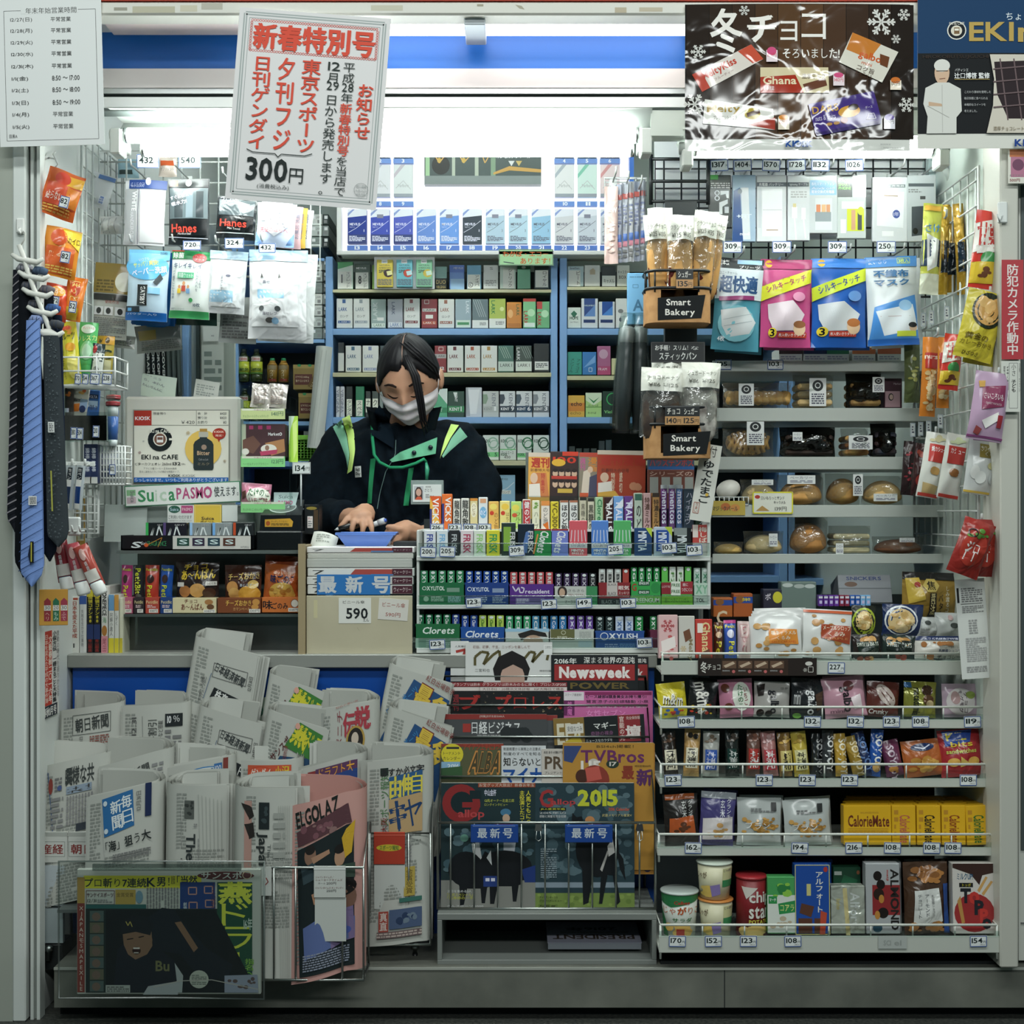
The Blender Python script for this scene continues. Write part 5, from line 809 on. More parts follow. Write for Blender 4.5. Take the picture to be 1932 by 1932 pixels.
item('change_pad','dark counter pad at the right of the blue coin tray','pad',(742,1022,786,1031),.3,.1,'box','2c3032','p','')
# newspaper rack
GN='newspapers in the rack'
def news(lab,bx,Y,art,fold='r',depth=.04,nl=4,lean=-3,tilt=0,col='b9bab3',bow=.01,gap=.004,cols=None,pcol='c2c3bc',skew=0):
 x0,y0,x1,y1=bx;s=sc(Y);w,h=(x1-x0)*s,(y1-y0)*s;m=1 if fold=='r'else-1
 c=at((x0+x1)/2,(y0+y1)/2,Y);o=thing('newspaper',lab,'newspaper',c,(lean,tilt,0),GN);r=depth/2
 rng=random.Random(int(x0+y0))
 def path(t,k,st=0):
  rr=max(r-k,.002)
  if t<=1:u=t;return(-w/2+st+(w-r-st)*u,k-bow*math.sin(math.pi*u)*(1 if k<.02 else.4))
  if t<=1.5:a=(t-1)/.5*math.pi;return(w/2-r+rr*math.sin(a),r-rr*math.cos(a))
  return(w/2-r-(t-1.5)/.7*w*.72,2*r-k+.004*math.sin((t-1.5)*6))
 def S(u,v,e):
  x,y=path((u if m>0 else 1-u)*1.08,0)
  zz=(.5-v)*h+skew*h*(u-.5)
  return(m*x,y-e,zz)
 pm=M(col,'p');rise=lambda t:.022*min(1,max(0,(t-1.0)/.5))**1.5+.006*max(0,t-1.5)
 gx_=lambda a,c,e,f,n:'g %.0f %.0f %.0f %.0f 8f928c %d'%(x0+(x1-x0)*a,y0+c,x0+(x1-x0)*e,y0+f,n)
 art=';'.join((gx_(.05,14,.22,120,16),gx_(.3,118,.95,170,9),gx_(.06,140,.26,300,24),gx_(.32,190,.9,260,12)))+';'+art
 def strip(b,k,st,t1,top,mm):
  n=26;v=[]
  for i in range(n+1):
   t=t1*i/n;x,y=path(t,k,st);zs=m*skew*h*(min(t,1)-.5)
   v+=[(m*x,y,-h/2+zs),(m*x,y,h/2-top+zs+rise(t))]
  b.add(v,[(2*i,2*i+2,2*i+3,2*i+1)for i in range(n)],mm,True)
 b=B();strip(b,0,0,2.2,0,pm);b.art(S,x1-x0,y1-y0,art if fold=='r'else art,'p',x0,y0,flat=False,e0=.0007);b.make('outer_sheet',o)
 b=B()
 for k in range(1,nl+1):strip(b,k*gap,-rng.uniform(-.004,.007)*k*.6,1.5+rng.uniform(.5,.75),rng.uniform(-.002,.006),M(pcol if k%2 else 'a9aaa3','p'))
 b.make('inner_pages',o)
 return o
def mirror_art(a,bx):return a
bt=lambda x0,y0,x1,y1,n=8,c='6f736d':'g %d %d %d %d %s %d'%(x0,y0,x1,y1,c,n)
news('morning newspaper with boxed masthead, tall one at the back left of the rack',(114,1334,230,1600),.13,'f 140 1347 216 1384 4a4e4c 1;k 142 1349 212 1382 4a4e4c 朝;'.replace('k 142 1349 212 1382 4a4e4c 朝;','')+'R -4 178 1366;b 146 1352 212 1378 3a3f3e 朝日新聞;R 0;k 155 1388 162 1415 555 12月31日;g 176 1388 214 1414 8a5a52 6;K 186 1418 222 1446 3a3f3e ング;g 132 1392 146 1436 8a8e88 2;'+bt(130,1400,150,1420,3),skew=.05,tilt=0)
news('newspaper with a black ten percent box at the back of the rack',(230,1330,356,1600),.125,'k 250 1352 260 1386 555 12.31;c 777 .8 272 1350 276 1450;k 284 1358 302 1420 2c3130 険料割引;k 304 1360 314 1420 444 ブレーキなど搭載;r 318 1348 352 1372 23282a;b 322 1352 330 1366 ddd 10;t 334 1352 346 1364 ddd ％;g 318 1376 350 1430 777 5;K 250 1396 266 1422 3a3f3e 新聞;c 999 .6 236 1446 280 1442',skew=.02)
NK='p 23282a %(a)s;'
def nikkei(x0,y0):return('f %d %d %d %d 555 1;R 14 %d %d;b %d %d %d %d 33383a 日本経済新聞;R 0;'%(x0+44,y0+40,x0+112,y0+66,x0+78,y0+53,x0+47,y0+44,x0+109,y0+62)+'k %d %d %d %d 444 12月31日;p 23282a %d %d %d %d %d %d %d %d;R 12 %d %d;b %d %d %d %d e4e4e0 株高・円安;R 0;'%(x0+116,y0+46,x0+124,y0+72,x0+52,y0+84,x0+124,y0+96,x0+124,y0+118,x0+46,y0+104,x0+84,y0+100,x0+56,y0+92,x0+120,y0+110)+'e %d %d %d %d 3a4244;k %d %d %d %d 555 ブリヂストン敗色;g %d %d %d %d 777 7;c 3a5a80 1 %d %d %d %d;r %d %d %d %d 7a4a3a;r %d %d %d %d 9aa4a8'%(x0+30,y0+122,x0+50,y0+146,x0+22,y0+70,x0+34,y0+118,x0+36,y0+122,x0+84,y0+170,x0+34,y0+110,x0+42,y0+60,x0+92,y0+128,x0+108,y0+150,x0+108,y0+124,x0+124,y0+160))
news('tall leaning economic newspaper standing highest at the back of the rack',(340,1218,466,1500),.155,nikkei(340,1214),fold='l',tilt=9,nl=7,skew=-.06,depth=.035)
news('economic newspaper with page edges at left in front of the tallest one',(352,1348,478,1580),.11,nikkei(352,1340),fold='l',tilt=9,nl=9,skew=-.06,depth=.04)
spo=lambda x0,y0:'R -58 %d %d;b %d %d %d %d 5a3030 サンスポ;R 0;p 2a4a6a %d %d %d %d %d %d %d %d;p 3f7a3a %d %d %d %d %d %d %d %d;R 16 %d %d;B %d %d %d %d d0c83a 燕;B %d %d %d %d d0c83a ドラ;R 0;k %d %d %d %d 8a3a3a 156キロ怪物右腕;p 223058 %d %d %d %d %d %d;e %d %d %d %d d8a090'%(x0+30,y0+70,x0+0,y0+62,x0+56,y0+76,x0+30,y0+84,x0+104,y0+70,x0+104,y0+100,x0+22,y0+104,x0+60,y0+12,x0+110,y0+24,x0+98,y0+76,x0+36,y0+64,x0+74,y0+44,x0+48,y0+20,x0+80,y0+60,x0+80,y0+22,x0+106,y0+66,x0+36,y0+62,x0+44,y0+100,x0+40,y0+100,x0+80,y0+84,x0+100,y0+104,x0+52,y0+14,x0+62,y0+26)
news('green and yellow sports newspaper leaning at the back middle of the rack',(484,1288,594,1530),.155,spo(484,1280),fold='l',tilt=9,nl=4,skew=-.07,depth=.03)
news('green and yellow sports newspaper leaning in front of its taller copy',(480,1358,604,1600),.11,spo(484,1348),fold='l',tilt=9,nl=8,skew=-.07,depth=.04)
news('sports newspaper with red headline and a gold ringed photo at the back',(603,1332,714,1600),.12,'k 642 1340 656 1440 8a4048 スポニチ;B 658 1346 684 1390 a8404a 伝;B 684 1338 712 1380 a8404a 説;e 664 1372 706 1428 b09048;e 668 1376 702 1424 2a2624;e 676 1384 692 1408 c8b8a8;n 670 1404 700 1424 5a5048 10 8;r 606 1340 612 1600 a0a29c;R -10 640 1330;t 640 1332 690 1336 a85a50 紅白の思い出;R 0',nl=8,depth=.06,skew=.05)
blu=lambda x0,y0:'p 2a4f7c %d %d %d %d %d %d %d %d;R -52 %d %d;b %d %d %d %d 3a7ab0 日刊スポーツ;R 0;R 14 %d %d;B %d %d %d %d 7a3030 最;B %d %d %d %d d8b84a 最;B %d %d %d %d d8b84a 多;t %d %d %d %d 8a3a38 紅白出場歌手;R 0'%(x0+50,y0+20,x0+126,y0+40,x0+118,y0+150,x0+6,y0+150,x0+36,y0+70,x0+0,y0+60,x0+78,y0+76,x0+88,y0+60,x0+55,y0+28,x0+88,y0+84,x0+56,y0+30,x0+86,y0+82,x0+90,y0+34,x0+122,y0+84,x0+62,y0+8,x0+122,y0+20)
news('blue and gold sports newspaper leaning at the back right of the rack',(706,1270,828,1530),.155,blu(706,1262),fold='l',tilt=11,nl=5,skew=-.05,depth=.03)
news('blue and gold sports newspaper with thick page edges in front of its copy',(708,1352,832,1600),.11,blu(708,1346),fold='l',tilt=10,nl=9,skew=-.06,depth=.04)
item('shop_emblem_plate','round green emblem plate on the blue counter front behind the newspapers','plate',(440,1316,502,1392),.195,.004,'card','8a9a88','g','e 442 1318 500 1390 3f6a58;e 446 1322 496 1386 a8b4a4;b 462 1340 496 1352 2a5a48 KIO;b 462 1356 500 1368 2a5a48 EW')
item('small_sign','small black and yellow sign on the blue counter front','sign',(588,1318,608,1376),.195,.003,'card','c8b83a','g','r 590 1332 602 1362 1c1e1e;b 592 1336 600 1358 c8c8c0 年')
news('newspaper with vertical black headline at the left of the middle row',(74,1436,204,1700),.06,'k 131 1448 150 1482 3a3f3e 異;b 132 1448 190 1482 3a3f3e 異様な共;c 3a5a8a 1.5 92 1450 106 1566;e 94 1462 104 1492 8a4038;g 108 1462 124 1490 777 4;e 114 1478 124 1488 4a5a8a;r 134 1484 186 1498 8a98a8;k 136 1486 184 1497 444 社;g 100 1498 128 1560 888 6;G 134 1502 190 1556 888 9;r 156 1556 190 1570 3a4048',skew=.09,nl=3,depth=.055,lean=-4)
news('newspaper with a boxed vertical masthead in the middle row',(184,1432,322,1700),.055,'f 220 1460 262 1480 666 1;R -12 250 1465;b 226 1454 292 1478 4a4e4c 東京新聞;R 0;g 230 1482 300 1500 999 4;g 296 1450 318 1490 888 4',skew=.12,nl=6,depth=.05,lean=-4)
news('sports newspaper with red and blue page tops in the middle row',(312,1440,440,1700),.06,'e 350 1450 432 1474 3a78b0;e 352 1452 430 1472 c8ccc8;b 356 1455 412 1470 2f5f98 東スポ;r 414 1448 430 1468 3a6aa0;t 416 1452 428 1464 ddd 100;r 350 1474 432 1500 2a4f86;b 384 1474 430 1484 c8c04a 芸能;r 432 1440 440 1520 7a3a34',skew=.08,nl=8,depth=.05,lean=-4)
b=None
news('evening newspaper with orange oval masthead in the middle row',(453,1436,568,1700),.05,'r 470 1444 564 1474 c0553a;e 471 1446 528 1474 b8472f;e 473 1448 526 1472 c8583e;b 478 1450 522 1468 e4dcd0 ゲンダイ;b 532 1446 562 1466 d8b83a 小沢;r 470 1468 516 1476 5a8a58;t 472 1469 514 1475 c8d8c0 新春特別号;e 518 1464 540 1484 3a2c28;k 543 1468 563 1492 3a3a3a 月',nl=3,depth=.06,lean=-4)
news('purple orange sports newspaper in the middle row behind the pink paper',(570,1438,690,1700),.045,'r 600 1446 688 1474 5a3a5a;b 608 1446 684 1468 d89a3a ドラフト大;p 2a4480 604 1466 688 1462 688 1560 660 1540 606 1490;V 618 1470 640 1540 c8b070 最高;V 650 1474 680 1560 b86a4a 選手;r 582 1448 600 1470 8a3a3a;k 584 1452 592 1468 ddd 130円;n 640 1480 688 1590 3a3a52 14 22 3 6a4a3a 8a7a4a',skew=.1,nl=6,depth=.06,lean=-4)
news('colourful sports newspaper filling the right pocket of the rack',(692,1434,816,1778),.02,'k 722 1456 742 1556 4a7a4a スポーツ報知;r 722 1448 740 1462 2a3430;b 724 1450 772 1464 2a2a2c あすか;b 774 1448 814 1464 2a2a2c 必文字;p 2f5a86 742 1466 812 1458 812 1500 742 1508;B 744 1466 768 1506 d8c850 由;B 770 1464 792 1504 d8c850 伸;B 792 1462 812 1500 d8c850 自;p b89a70 742 1508 812 1500 812 1572 742 1572;B 744 1512 780 1566 22406a キ;B 776 1510 812 1562 22406a ャ;k 724 1540 738 1568 8a3a38 大阪;g 766 1576 792 1626 888 8;r 776 1636 800 1690 b09a4a;v 780 1640 796 1686 5a4a28 金賞受賞;r 720 1714 742 1752 a04a40;V 722 1716 740 1750 d8c8c0 真直;r 744 1712 812 1748 4a5a78;n 750 1714 810 1746 2a3a58 10 14 6 6a7a8a;r 716 1752 812 1764 6a5a5a;g 716 1753 812 1763 b8a8a0 2;r 766 1692 812 1700 3a6a60',nl=8,depth=.06,lean=-4,skew=.03)
news('newspaper with blue masthead box at the left of the front row',(164,1492,304,1700),-.03,'p 2f6aa0 198 1502 264 1494 268 1562 204 1574;k 220 1508 242 1566 e4e6e6 毎日新聞;'.replace('k 220 1508 242 1566 e4e6e6 毎日新聞;','R -7 235 1535;b 219 1508 242 1532 dfe4e6 新;b 243 1504 264 1528 dfe4e6 毎;b 220 1536 242 1562 dfe4e6 聞;b 243 1532 264 1558 dfe4e6 日;R 0;')+'e 201 1506 210 1516 c8d4dc;e 204 1558 213 1568 c8d4dc;r 290 1488 300 1550 1f2c50;k 272 1500 282 1536 666 12月31日;R -6 240 1590;b 208 1580 300 1600 262c2c 「海」狙う大;R 0;g 224 1608 300 1622 777 4;c 999 .6 196 1520 206 1616',skew=.12,nl=4,depth=.06,lean=-3)
news('english newspaper bundle with thick page edges in the front row',(306,1482,428,1700),-.03,'r 328 1510 352 1544 5a5e5a;n 328 1510 352 1544 3a3e3c 8 10;L 333 1572 356 1622 33393a The;l 320 1618 324 1640 666 Int;c 888 .7 318 1520 322 1600;g 352 1552 360 1560 888 2;L 362 1580 366 1620 888 edition;'+';'.join('c 9a9c96 1 %d %d %d 1700'%(362+i*9,1498+i*2,372+i*8)for i in range(7)),fold='l',nl=9,depth=.07,lean=-3,gap=.0035)
news('english newspaper with sideways masthead standing deep in the front pocket',(436,1488,556,1846),-.105,'r 440 1512 452 1640 b08a80;p 2a2624 436 1516 452 1524 458 1540 446 1548;p 2a2624 440 1556 456 1552 460 1578 446 1584;r 470 1514 496 1564 20282a;n 472 1520 494 1560 3a4648 6 14;L 464 1570 492 1640 2a3030 Japan;l 492 1592 500 1616 4a5050 The;g 506 1530 534 1640 9a9c96 6;'+';'.join('c 9fa19b 1 %d 1520 %d 1840'%(518+i*5,526+i*4)for i in range(6)),fold='l',nl=9,depth=.07,lean=-3)
news('pink football newspaper rolled in the front wire pocket',(551,1508,688,1842),-.108,'R -9 615 1530;b 560 1514 662 1546 1c2220 ELGOLAZ;R 0;p 5a3a40 562 1560 680 1528 684 1564 566 1588;n 566 1548 682 1580 7a5058 12 14 2 3a2a30 8a6a68;p 1c2628 564 1594 686 1566 688 1830 572 1830;e 582 1590 610 1626 8a6a58;e 584 1588 608 1606 22201e;p 3a4a50 574 1630 606 1620 620 1650 580 1660;p a8826a 598 1612 640 1604 642 1612 604 1624;e 652 1606 676 1642 b08a70;e 652 1600 676 1618 1c1a1a;p c8a030 668 1590 688 1560 684 1620 676 1630;p 3a4a40 650 1640 688 1640 688 1668 654 1660;e 656 1676 690 1730 7a5a4c;e 652 1664 690 1700 1a1818;p b8886a 600 1680 650 1670 656 1690 606 1700;p 5a6a9a 580 1740 640 1720 688 1740 688 1780 584 1800;p 7a6a90 640 1730 686 1720 688 1780 646 1790;g 580 1790 682 1822 8a90a0 7;e 672 1756 684 1770 4a5aa0',col='c89890',pcol='b8867e',nl=3,depth=.075,skew=.08,lean=-3,bow=.018)
CH=M('a8aca8','m')
def pocket(lab,xs,y0,y1,Y,d,yback=None,r=.0024):
 o=thing('wire_pocket',lab,'rack',at((xs[0]+xs[-1])/2,y1,Y));s=sc(Y);O=(xs[0]+xs[-1])/2
 zt=(y1-y0)*s;xl,xr=(xs[0]-O)*s,(xs[-1]-O)*s;zb=zt if yback is None else(y1-yback)*s
 b=B();b.tube([(xl,d,zb),(xl,0,zt),(xr,0,zt),(xr,d,zb)],r*1.3,CH,8);b.make('top_rail',o)
 b=B();b.tube([(xl,d,0),(xl,0,0),(xr,0,0),(xr,d,0)],r*1.3,CH,8);b.make('bottom_rail',o)
 for x in xs:b=B();b.tube([((x-O)*s,0,0),((x-O)*s,-.002,zt)],r,CH,6);b.make('wire',o)
 for xx in(xl,xr):b=B();b.tube([(xx,d,0),(xx,d,zb)],r,CH,6);b.make('back_wire',o)
 return o
pocket('lower chrome wire pocket holding the pink newspaper and english newspapers',(497,517,558,601,646,686),1637,1849,-.13,.1,1572)
pocket('chrome wire pocket holding the tall sports newspaper at the right',(698,727,771,812),1572,1782,.01,.1,1440)
for lab,bx,Y,art in(('white folded price holder on the lower wire pocket',(592,1634,652,1694),-.137,'t 595 1653 630 1657 7a4a48 ジャパンタイムズ／;t 595 1658 646 1662 7a4a48 ニューヨークタイムズ;t 616 1664 634 1669 444 200円;t 600 1665 614 1668 777 月～土;t 595 1673 648 1677 7a4a48 ジャパンタイムズ オン サンデー;t 616 1678 634 1683 444 250円'),('red label holder with a yellow oval on the right wire pocket',(705,1570,764,1631),.002,'e 710 1593 758 1606 c8b43a;b 716 1595 752 1604 3a6a3a スポーツ報知')):
 red='red'in lab
 item('label_holder',lab,'label',bx,Y,.003,'box','b0402f'if red else 'c9cbc6','s',art+(';r 705 1574 764 1577 c85a48'if red else ';r 592 1637 652 1641 dcdedb'))
item('label_plate','blank white label plate hanging below the red label holder','label',(706,1632,764,1715),.004,.002,'card','c4c7c2','s','')
item('label_plate','blank white label plate hanging below the folded price holder','label',(594,1694,653,1776),-.134,.002,'card','c4c7c2','s','')
item('label_plate','white label plate with faded red mark at the left of the lower pocket','label',(486,1636,512,1690),-.136,.002,'card','c0c2bd','s','c 8a4a48 2 502 1656 506 1664 500 1670')
for bx,t,lab in(((73,1570,127,1628),'産経','white newspaper name plate in red characters at the far left'),((128,1570,182,1628),'朝日','white newspaper name plate in red characters behind the blue masthead paper')):
 item('name_plate',lab,'label',bx,.045,.02,'box','cfd0ca','g','f %d 1588 %d 1616 8a8e8a .8;b %d 1593 %d 1611 8a3a38 %s;r %d 1570 %d 1578 aeb0aa'%(bx[0]+2,bx[2]-5,bx[0]+6,bx[2]-8,t,bx[0],bx[2]))
o=thing('newspaper_stand','white stand with a black foot behind the newspaper sleeve at lower left','stand',at(98,1828,.05));s=sc(.05)
b=B();b.box(-25*s,26*s,-.006,0,120*s,196*s,M('b8c0c4','g'));b.box(-18*s,24*s,-.012,0,52*s,116*s,M('9aa4a6','g'));b.make('backplate',o)
b=B();b.box(-26*s,22*s,-.012,.06,0,50*s,M('1a1d1e','g'),.003);b.make('foot',o)
b=B();b.lathe([(0,0),(5*s,0),(5*s,16*s),(8*s,18*s),(8*s,26*s),(0,28*s)],M('7a807e','m'),12,(0,-.02,22*s));b.make('bolt',o)
b=B();b.box(24*s,430*s,-.05,.14,118*s,124*s,M('5a605f','h'));b.make('tray_floor',o)
o=thing('rack_foot','black adjustable foot under the right wire pocket','foot',at(783,1826,.06));s=sc(.06)
b=B();b.lathe([(0,0),(8*s,0),(9*s,12*s),(5*s,22*s),(5*s,28*s),(0,28*s)],M('151718','g'),14);b.make('rubber_foot',o)
b=B();b.lathe([(0,28*s),(4*s,28*s),(4*s,36*s),(8*s,36*s),(8*s,44*s),(0,44*s)],M('8a908e','m'),10);b.make('threaded_stem',o)
o=thing('vinyl_sleeve','clear vinyl sleeve hanging in front of the newspaper rack','sleeve',at(305,1754,-.158));s=sc(-.158)
b=B();
def sv(u,v):return((-193+388*u)*s,-.004+.006*math.sin(5*u)*v,(130-258*v)*s)
b.grid(sv,14,10,SLEEVE);b.make('front_film',o)
b=B();b.tube([tuple(Vector(sv(0,0))),tuple(Vector(sv(0,1))),tuple(Vector(sv(.5,1))),tuple(Vector(sv(1,1))),tuple(Vector(sv(1,0))),tuple(Vector(sv(.5,0)))],.0022,film('sleeve_edge','d8dedc',.25,0,.3),6,closed=True)
b.box(-130*s,150*s,-.003,.003,112*s,124*s,film('sleeve_rail','ccd4d2',.2,0,.2));b.make('seam',o)
item('newspaper','sports front page with a baseball pitcher photo inside the vinyl sleeve','newspaper',(145,1640,492,1876),-.142,.012,'box','b4b6ae','p','r 158 1652 380 1676 c8c23c;b 160 1657 240 1674 1f2c34 プロ斬り7;b 240 1657 276 1674 1f2c34 連続;b 277 1656 294 1673 1f2c34 K;b 296 1655 320 1672 1f2c34 男！;t 323 1652 330 1668 333 創価;b 334 1652 372 1670 1f2c34 「当然;e 372 1644 480 1660 5a3234;b 380 1645 456 1658 c8ccc4 サンスポ;o 458 1644 474 1658 c8b89a 1.5;'+'r 146 1655 160 1872 7a3a34;r 146 1655 160 1704 a8884a;v 148 1708 159 1870 d0c0b4 XJAPANモSMAPEXILE;f 163 1680 216 1706 6a3a40 1;b 164 1684 214 1692 5a3a44 サンケイスポーツ;t 165 1696 182 1702 444 12/31;g 184 1696 212 1703 888 2;r 218 1678 256 1710 a8904a;t 220 1684 252 1692 5a4a2c 金賞受賞;e 256 1680 270 1704 6a8a9a;G 276 1674 338 1722 777 11;r 162 1706 276 1714 2a5a58;'+'r 340 1664 406 1800 1f3a70;'+';'.join('f %d %d %d %d b8887c 2'%(x,y,x+15,y+13)for x,y in((356,1674),(386,1672),(357,1702),(388,1698),(360,1748),(392,1744)))+';c b8887c 2 340 1726 366 1726 366 1716 396 1716 396 1726 406 1726;c b8887c 2 342 1734 406 1728;v 398 1664 408 1720 5a3038 156キロ怪物右腕;V 346 1702 353 1722 b8c0c8 創価大;'+'r 410 1664 476 1840 1f4a38;B 414 1664 474 1704 c8cc48 燕;B 418 1704 468 1746 c8cc48 ド;B 418 1748 476 1792 c8cc48 ラ;p c8cc48 428 1800 452 1796 452 1836 438 1836 438 1812 428 1814;b 460 1732 476 1754 b8c4b8 16年;V 462 1808 480 1842 7aa848 指名へ;'+'r 162 1714 410 1872 1c2a2a;'+';'.join('r 170 %d 196 %d %s;e 174 %d 190 %d 6a5a50'%(1718+i*22,1738+i*22,('4a5a58','5a5a4a')[i%2],1721+i*22,1737+i*22)for i in range(7))+';p 10191d 200 1716 406 1716 470 1840 470 1872 200 1872;p 141e26 280 1730 306 1712 330 1716 346 1740 392 1790 440 1820 430 1846 380 1848 340 1800 290 1790;p 7a5e4a 330 1740 342 1738 374 1788 366 1796;p 151d26 222 1790 246 1770 300 1790 330 1812 334 1850 300 1872 214 1872;'+'p 7a5f4c 232 1762 286 1752 288 1784 278 1800 256 1810 242 1800 234 1782;e 278 1766 288 1780 7a5f4c;p 141c22 226 1762 232 1740 250 1726 278 1728 290 1744 284 1764 250 1756;e 250 1786 266 1800 2a1614;r 252 1787 264 1790 c8c0b8;r 253 1796 262 1798 b8b0a8;c 201818 2 240 1772 252 1770;c 201818 2 262 1768 272 1766;c a89a50 1.5 238 1738 242 1746 246 1738 250 1748;b 294 1812 320 1832 6a6a48 Bu;p 9aa0a0 330 1816 346 1840 344 1872 306 1872 334 1850;p 9a9ea0 280 1860 340 1850 336 1876 270 1876;e 358 1830 394 1864 a8aca0;g 362 1838 390 1858 6a6e68 6;'+'r 200 1858 246 1872 9aa09a;g 202 1860 244 1871 555 3;p 8a90a0 424 1840 486 1838 488 1872 424 1872;n 428 1842 486 1870 5a4a48 8 12;c a8a49c 1.5 290 1862 340 1850 400 1848 488 1866',rot=(0,0,0))
# the clerk
from mathutils.bvhtree import BVHTree
SKIN=M('b88c72','k');HAIR=M('100e12','s')
_b0=HAIR.node_tree.nodes['Principled BSDF'];_b0.inputs['Roughness'].default_value=.52;_b0.inputs['Specular IOR Level'].default_value=.3
def fuse(b,name,parent,mat,vox,smooth=0,it=0):
 """one continuous surface from overlapping volumes"""
 o=b.make(name);md=o.modifiers.new('r','REMESH');md.mode='VOXEL';md.voxel_size=vox
 if smooth:m2=o.modifiers.new('s','SMOOTH');m2.factor=smooth;m2.iterations=it
 bpy.context.view_layer.update()
 ev=o.evaluated_get(bpy.context.evaluated_depsgraph_get());me=bpy.data.meshes.new_from_object(ev)
 o.modifiers.clear();o.data=me;me.materials.clear();me.materials.append(mat)
 me.polygons.foreach_set('use_smooth',[True]*len(me.polygons));o.parent=parent
 return o
PO=Vector((-.29,.75,0));clerk=thing('person','clerk in white mask and navy jacket with lime shoulder stripes, head bowed over the counter','person',PO)
def W(px,py,Y):return at(px,py,Y)-PO
HM=Matrix.Translation(W(772,716,.66))@Euler((R(30),R(-3),R(-7))).to_matrix().to_4x4()
def gs(x,z,cx,cz,sx,sz):return math.exp(-((x-cx)/sx)**2-((z-cz)/sz)**2)
def headp(q,k=1.0,ns=1):
 x,y,z=q.x*.075,q.y*.094,q.z*.112
 if z<0:t=-z/.112;x*=1-.30*t**1.6;y*=1-(.10 if y<0 else.35)*t**1.5
 if y<0:
  f=min(1,-q.y*1.3)
  y-=f*(ns*.019*gs(x,z,0,-.030,.011,.020)+.010*gs(x,z,0,-.008,.008,.022)+.006*gs(x,z,0,-.066,.022,.012)+.004*gs(abs(x),z,.034,-.03,.018,.02)+.004*gs(abs(x),z,.028,.022,.022,.008)+.006*gs(x,z,0,-.1,.02,.014))
  y+=f*.010*gs(abs(x),z,.031,.0,.014,.010)
 return Vector((x*k,y*k,z*k))
b=B()
def hg(u,v):t=2*math.pi*u;p=math.pi*v;return tuple(HM@headp(Vector((math.cos(t)*math.sin(p),math.sin(t)*math.sin(p),math.cos(p)))))
b.grid(hg,72,56,SKIN)
for sx in(-1,1):b.ball(tuple(HM@Vector((sx*.081,.004,-.006))),(.009,.016,.028),SKIN,12)
neck=HM@Vector((0,.03,-.06))
def V(*a):return Vector(a)-PO
b.tube([neck,V(-.275,.73,1.27),V(-.285,.77,1.2)],[.047,.05,.07],SKIN,14)
b.tube([V(-.29,.78,1.24),V(-.29,.79,1.1),V(-.29,.8,.95),V(-.29,.8,.84)],[.10,.12,.115,.12],SKIN,16)
for sx,sh,el,wr in((-1,V(-.43,.77,1.235),V(-.495,.70,1.03),V(-.385,.52,1.045)),(1,V(-.15,.77,1.235),V(-.085,.70,1.02),V(-.225,.53,1.0))):
 b.tube([V(-.29+sx*.05,.78,1.24),sh,(sh+el)/2,el,(el+wr)/2,wr],[.06,.052,.044,.038,.034,.026],SKIN,12)
 b.tube([V(-.29+sx*.07,.8,.86),V(-.29+sx*.085,.79,.48),V(-.29+sx*.09,.80,.09)],[.085,.058,.04],SKIN,12)
 b.tube([V(-.29+sx*.09,.83,.045),V(-.29+sx*.09,.70,.03)],[.04,.03],SKIN,10)
def finger(pts,r0):b.tube(pts,[r0*(1-.10*i)for i in range(len(pts))],SKIN,8);b.ball(tuple(pts[-1]),r0*(1-.10*(len(pts)-1))*1.02,SKIN,8)
b.tube([V(-.385,.52,1.045),W(690,968,.50),W(676,976,.485)],[.024,.026,.022],SKIN,10)
b.ball(tuple(W(680,975,.485)),(.036,.03,.02),SKIN,12)
finger([W(664,972,.475),W(654,980,.463),W(648,988,.457),W(642,993,.455)],.0092)
finger([W(672,978,.468),W(667,985,.452),W(665,993,.448),W(664,1000,.447)],.0095)
finger([W(684,980,.468),W(684,988,.452),W(685,996,.447),W(684,1003,.446)],.0095)
finger([W(695,978,.472),W(699,986,.456),W(701,995,.450),W(702,1003,.449)],.0088)
finger([W(668,976,.50),W(655,984,.495),W(648,990,.49)],.0098)
b.tube([V(-.225,.53,1.0),W(764,1000,.50),W(752,1004,.49)],[.025,.027,.024],SKIN,10)
b.ball(tuple(W(753,1006,.485)),(.030,.028,.025),SKIN,12)
finger([W(745,994,.475),W(735,998,.462),W(730,1004,.462),W(732,1010,.466)],.009)
finger([W(746,1001,.468),W(736,1006,.455),W(731,1013,.458),W(734,1018,.464)],.0092)
finger([W(749,1009,.464),W(740,1014,.453),W(735,1020,.457),W(738,1024,.463)],.009)
finger([W(754,1016,.464),W(746,1021,.456),W(742,1026,.46)],.0082)
finger([W(758,1000,.466),W(748,998,.455),W(738,994,.452),W(732,994,.452)],.0095)
body=fuse(b,'body',clerk,SKIN,.0036,.4,2)
b=B();JK=grain('050d15','09151e',60,rough=.85);JK.node_tree.nodes['Principled BSDF'].inputs['Specular IOR Level'].default_value=.12
def torso(u,v):
 z=.74+.565*v;t=2*math.pi*u;k=v
 rx=.165+.035*math.sin(k*2.2)if k<.86 else.195*max(.30,1-((k-.86)/.14)**2*.66)
 ry=.125 if k<.8 else.125*(1-(k-.8)*1.6)
 yc=.80-.05*k;en=min(1,v*40,(1-v)*40);rx*=en;ry*=en
 return tuple(V(-.29+rx*math.cos(t),yc+ry*math.sin(t),z-(.035*abs(math.cos(t))**2*max(0,k-.8)*5)))
b.grid(torso,36,24,JK);b.ball(tuple(V(-.29,.76,1.26)),(.12,.08,.04),JK,16);b.ball(tuple(V(-.29,.8,.75)),(.16,.12,.03),JK,12)
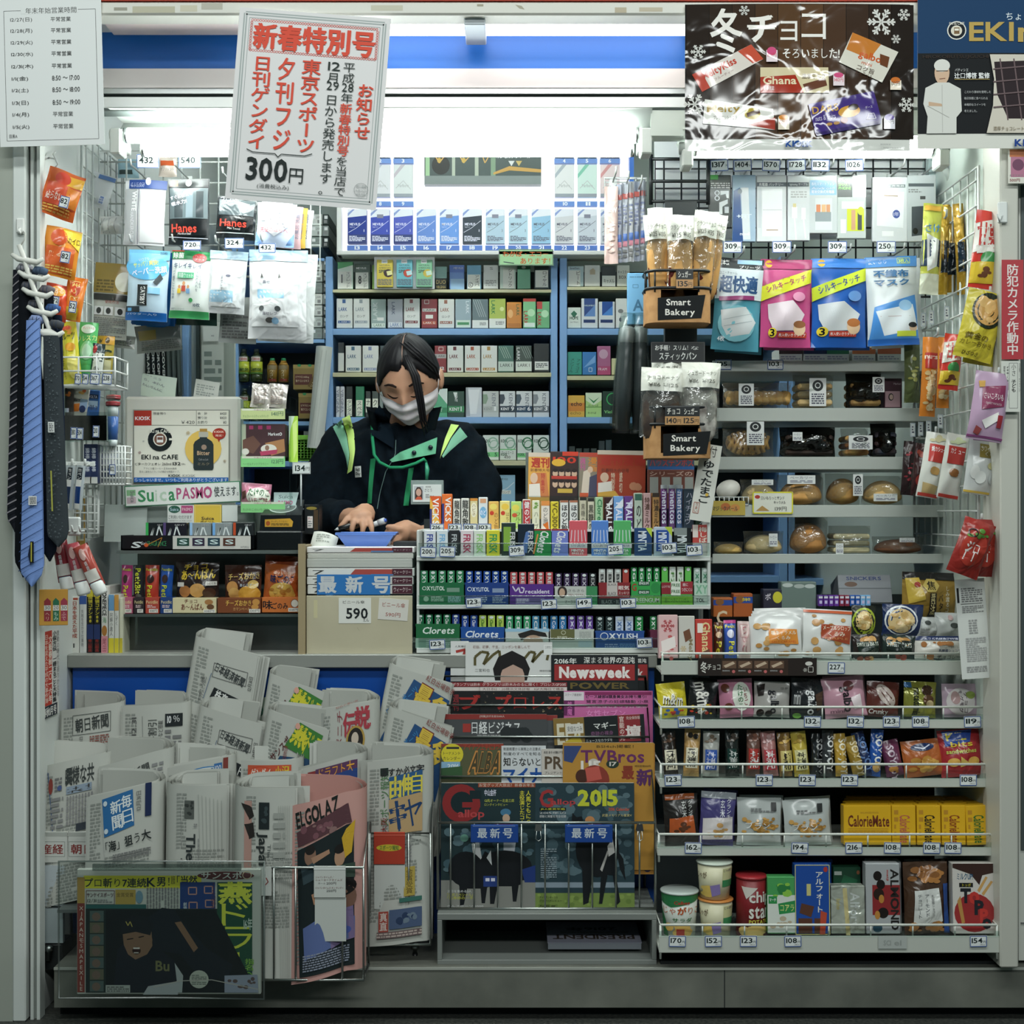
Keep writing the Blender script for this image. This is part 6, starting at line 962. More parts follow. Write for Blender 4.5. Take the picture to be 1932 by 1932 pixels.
for sx,sh,el,wr in((-1,V(-.438,.77,1.225),V(-.51,.70,1.03),V(-.41,.55,1.045)),(1,V(-.142,.77,1.225),V(-.075,.70,1.015),V(-.205,.56,1.0))):
 b.tube([V(-.29+sx*.04,.77,1.24),sh,sh*.55+el*.45+Vector((sx*.012,0,0)),el,(el+wr)/2,wr],[.075,.076,.073,.068,.056,.043],JK,16)
 b.ball(tuple(sh),.074,JK,12);b.ball(tuple(el),.066,JK,12)
jacket=fuse(b,'jacket',clerk,JK,.0065,.5,6)
rg=random.Random(5)
for v in jacket.data.vertices:
 c=v.co;d=.0035*math.sin(c.z*46+c.x*60+9*math.sin(c.x*14))+.002*math.sin(c.x*90-c.z*70)
 v.co=c+v.normal*d
bv=BVHTree.FromPolygons([v.co.copy()for v in jacket.data.vertices],[tuple(p.vertices)for p in jacket.data.polygons])
camp=Vector((0,CAMY,CAMZ))-PO
def on(px,py,off=.003):
 d=(W(px,py,.7)-camp).normalized();h,n,i,ds=bv.ray_cast(camp,d)
 return h-d*off if h else W(px,py,.66)
def drape(name,left,right,mat,off=.003,n=14,parent=jacket,nu=4):
 def ip(p,t):
  k=t*(len(p)-1);i=min(int(k),len(p)-2);f=k-i
  return p[i][0]+(p[i+1][0]-p[i][0])*f,p[i][1]+(p[i+1][1]-p[i][1])*f
 b=B()
 def g(u,v):
  a,c=ip(left,v),ip(right,v);x,y=a[0]+(c[0]-a[0])*u,a[1]+(c[1]-a[1])*u
  e=0 if 0<u<1 else.002
  return tuple(on(x,y,off-e))
 b.grid(g,nu,n,mat);return b.make(name,parent)
LIME=M('cdea86','c');REFL=M('7fb59a','c');GRN=M('2f8a5c','c');MINT=M('6fb592','c')
drape('lime_stripe',[(645,790),(655,820),(660,860),(655,894)],[(660,783),(668,815),(670,850),(664,888)],LIME)
drape('reflective_stripe',[(628,806),(640,830),(652,862),(656,884)],[(644,792),(654,822),(659,856),(657,876)],REFL)
drape('lime_stripe',[(851,800),(840,826),(833,850),(830,866)],[(866,802),(850,826),(840,846),(832,860)],LIME)
drape('reflective_stripe',[(868,806),(852,826),(842,846),(834,860)],[(882,824),(866,836),(850,850),(836,864)],REFL)
drape('green_trim',[(699,866),(697,890),(695,920),(693,950)],[(709,864),(706,890),(703,920),(701,950)],GRN)
drape('green_trim',[(771,884),(768,905),(764,930),(761,954)],[(781,882),(777,905),(774,930),(771,954)],GRN)
drape('zipper',[(746,830),(745,860),(727,890),(716,930),(711,960)],[(747.5,830),(746.5,860),(728.5,890),(717.5,930),(712.5,960)],M('6f8a88','g'))
p=drape('name_patch',[(669,880),(670,901)],[(681,879),(682,900)],M('d8dcd8','c'),n=6)
b=B();b.art(lambda u,v,e:tuple(on(669+13*u,880+21*v,.0045+e)),13,21,'b 2 3 10 9 222 NeX;b 2 11 11 18 222 Day','c',e0=.0003);b.make('patch_lettering',p)
b=B();nk=W(760,812,.68)
def collar(u,v):
 a=R(-132+264*u);r=.078+.020*v;return tuple(nk+Vector((r*1.0*math.sin(a)*-1,.035+r*.95*math.cos(a),-.01+.075*v-.03*abs(math.cos(a))*(1 if math.cos(a)<0 else 0))))
b.grid(lambda u,v:collar(u,v),30,6,JK);b.grid(lambda u,v:tuple(Vector(collar(u,v))*1+(nk-Vector(collar(u,v)))*.04),30,6,JK)
b.make('collar',jacket)
drape('collar_side',[(716,764),(706,778),(698,800),(701,820)],[(733,790),(740,812),(744,828),(742,846)],M('0c1822','c'),.014,10)
def flap(u,v):
 a=(735+40*u,868-30*u)if u<.5 else(755+70*(u-.5)*2,853-28*(u-.5)*2);c=(740+82*u,872-16*u)
 return on(a[0]+(c[0]-a[0])*v,a[1]+(c[1]-a[1])*v,.016+.012*u)
b=B();b.grid(lambda u,v:tuple(flap(u,v)),12,5,MINT);b.grid(lambda u,v:tuple(flap(u,v)+Vector((0,.004,0))),12,5,JK);fl=b.make('collar_flap',jacket)
for u in(.62,.9):c=flap(u,.5);b=B();b.lathe([(0,-.002),(.006,-.001),(.006,.001),(.003,.002),(0,.002)],M('14202a','s'),12);q=b.make('snap_button',fl,c-Vector((0,.003,0)),(90,0,0))
b=B();pts=[(702,800),(703,830),(706,858),(716,872),(735,882),(760,882),(785,874),(800,866),(804,872)]
b.tube([on(x,y,.03 if y>855 else.012)for x,y in pts],.0042,M('2c8a60','c'),8);ly=b.make('lanyard',clerk)
b=B();b.tube([on(804,872,.03),on(806,885,.032),on(805,905,.032)],[.003,.006,.004],M('3f9a78','s'),8);b.make('clip',ly)
Yb=.58;c=W(806,929,Yb);s=sc(Yb);b=B();b.box(-31*s,31*s,0,.004,-23*s,23*s,M('8a9694','s'),.003);b.box(-27*s,27*s,-.0015,0,-18*s,15*s,M('d8dcda','g'))
b.art(lambda u,v,e:((-27+54*u)*s,-.0015-e,(15-33*v)*s),54,33,'r 2 3 20 29 b8bcc0;p 3a2a26 4 28 4 12 8 5 14 5 18 12 18 28;e 6 8 16 22 c8a090;p c85a40 4 29 8 23 15 23 18 29;t 24 3 34 6 555 販売員;t 22 8 36 14 333 さとう;r 44 22 52 29 c8d0d0;g 24 18 40 26 888 3','g');b.make('badge',ly,c)
def face(x,z,off):
 best=None
 q=Vector((x/.075,-1,z/.112));xx,zz=q.x,q.z
 r2=min(.97,xx*xx+zz*zz);q=Vector((xx,-math.sqrt(1-r2),zz)).normalized();p=headp(q);n=Vector((q.x*.6,-1,q.z*.2)).normalized()
 return HM@(p+n*off)
b=B();WM=M('ece4e8','c')
def msk(u,v):
 a=R((u-.5)*148);zz=(-.014-.086*v+.004*math.cos(a)**2*(1-v)-.010*v*(1-abs(2*u-1)))/.112;zz=max(zz,-.97);cp=math.sqrt(1-zz*zz)
 p=headp(Vector((math.sin(a)*cp,-math.cos(a)*cp,zz)),1,0);n=Vector((math.sin(a),-math.cos(a),0))
 g=math.exp(-((u-.5)/.13)**2)
 return tuple(HM@(p+n*(.005+.022*g*(1-.35*v)+.006*math.sin(math.pi*v)+-.0032*math.sin(v*7*math.pi)*math.sin(math.pi*u))))
b.grid(msk,28,26,WM);m_=b.make('face_mask',clerk)
for sx in(-1,1):
 b=B();e=Vector((sx*.08,.008,.004));b.tube([Vector(msk(0 if sx<0 else 1,.05)),HM@(e+Vector((0,-.03,.0))),HM@(e+Vector((0,-.004,.014))),HM@(e+Vector((0,.0,-.02))),Vector(msk(0 if sx<0 else 1,.9))],.0013,WM,6);b.make('ear_loop',m_)
for sx in(-1,1):
 b=B();b.tube([face(sx*x,z,.001)for x,z in((.016,.023),(.026,.027),(.038,.026),(.050,.019))],[.0022,.003,.0026,.0012],M('2a201e','c'),8);b.make('eyebrow',clerk)
 b=B();b.tube([face(sx*x,z,.0005)for x,z in((.016,-.006),(.023,-.0095),(.031,-.0105),(.040,-.008),(.046,-.004))],[.0008,.0016,.002,.0017,.0008],M('1a1414','c'),8)
 b.tube([face(sx*x,z,.0)for x,z in((.017,.001),(.025,.005),(.034,.005),(.045,.0))],[.0004,.0008,.0008,.0004],M('8a6450','k'),6);b.make('eyelid',clerk)
b=B()
def hairp(u,v):
 t=2*math.pi*u;p=math.pi*v;q=Vector((math.cos(t)*math.sin(p),math.sin(t)*math.sin(p),math.cos(p)))
 hl=.53-1.1*max(0,abs(q.x-.03)-.36)**1.5+.10*math.exp(-((q.x-.05)/.07)**2)
 cut=q.y<.12 and q.z<hl and abs(q.x)<.97
 k=1.085+.012*math.sin(t*26+4*p)*math.sin(p)*.5+.006*math.sin(t*61)
 part=.030*math.exp(-((q.x-.05)/.05)**2)*(q.z>.3)*(q.y<.35)
 if cut:k=.9
 elif q.z<hl+.10 and q.y<.12:k-=.055*(1-(q.z-hl)/.10)
 if q.z<-.45:k=.93
 return tuple(HM@headp(q,k-part))
b.grid(hairp,120,84,HAIR)
b.ball(tuple(HM@Vector((0,.105,-.045))),(.036,.03,.05),HAIR,14)
hr=b.make('hair',clerk)
for k,(x,off)in enumerate(((.020,.0),(.026,.003),(.032,.001))):
 b=B();b.tube([HM@Vector((.012+k*.004,-.072,.098)),HM@Vector((x+.012,-.100,.052)),HM@Vector((x+.018,-.116,-.005)),HM@Vector((x+.019,-.122,-.06)),HM@Vector((x+.022+off,-.118,-.105+k*.012))],[.004,.0055,.0042,.003,.0008],HAIR,8);b.make('loose_lock',hr)
for k,(x0,sgn)in enumerate(((.0,1),(.01,1),(.02,1))):
 b=B();b.tube([HM@Vector((x0,-.04,.12)),HM@Vector((x0+sgn*.03,-.066,.103)),HM@Vector((x0+sgn*.064,-.05,.05)),HM@Vector((sgn*.082,-.015,-.0))],[.002,.003,.003,.001],HAIR,6);b.make('hair_strand',hr)
b=B();b.tube([HM@(headp(Vector((.05,-math.sin(a),math.cos(a))).normalized())*1.062)for a in(.82,.6,.4,.2,0,-.2)],[.0005,.0012,.0015,.0015,.001,.0005],M('9a7868','k'),6);b.make('parting',hr)
b=B();TR=M('14181c','c')
for sx in(-1,1):b.tube([V(-.29+sx*.07,.8,.9),V(-.29+sx*.085,.79,.48),V(-.29+sx*.09,.80,.07)],[.105,.082,.072],TR,14)
b.ball(tuple(V(-.29,.8,.86)),(.17,.125,.12),TR,16);b.make('trousers',clerk)
for sx in(-1,1):b=B();b.ball(tuple(V(-.29+sx*.09,.77,.045)),(.05,.12,.045),M('101214','s'),14);b.make('shoe',clerk)
def pen(lab,a,c,r,segs):
 A,C_=Vector(a),Vector(c);o=thing('pen',lab,'pen',A);d=C_-A
 for nm,f0,f1,col,k in segs:b=B();b.tube([d*f0,d*f1],[r*k[0],r*k[1]],M(col,'s'),10);b.make(nm,o)
pen('thick white ballpoint pen held in the clerk hand over the tray',at(700,992,.468),at(729,981,.455),.007,(('barrel',0,.8,'d4d8dc',(1,1)),('push_button',.8,1,'3a5ab0',(.8,.6)),('pocket_clip',.5,.9,'b8bcc0',(1.15,1.15))))
pen('black pen with a silver tip lying under the clerk fingers',at(631,1000,.44),at(672,988,.455),.006,(('tip',0,.18,'a8acac',(.15,.8)),('barrel',.18,1,'1a1c1e',(1,1))))
# gum rack in the middle of the counter
YK=.22;s=sc(YK)
o=thing('gum_rack','white three tier gum and candy rack in the middle of the counter','rack',at(1064,1234,YK));O=1064
def gx(x):return(x-O)*s
def gz(y):return(1234-y)*s
for y0,y1 in((1049,1058),(1141,1149),(1222,1232)):b=B();b.box(gx(786),gx(1340),-.004,.2,gz(y1),gz(y0),M('d6d8d4','g'),.001);b.make('shelf',o)
for y0,y1 in((1025,1049),(1124,1141),(1204,1222)):b=B();b.box(gx(790),gx(1338),-.008,-.006,gz(y1),gz(y0),ACRYL);b.tube([(gx(790),-.008,gz(y0)),(gx(1338),-.008,gz(y0))],.0012,film('rail_edge','e8eeec',.35,0,.2),6);b.make('front_strip',o)
for a,c,e,f in((1335,1341,1150,936),(786,791,1232,1000)):b=B();b.box(gx(a),gx(c),0,.2,gz(e),gz(f),M('d2d6d2','g'),.002);b.make('side_panel',o)
b=B();b.box(gx(790),gx(1338),.19,.2,gz(1232),gz(980),M('232a2c','g'));b.box(gx(792),gx(1336),.09,.19,gz(1004),gz(999),M('c8ccc8','g'));b.make('back_panel',o)
GT='throat candy boxes on the back row of the gum rack'
ths=[(811,832,936,'e8b04a','yellow orange','p d85a2a 811 936 832 936 832 990;L 816 940 828 990 eee VICKS;r 811 960 815 1004 3a3a7a'),(834,853,932,'e07030','tall orange','L 840 938 851 984 eee VICKS;r 834 950 838 1004 3a3a7a'),(855,868,941,'dcdad2','white calligraphy','V 857 944 867 994 2a2a28 龍角散'),(870,885,940,'d8d6ce','cream calligraphy','V 872 943 884 994 2a2a28 龍角散'),(887,901,940,'e0cf9a','cream oval','e 888 948 900 976 f0e8d0;v 890 950 898 974 8a6a2a ハピネ;r 887 940 901 945 d08a3a'),(903,920,938,'dfe2e4','white blue oval','e 905 956 918 978 7ab0d8;b 906 962 917 972 eef のど;r 906 941 917 949 d8a07a'),(922,941,946,'e8b860','orange fruit','e 924 950 938 962 f0d870;e 924 964 932 972 c8402c;v 932 966 940 1000 8a5a2a のど飴'),(943,962,945,'ead98a','pale yellow fruit','e 946 950 960 962 f0c850;e 945 964 953 972 c8402c;v 954 966 961 1000 8a6a2a はちみつ'),(964,984,946,'b8d87a','lime fruit','e 966 952 980 964 e8d860;e 966 968 976 976 d05a3a;v 972 966 983 1000 4a6a2a フルーツ'),(986,1001,942,'dcd0c8','red banner','r 987 944 1000 1000 b83a40;V 989 946 999 1000 eee 健のど飴'),(1004,1018,944,'e4e2c8','cream leaf','n 1006 946 1016 962 7aa050 5 6 3;v 1007 964 1016 1000 6a6a50 ハーブ'),(1021,1037,945,'e8dcd0','white carrot','r 1021 945 1037 954 e0904a;v 1024 956 1034 990 555 のど潤;p d8702a 1024 990 1034 984 1036 1004'),(1039,1054,946,'d8c43a','mustard vitamin','L 1042 948 1052 1002 6a5a1a VC-3000'),(1057,1072,944,'dcdcd8','white black lettered','r 1057 944 1072 948 a86a50;V 1059 952 1071 1002 1c1c1c ほのど飴'),(1075,1090,944,'dcdcd8','white black lettered twin','r 1075 944 1090 948 a86a50;V 1077 952 1089 1002 1c1c1c ほのど飴'),(1094,1106,938,'c8c2aa','beige herbal','r 1094 938 1106 944 2a2a28;v 1096 950 1104 1000 3a3a30 黒糖のど'),(1109,1121,940,'d0cab4','cream herbal','r 1109 940 1121 946 2a2a28;V 1110 952 1120 1002 3a3a30 黒糖の'),(1123,1138,938,'a8c8a0','pale green','L 1127 942 1136 996 2f7a4a Clorets'),(1141,1156,938,'3a1c20','dark red','p d8d0d0 1141 960 1156 938 1156 950;L 1144 950 1155 1000 eee HALLS'),(1158,1176,936,'7aa8e0','light blue','p e8f0f8 1158 960 1176 940 1176 956;L 1162 948 1174 1000 eef HALLS'),(1178,1194,936,'6a3f8a','purple','p d8d0e8 1178 960 1194 940 1194 956;L 1181 948 1193 1000 eef HALLS'),(1197,1212,930,'c4d0c0','sage green','r 1198 932 1211 944 3a6a5a;V 1200 950 1210 1004 444 のど'),(1214,1228,930,'d0a8a8','pink milk','V 1216 938 1226 1000 5a3a30 特濃ミルク'),(1231,1244,930,'b88a52','tan milk','r 1231 930 1244 938 3a2c22;V 1233 942 1243 1000 3a2c22 特濃ミルク'),(1290,1309,922,'3a4a5a','grey blue chewy','R 4 1300 950;v 1293 928 1306 990 dde ハイチュウ;R 0'),(1312,1333,926,'2f4a3a','dark green chewy','v 1315 934 1330 990 dde チュウ;e 1314 990 1334 1004 8ad04a')]
for x0,x1,y0,c,d,a in ths:item('candy_box','%s throat candy box in the back row of the gum rack'%d,'candy',(x0,y0,x1,1002),YK+.1,.03,'box',c,'g',a,GT)
for x0,c,d in((1246,'7a4a8a','violet'),(1261,'8a5a9a','lilac'),(1275,'6a8ac0','sky blue')):
 s2=sc(YK+.11);o2=thing('candy_roll','%s upright candy roll standing behind the gum rack'%d,'candy',at(x0+6.5,1002,YK+.11));b=B();r_=6.3*s2;h_=(1002-915)*s2
 b.lathe([(0,0),(r_,0),(r_,h_-.004),(r_*.7,h_),(0,h_)],M(c,'s'),14);b.art(cylS(r_,r_,h_),100,100,'r 10 0 90 8 d8dce4;L 30 16 72 80 eef mentos;r 10 86 90 100 b04a6a','s',flat=False,e0=.0005)if False else b.art((lambda S:lambda u,v,e:tuple(Vector(S(u,v,e))+Vector((0,0,h_/2))))(cylS(r_,r_,h_)),100,100,'r 10 0 90 8 d8dce4;L 28 14 74 84 eef mentos','s',flat=False,e0=.0005);b.make('roll',o2)
GF='mint packs on the front row of the gum rack'
fr=[(800,822,1000,'dcdfe4','white and navy','3a4a9a'),(824,845,1000,'d8e0e6','white and sky blue','7ab0dc'),(847,867,1000,'26282c','black and silver','b8bcc0'),(869,893,1000,'e0d4d8','white and crimson','b03a5a'),(894,916,1000,'e0e6da','white and lime','9ad07a'),(918,943,1000,'d8d03a','yellow and green','3a9a5a')]
for x0,x1,y0,c,d,t in fr:item('mint_pack','%s mint pack in the front row of the gum rack'%d,'mints',(x0,y0,x1,1049),YK+.01,.012,'box',c,'g','L %d 1008 %d 1044 %s FRISK'%(x0+5,x1-5,t),GF)
def mintia(x0,c):return 'r %d 1026 %d 1034 d4d4d8;t %d 1027 %d 1032 667 5分爽快;b %d 1036 %d 1041 eee MINTIA;t %d 1042 %d 1046 eee BREEZE;'%(x0,x0+34,x0+3,x0+30,x0+4,x0+28,x0+5,x0+27)+';'.join('c %s 1.2 %d 1000 %d 1022'%('e8e8f0',x0+5+i*6,x0+3+i*7)for i in range(5))
for x0,x1,y0,c,d,a in[(946,973,986,'33403a','black lime streaked','r 950 994 964 1040 8ab04a;L 962 1004 972 1042 ccc FRISK'),(977,1008,988,'222c3a','black blue streaked','p 5a78b0 984 1040 992 1004 1000 1000 994 1044;L 996 1002 1006 1044 ccc FRISK'),(1008,1040,998,'2f8a4a','green slanted letter','r 1008 998 1040 1001 a03a3a;R 12 1024 1024;L 1016 1002 1032 1044 eee Clorets;r 1010 1010 1013 1048 d88a4a;R 0'),(1041,1072,998,'7a86d0','periwinkle','r 1041 998 1072 1001 a03a3a;R 12 1056 1024;L 1048 1002 1064 1044 eee Clorets;R 0'),(1074,1108,982,'d8606a','tall coral',mintia(1074,0)),(1116,1148,982,'5a86d0','tall blue',mintia(1116,0)),(1158,1191,982,'5ab06a','tall green',mintia(1158,0)),(1197,1230,996,'2f4a78','icy navy','p b8cc4a 1218 996 1230 996 1230 1014;L 1204 1002 1220 1040 dfe6f0 MINTIA'),(1234,1268,994,'b8c4d4','white blue panelled','r 1238 1000 1262 1040 2f4f9a;p b8cc4a 1254 994 1268 994 1268 1012;L 1242 1004 1258 1038 dfe6f0 MINTIA'),(1272,1304,996,'24282a','black panelled','r 1272 996 1296 1010 8a9290;L 1278 1010 1296 1044 dfe6e8 MINTIA'),(1307,1336,990,'c0504a','red and white small','r 1307 990 1317 1014 e4d8d0;V 1318 994 1334 1024 e8dcd0 梅しば;r 1307 1024 1336 1049 d0c8c4')]:
 item('mint_pack','%s mint pack in the front row of the gum rack'%d,'mints',(x0,y0,x1,1049),YK+.01,.014,'box',c,'s',a,GF)
for x,t,lab in((825,'216','price tag reading 216 behind the white and navy mint pack'),(858,'123','price tag reading 123 behind the black and silver mint pack'),(887,'108','price tag reading 108 behind the crimson mint pack'),(914,'103','price tag reading 103 behind the yellow mint pack')):price(lab,x,996,YK+.085,t,26,16,sub=False)
for x,y,t,lab in((808,1042,'200','tag reading 200 at the left end of the mint row'),(844,1041,'205','tag reading 205 under the sky blue mint pack'),(975,1039,'309','tag reading 309 under the black lime mint pack'),(1161,1037,'205','tag reading 205 under the tall green mint pack'),(1262,1034,'103','tag reading 103 under the white blue panelled mint pack'),(1310,1038,'103','tag reading 103 at the right end of the mint row')):price('price '+lab,x,y,YK-.012,t,30,20,-4 if y<1041 else 2)
def gumtray(lab,x0,x1,y0,y1,col,art,packs_,Yt,yk):
 s2=sc(Yt);o2=thing('gum_display_box',lab,'gum',at((x0+x1)/2,y1,Yt),None,'gum display boxes on the gum rack');w_=(x1-x0)*s2/2;h_=(y1-y0)*s2;b=B();mm=M(col,'g')
 b.box(-w_,w_,0,.0015,0,h_,mm);b.box(-w_,-w_+.001,0,.1,0,h_*.9,mm);b.box(w_-.001,w_,0,.1,0,h_*.9,mm);b.box(-w_,w_,0,.1,0,.001,mm);b.art(flatS(2*w_,h_)if False else(lambda u,v,e:((u-.5)*2*w_,-e,h_*(1-v))),x1-x0,y1-y0,art,'g');b.make('open_box',o2)
 n=len(packs_);pw=2*w_/n
 for i,(c,t,tc)in enumerate(packs_):
  xx=-w_+pw*(i+.5);b=B();zt=(y1-yk)*s2
  b.box(xx-pw*.4,xx+pw*.4,.012,.03,0.002,zt,M(c,'s'),.0015)
  b.add([(xx-pw*.38,.011,h_*.8),(xx+pw*.38,.011,h_*.8),(xx+pw*.38,.0115,zt),(xx-pw*.38,.0115,zt)],[(0,1,2,3)],M(c,'s'))
  b.art(lambda u,v,e:(xx+(u-.5)*pw*.76,.0105-e,zt-(zt-h_*.75)*v),20,30,'e 4 1 16 6 dfe6e4;L 5 8 15 29 %s %s'%(tc,t),'s');b.make('gum_stick',o2)
G5=lambda c,t,tc='e8ece8':[(c,t,tc)]*5
gumtray('green gum box of stick packs, left end of the second tier',791,876,1099,1141,'1f6a42','b 14 7 48 15 dfe8e0 XYLITOL;o 6 8 13 14 dfe8e0 1.2;r 52 10 76 18 7a9a88;r 0 24 85 42 2f7a50;e 8 26 18 36 a8c8b0;g 22 26 46 36 b8d0c0 4;g 54 26 78 38 a8c8d0 4',G5('3f8a60','XYL'),YK+.004,1077)
gumtray('blue gum box of stick packs in the second tier',877,960,1099,1141,'1f3f86','b 14 9 46 17 dfe4ee XYLITOL;o 5 9 13 16 dfe4ee 1.2;r 52 11 74 19 8a9ab8;g 22 27 42 38 b8c4d8 3;g 52 27 78 39 a8b4cc 4',G5('24489a','XYL'),YK+.004,1078)
gumtray('purple gum box with a white swirl emblem in the second tier',961,1045,1102,1141,'5a2f8a','c e0d8ec 2.4 6 4 12 14 18 6 20 16 26 16 28 8 22 6;b 30 10 76 18 e4dcee recaldent;r 12 26 66 38 8a7ab0;g 14 27 36 36 d0c8e0 3;r 38 27 60 34 6a5a90',G5('c85a60','REC'),YK+.004,1080)
gumtray('white gum box with a small portrait in the second tier',1046,1127,1106,1141,'c8cac4','e 6 0 24 22 3a302e;e 9 4 20 20 c8a890;t 26 6 56 11 555 さらさら;t 26 14 56 18 8a5a5a 「歯み」できます。;r 60 0 81 36 3f8a5a;t 20 26 50 33 555 オーラテクト',[('3a2a4a','EXT','c8c0d0')]*4+[('2a2c2e','EXT','b8b8b8')],YK+.004,1082)
gumtray('dark red gum box with white side stripes in the second tier',1129,1189,1099,1141,'8a2a30','r 16 0 36 26 c8c0bc;t 18 2 34 6 333 BLACK;t 18 18 34 24 333 BLACK;b 38 6 58 14 e8dcd8 眠気;t 38 17 58 23 e8dcd8 スッキリ!;r 0 30 60 42 24282a;b 6 33 54 40 8a8e8c BLACK・BLACK',[('c8c8c4','BB','555')]*3+[('b04a44','','555')],YK+.004,1074)
gumtray('bright green gum box of layered sticks in the second tier',1190,1247,1097,1141,'3aa050','r 14 0 36 8 24503a;b 16 1 34 6 dfe8e0 ENGUM;r 14 16 36 24 24503a;b 16 18 34 23 dfe8e0 ENGUM;b 2 4 11 18 a83a2a G;e 38 2 56 22 2f8a48;r 0 28 57 44 6ab04a;b 3 31 54 40 dfe8d8 GREENGUM',[('2f8a4a','GG','e8f0e8')]*4,YK+.004,1071)
gumtray('green and maroon gum box in the second tier',1248,1307,1097,1141,'5ab050','r 0 2 18 24 8a2a34;t 1 8 16 12 d8c8c8 LOTTE;r 18 0 36 26 dfe6da;b 19 4 35 10 3a6a3a FREE;b 19 16 35 22 3a6a3a FREE;r 36 0 59 24 9a3038;t 40 3 50 9 eee 歯に;t 38 12 58 19 eee つきにくい;r 0 28 59 44 7ab83a;t 6 31 52 40 3a6a2a 歯につきにくいガム',[('6ac05a','','fff'),('dfe6da','FZ','5a8a4a'),('dfe6da','FZ','5a8a4a'),('6ac05a','','fff')],YK+.004,1070)
gumtray('pale green gum box at the right end of the second tier',1309,1339,1100,1141,'b8d0c0','b 4 4 26 20 7ab090 XY;r 0 24 30 41 c8d0c8;b 4 29 20 36 444 TOL',[('b8ccc0','XYL','4a8a6a')]*2,YK+.004,1072)
gumtray('green gum box with white italic lettering, left end of bottom tier',784,868,1177,1223,'23683f','I .2 20;b 12 6 72 19 e4ece6 Clorets;I 0;r 0 27 84 46 8aa898;g 20 30 76 44 b8c8c0 4',[('1f6a44','Clorets','e8ece8')]*4+[('2a3f8a','Clorets','e8ece8')],YK-.002,1160)
gumtray('blue gum box with white italic lettering in the bottom tier',869,952,1183,1223,'1f4f9a','I .2 20;b 8 7 70 20 e4e8f0 Clorets;I 0;g 12 28 76 38 8a9ac0 3',[('2a4a9a','Clorets','eef')]*2+[('b8d060','Clorets','5a8a3a')]*3,YK-.002,1162)
gumtray('white gum box with a photograph of a face in the bottom tier',953,1036,1186,1223,'c8ccc8','r 0 0 83 6 9ac0d8;p 2a2624 24 10 50 2 76 8 80 16 60 14 30 22;e 34 12 72 40 b89a84',[('3f9a6a','Clr','eee')]*3+[('4a8ab0','Clr','eee')]*2,YK-.002,1163)
gumtray('white and olive gum box in the bottom tier',1037,1121,1187,1223,'c4c8c2','r 2 0 47 20 6a6a44;o 22 3 30 10 d0d0b8 1;b 14 13 34 18 d0d0b8 XYLITOL;g 56 4 78 16 a8aca8 4;r 54 22 80 34 b8c8d0',[('3a7ab0','Cool','eef')]*2+[('6a4a9a','Xyl','eef')]*3,YK-.002,1163)
gumtray('deep blue gum box with a round emblem in the bottom tier',1123,1216,1190,1223,'2a4f92','o 10 4 24 17 e4e8f0 1.4;b 26 5 80 16 e4e8f0 XYLISH;g 18 24 44 32 8a9ac0 2;g 46 24 76 32 6a8ab8 3',[('2f3a3c','XYL','9aa')]*2+[('c8d4e8','XYL','5a7ab0')]*2+[('2f8a4a','XYL','e8f0e8')],YK-.002,1164)
gumtray('maroon and green gum box at the right end of bottom tier',1226,1241,1188,1223,'6a3048','',[('2f7a48','XYL','e8f0e8')],YK-.002,1164)
for x,y,t,lab in((894,1137,'123','left part of the second tier'),(1036,1140,'123','front of the purple gum box'),(1102,1138,'149','front of the portrait gum box'),(1185,1138,'103','front of the dark red gum box'),(825,1216,'123','left part of the bottom tier'),(1216,1213,'103','right part of the bottom tier')):price('price tag reading %s on the %s'%(t,lab)if 'front'in lab else 'price tag reading %s on the %s of gum boxes'%(t,lab),x,y,YK-.016,t,30,19,-3)
o=thing('magazine_holder','clear acrylic magazine holder behind the gum rack','holder',at(1106,1002,.5));s=sc(.5)
b=B();b.box(-114*s,114*s,-.03,-.028,0,66*s,ACRYL);b.box(-114*s,114*s,.05,.053,0,150*s,M('6a726f','s'));b.box(-114*s,114*s,-.03,.053,-.02,0,M('8a928f','s'));b.make('holder_body',o)
def comic(x0,y0,w,pal,ti):return 'r %d %d %d %d %s;B %d %d %d %d %s %s;'%(x0,y0,x0+w,y0+8,pal[0],x0+6,y0+10,x0+w-3,y0+28,pal[1],ti)
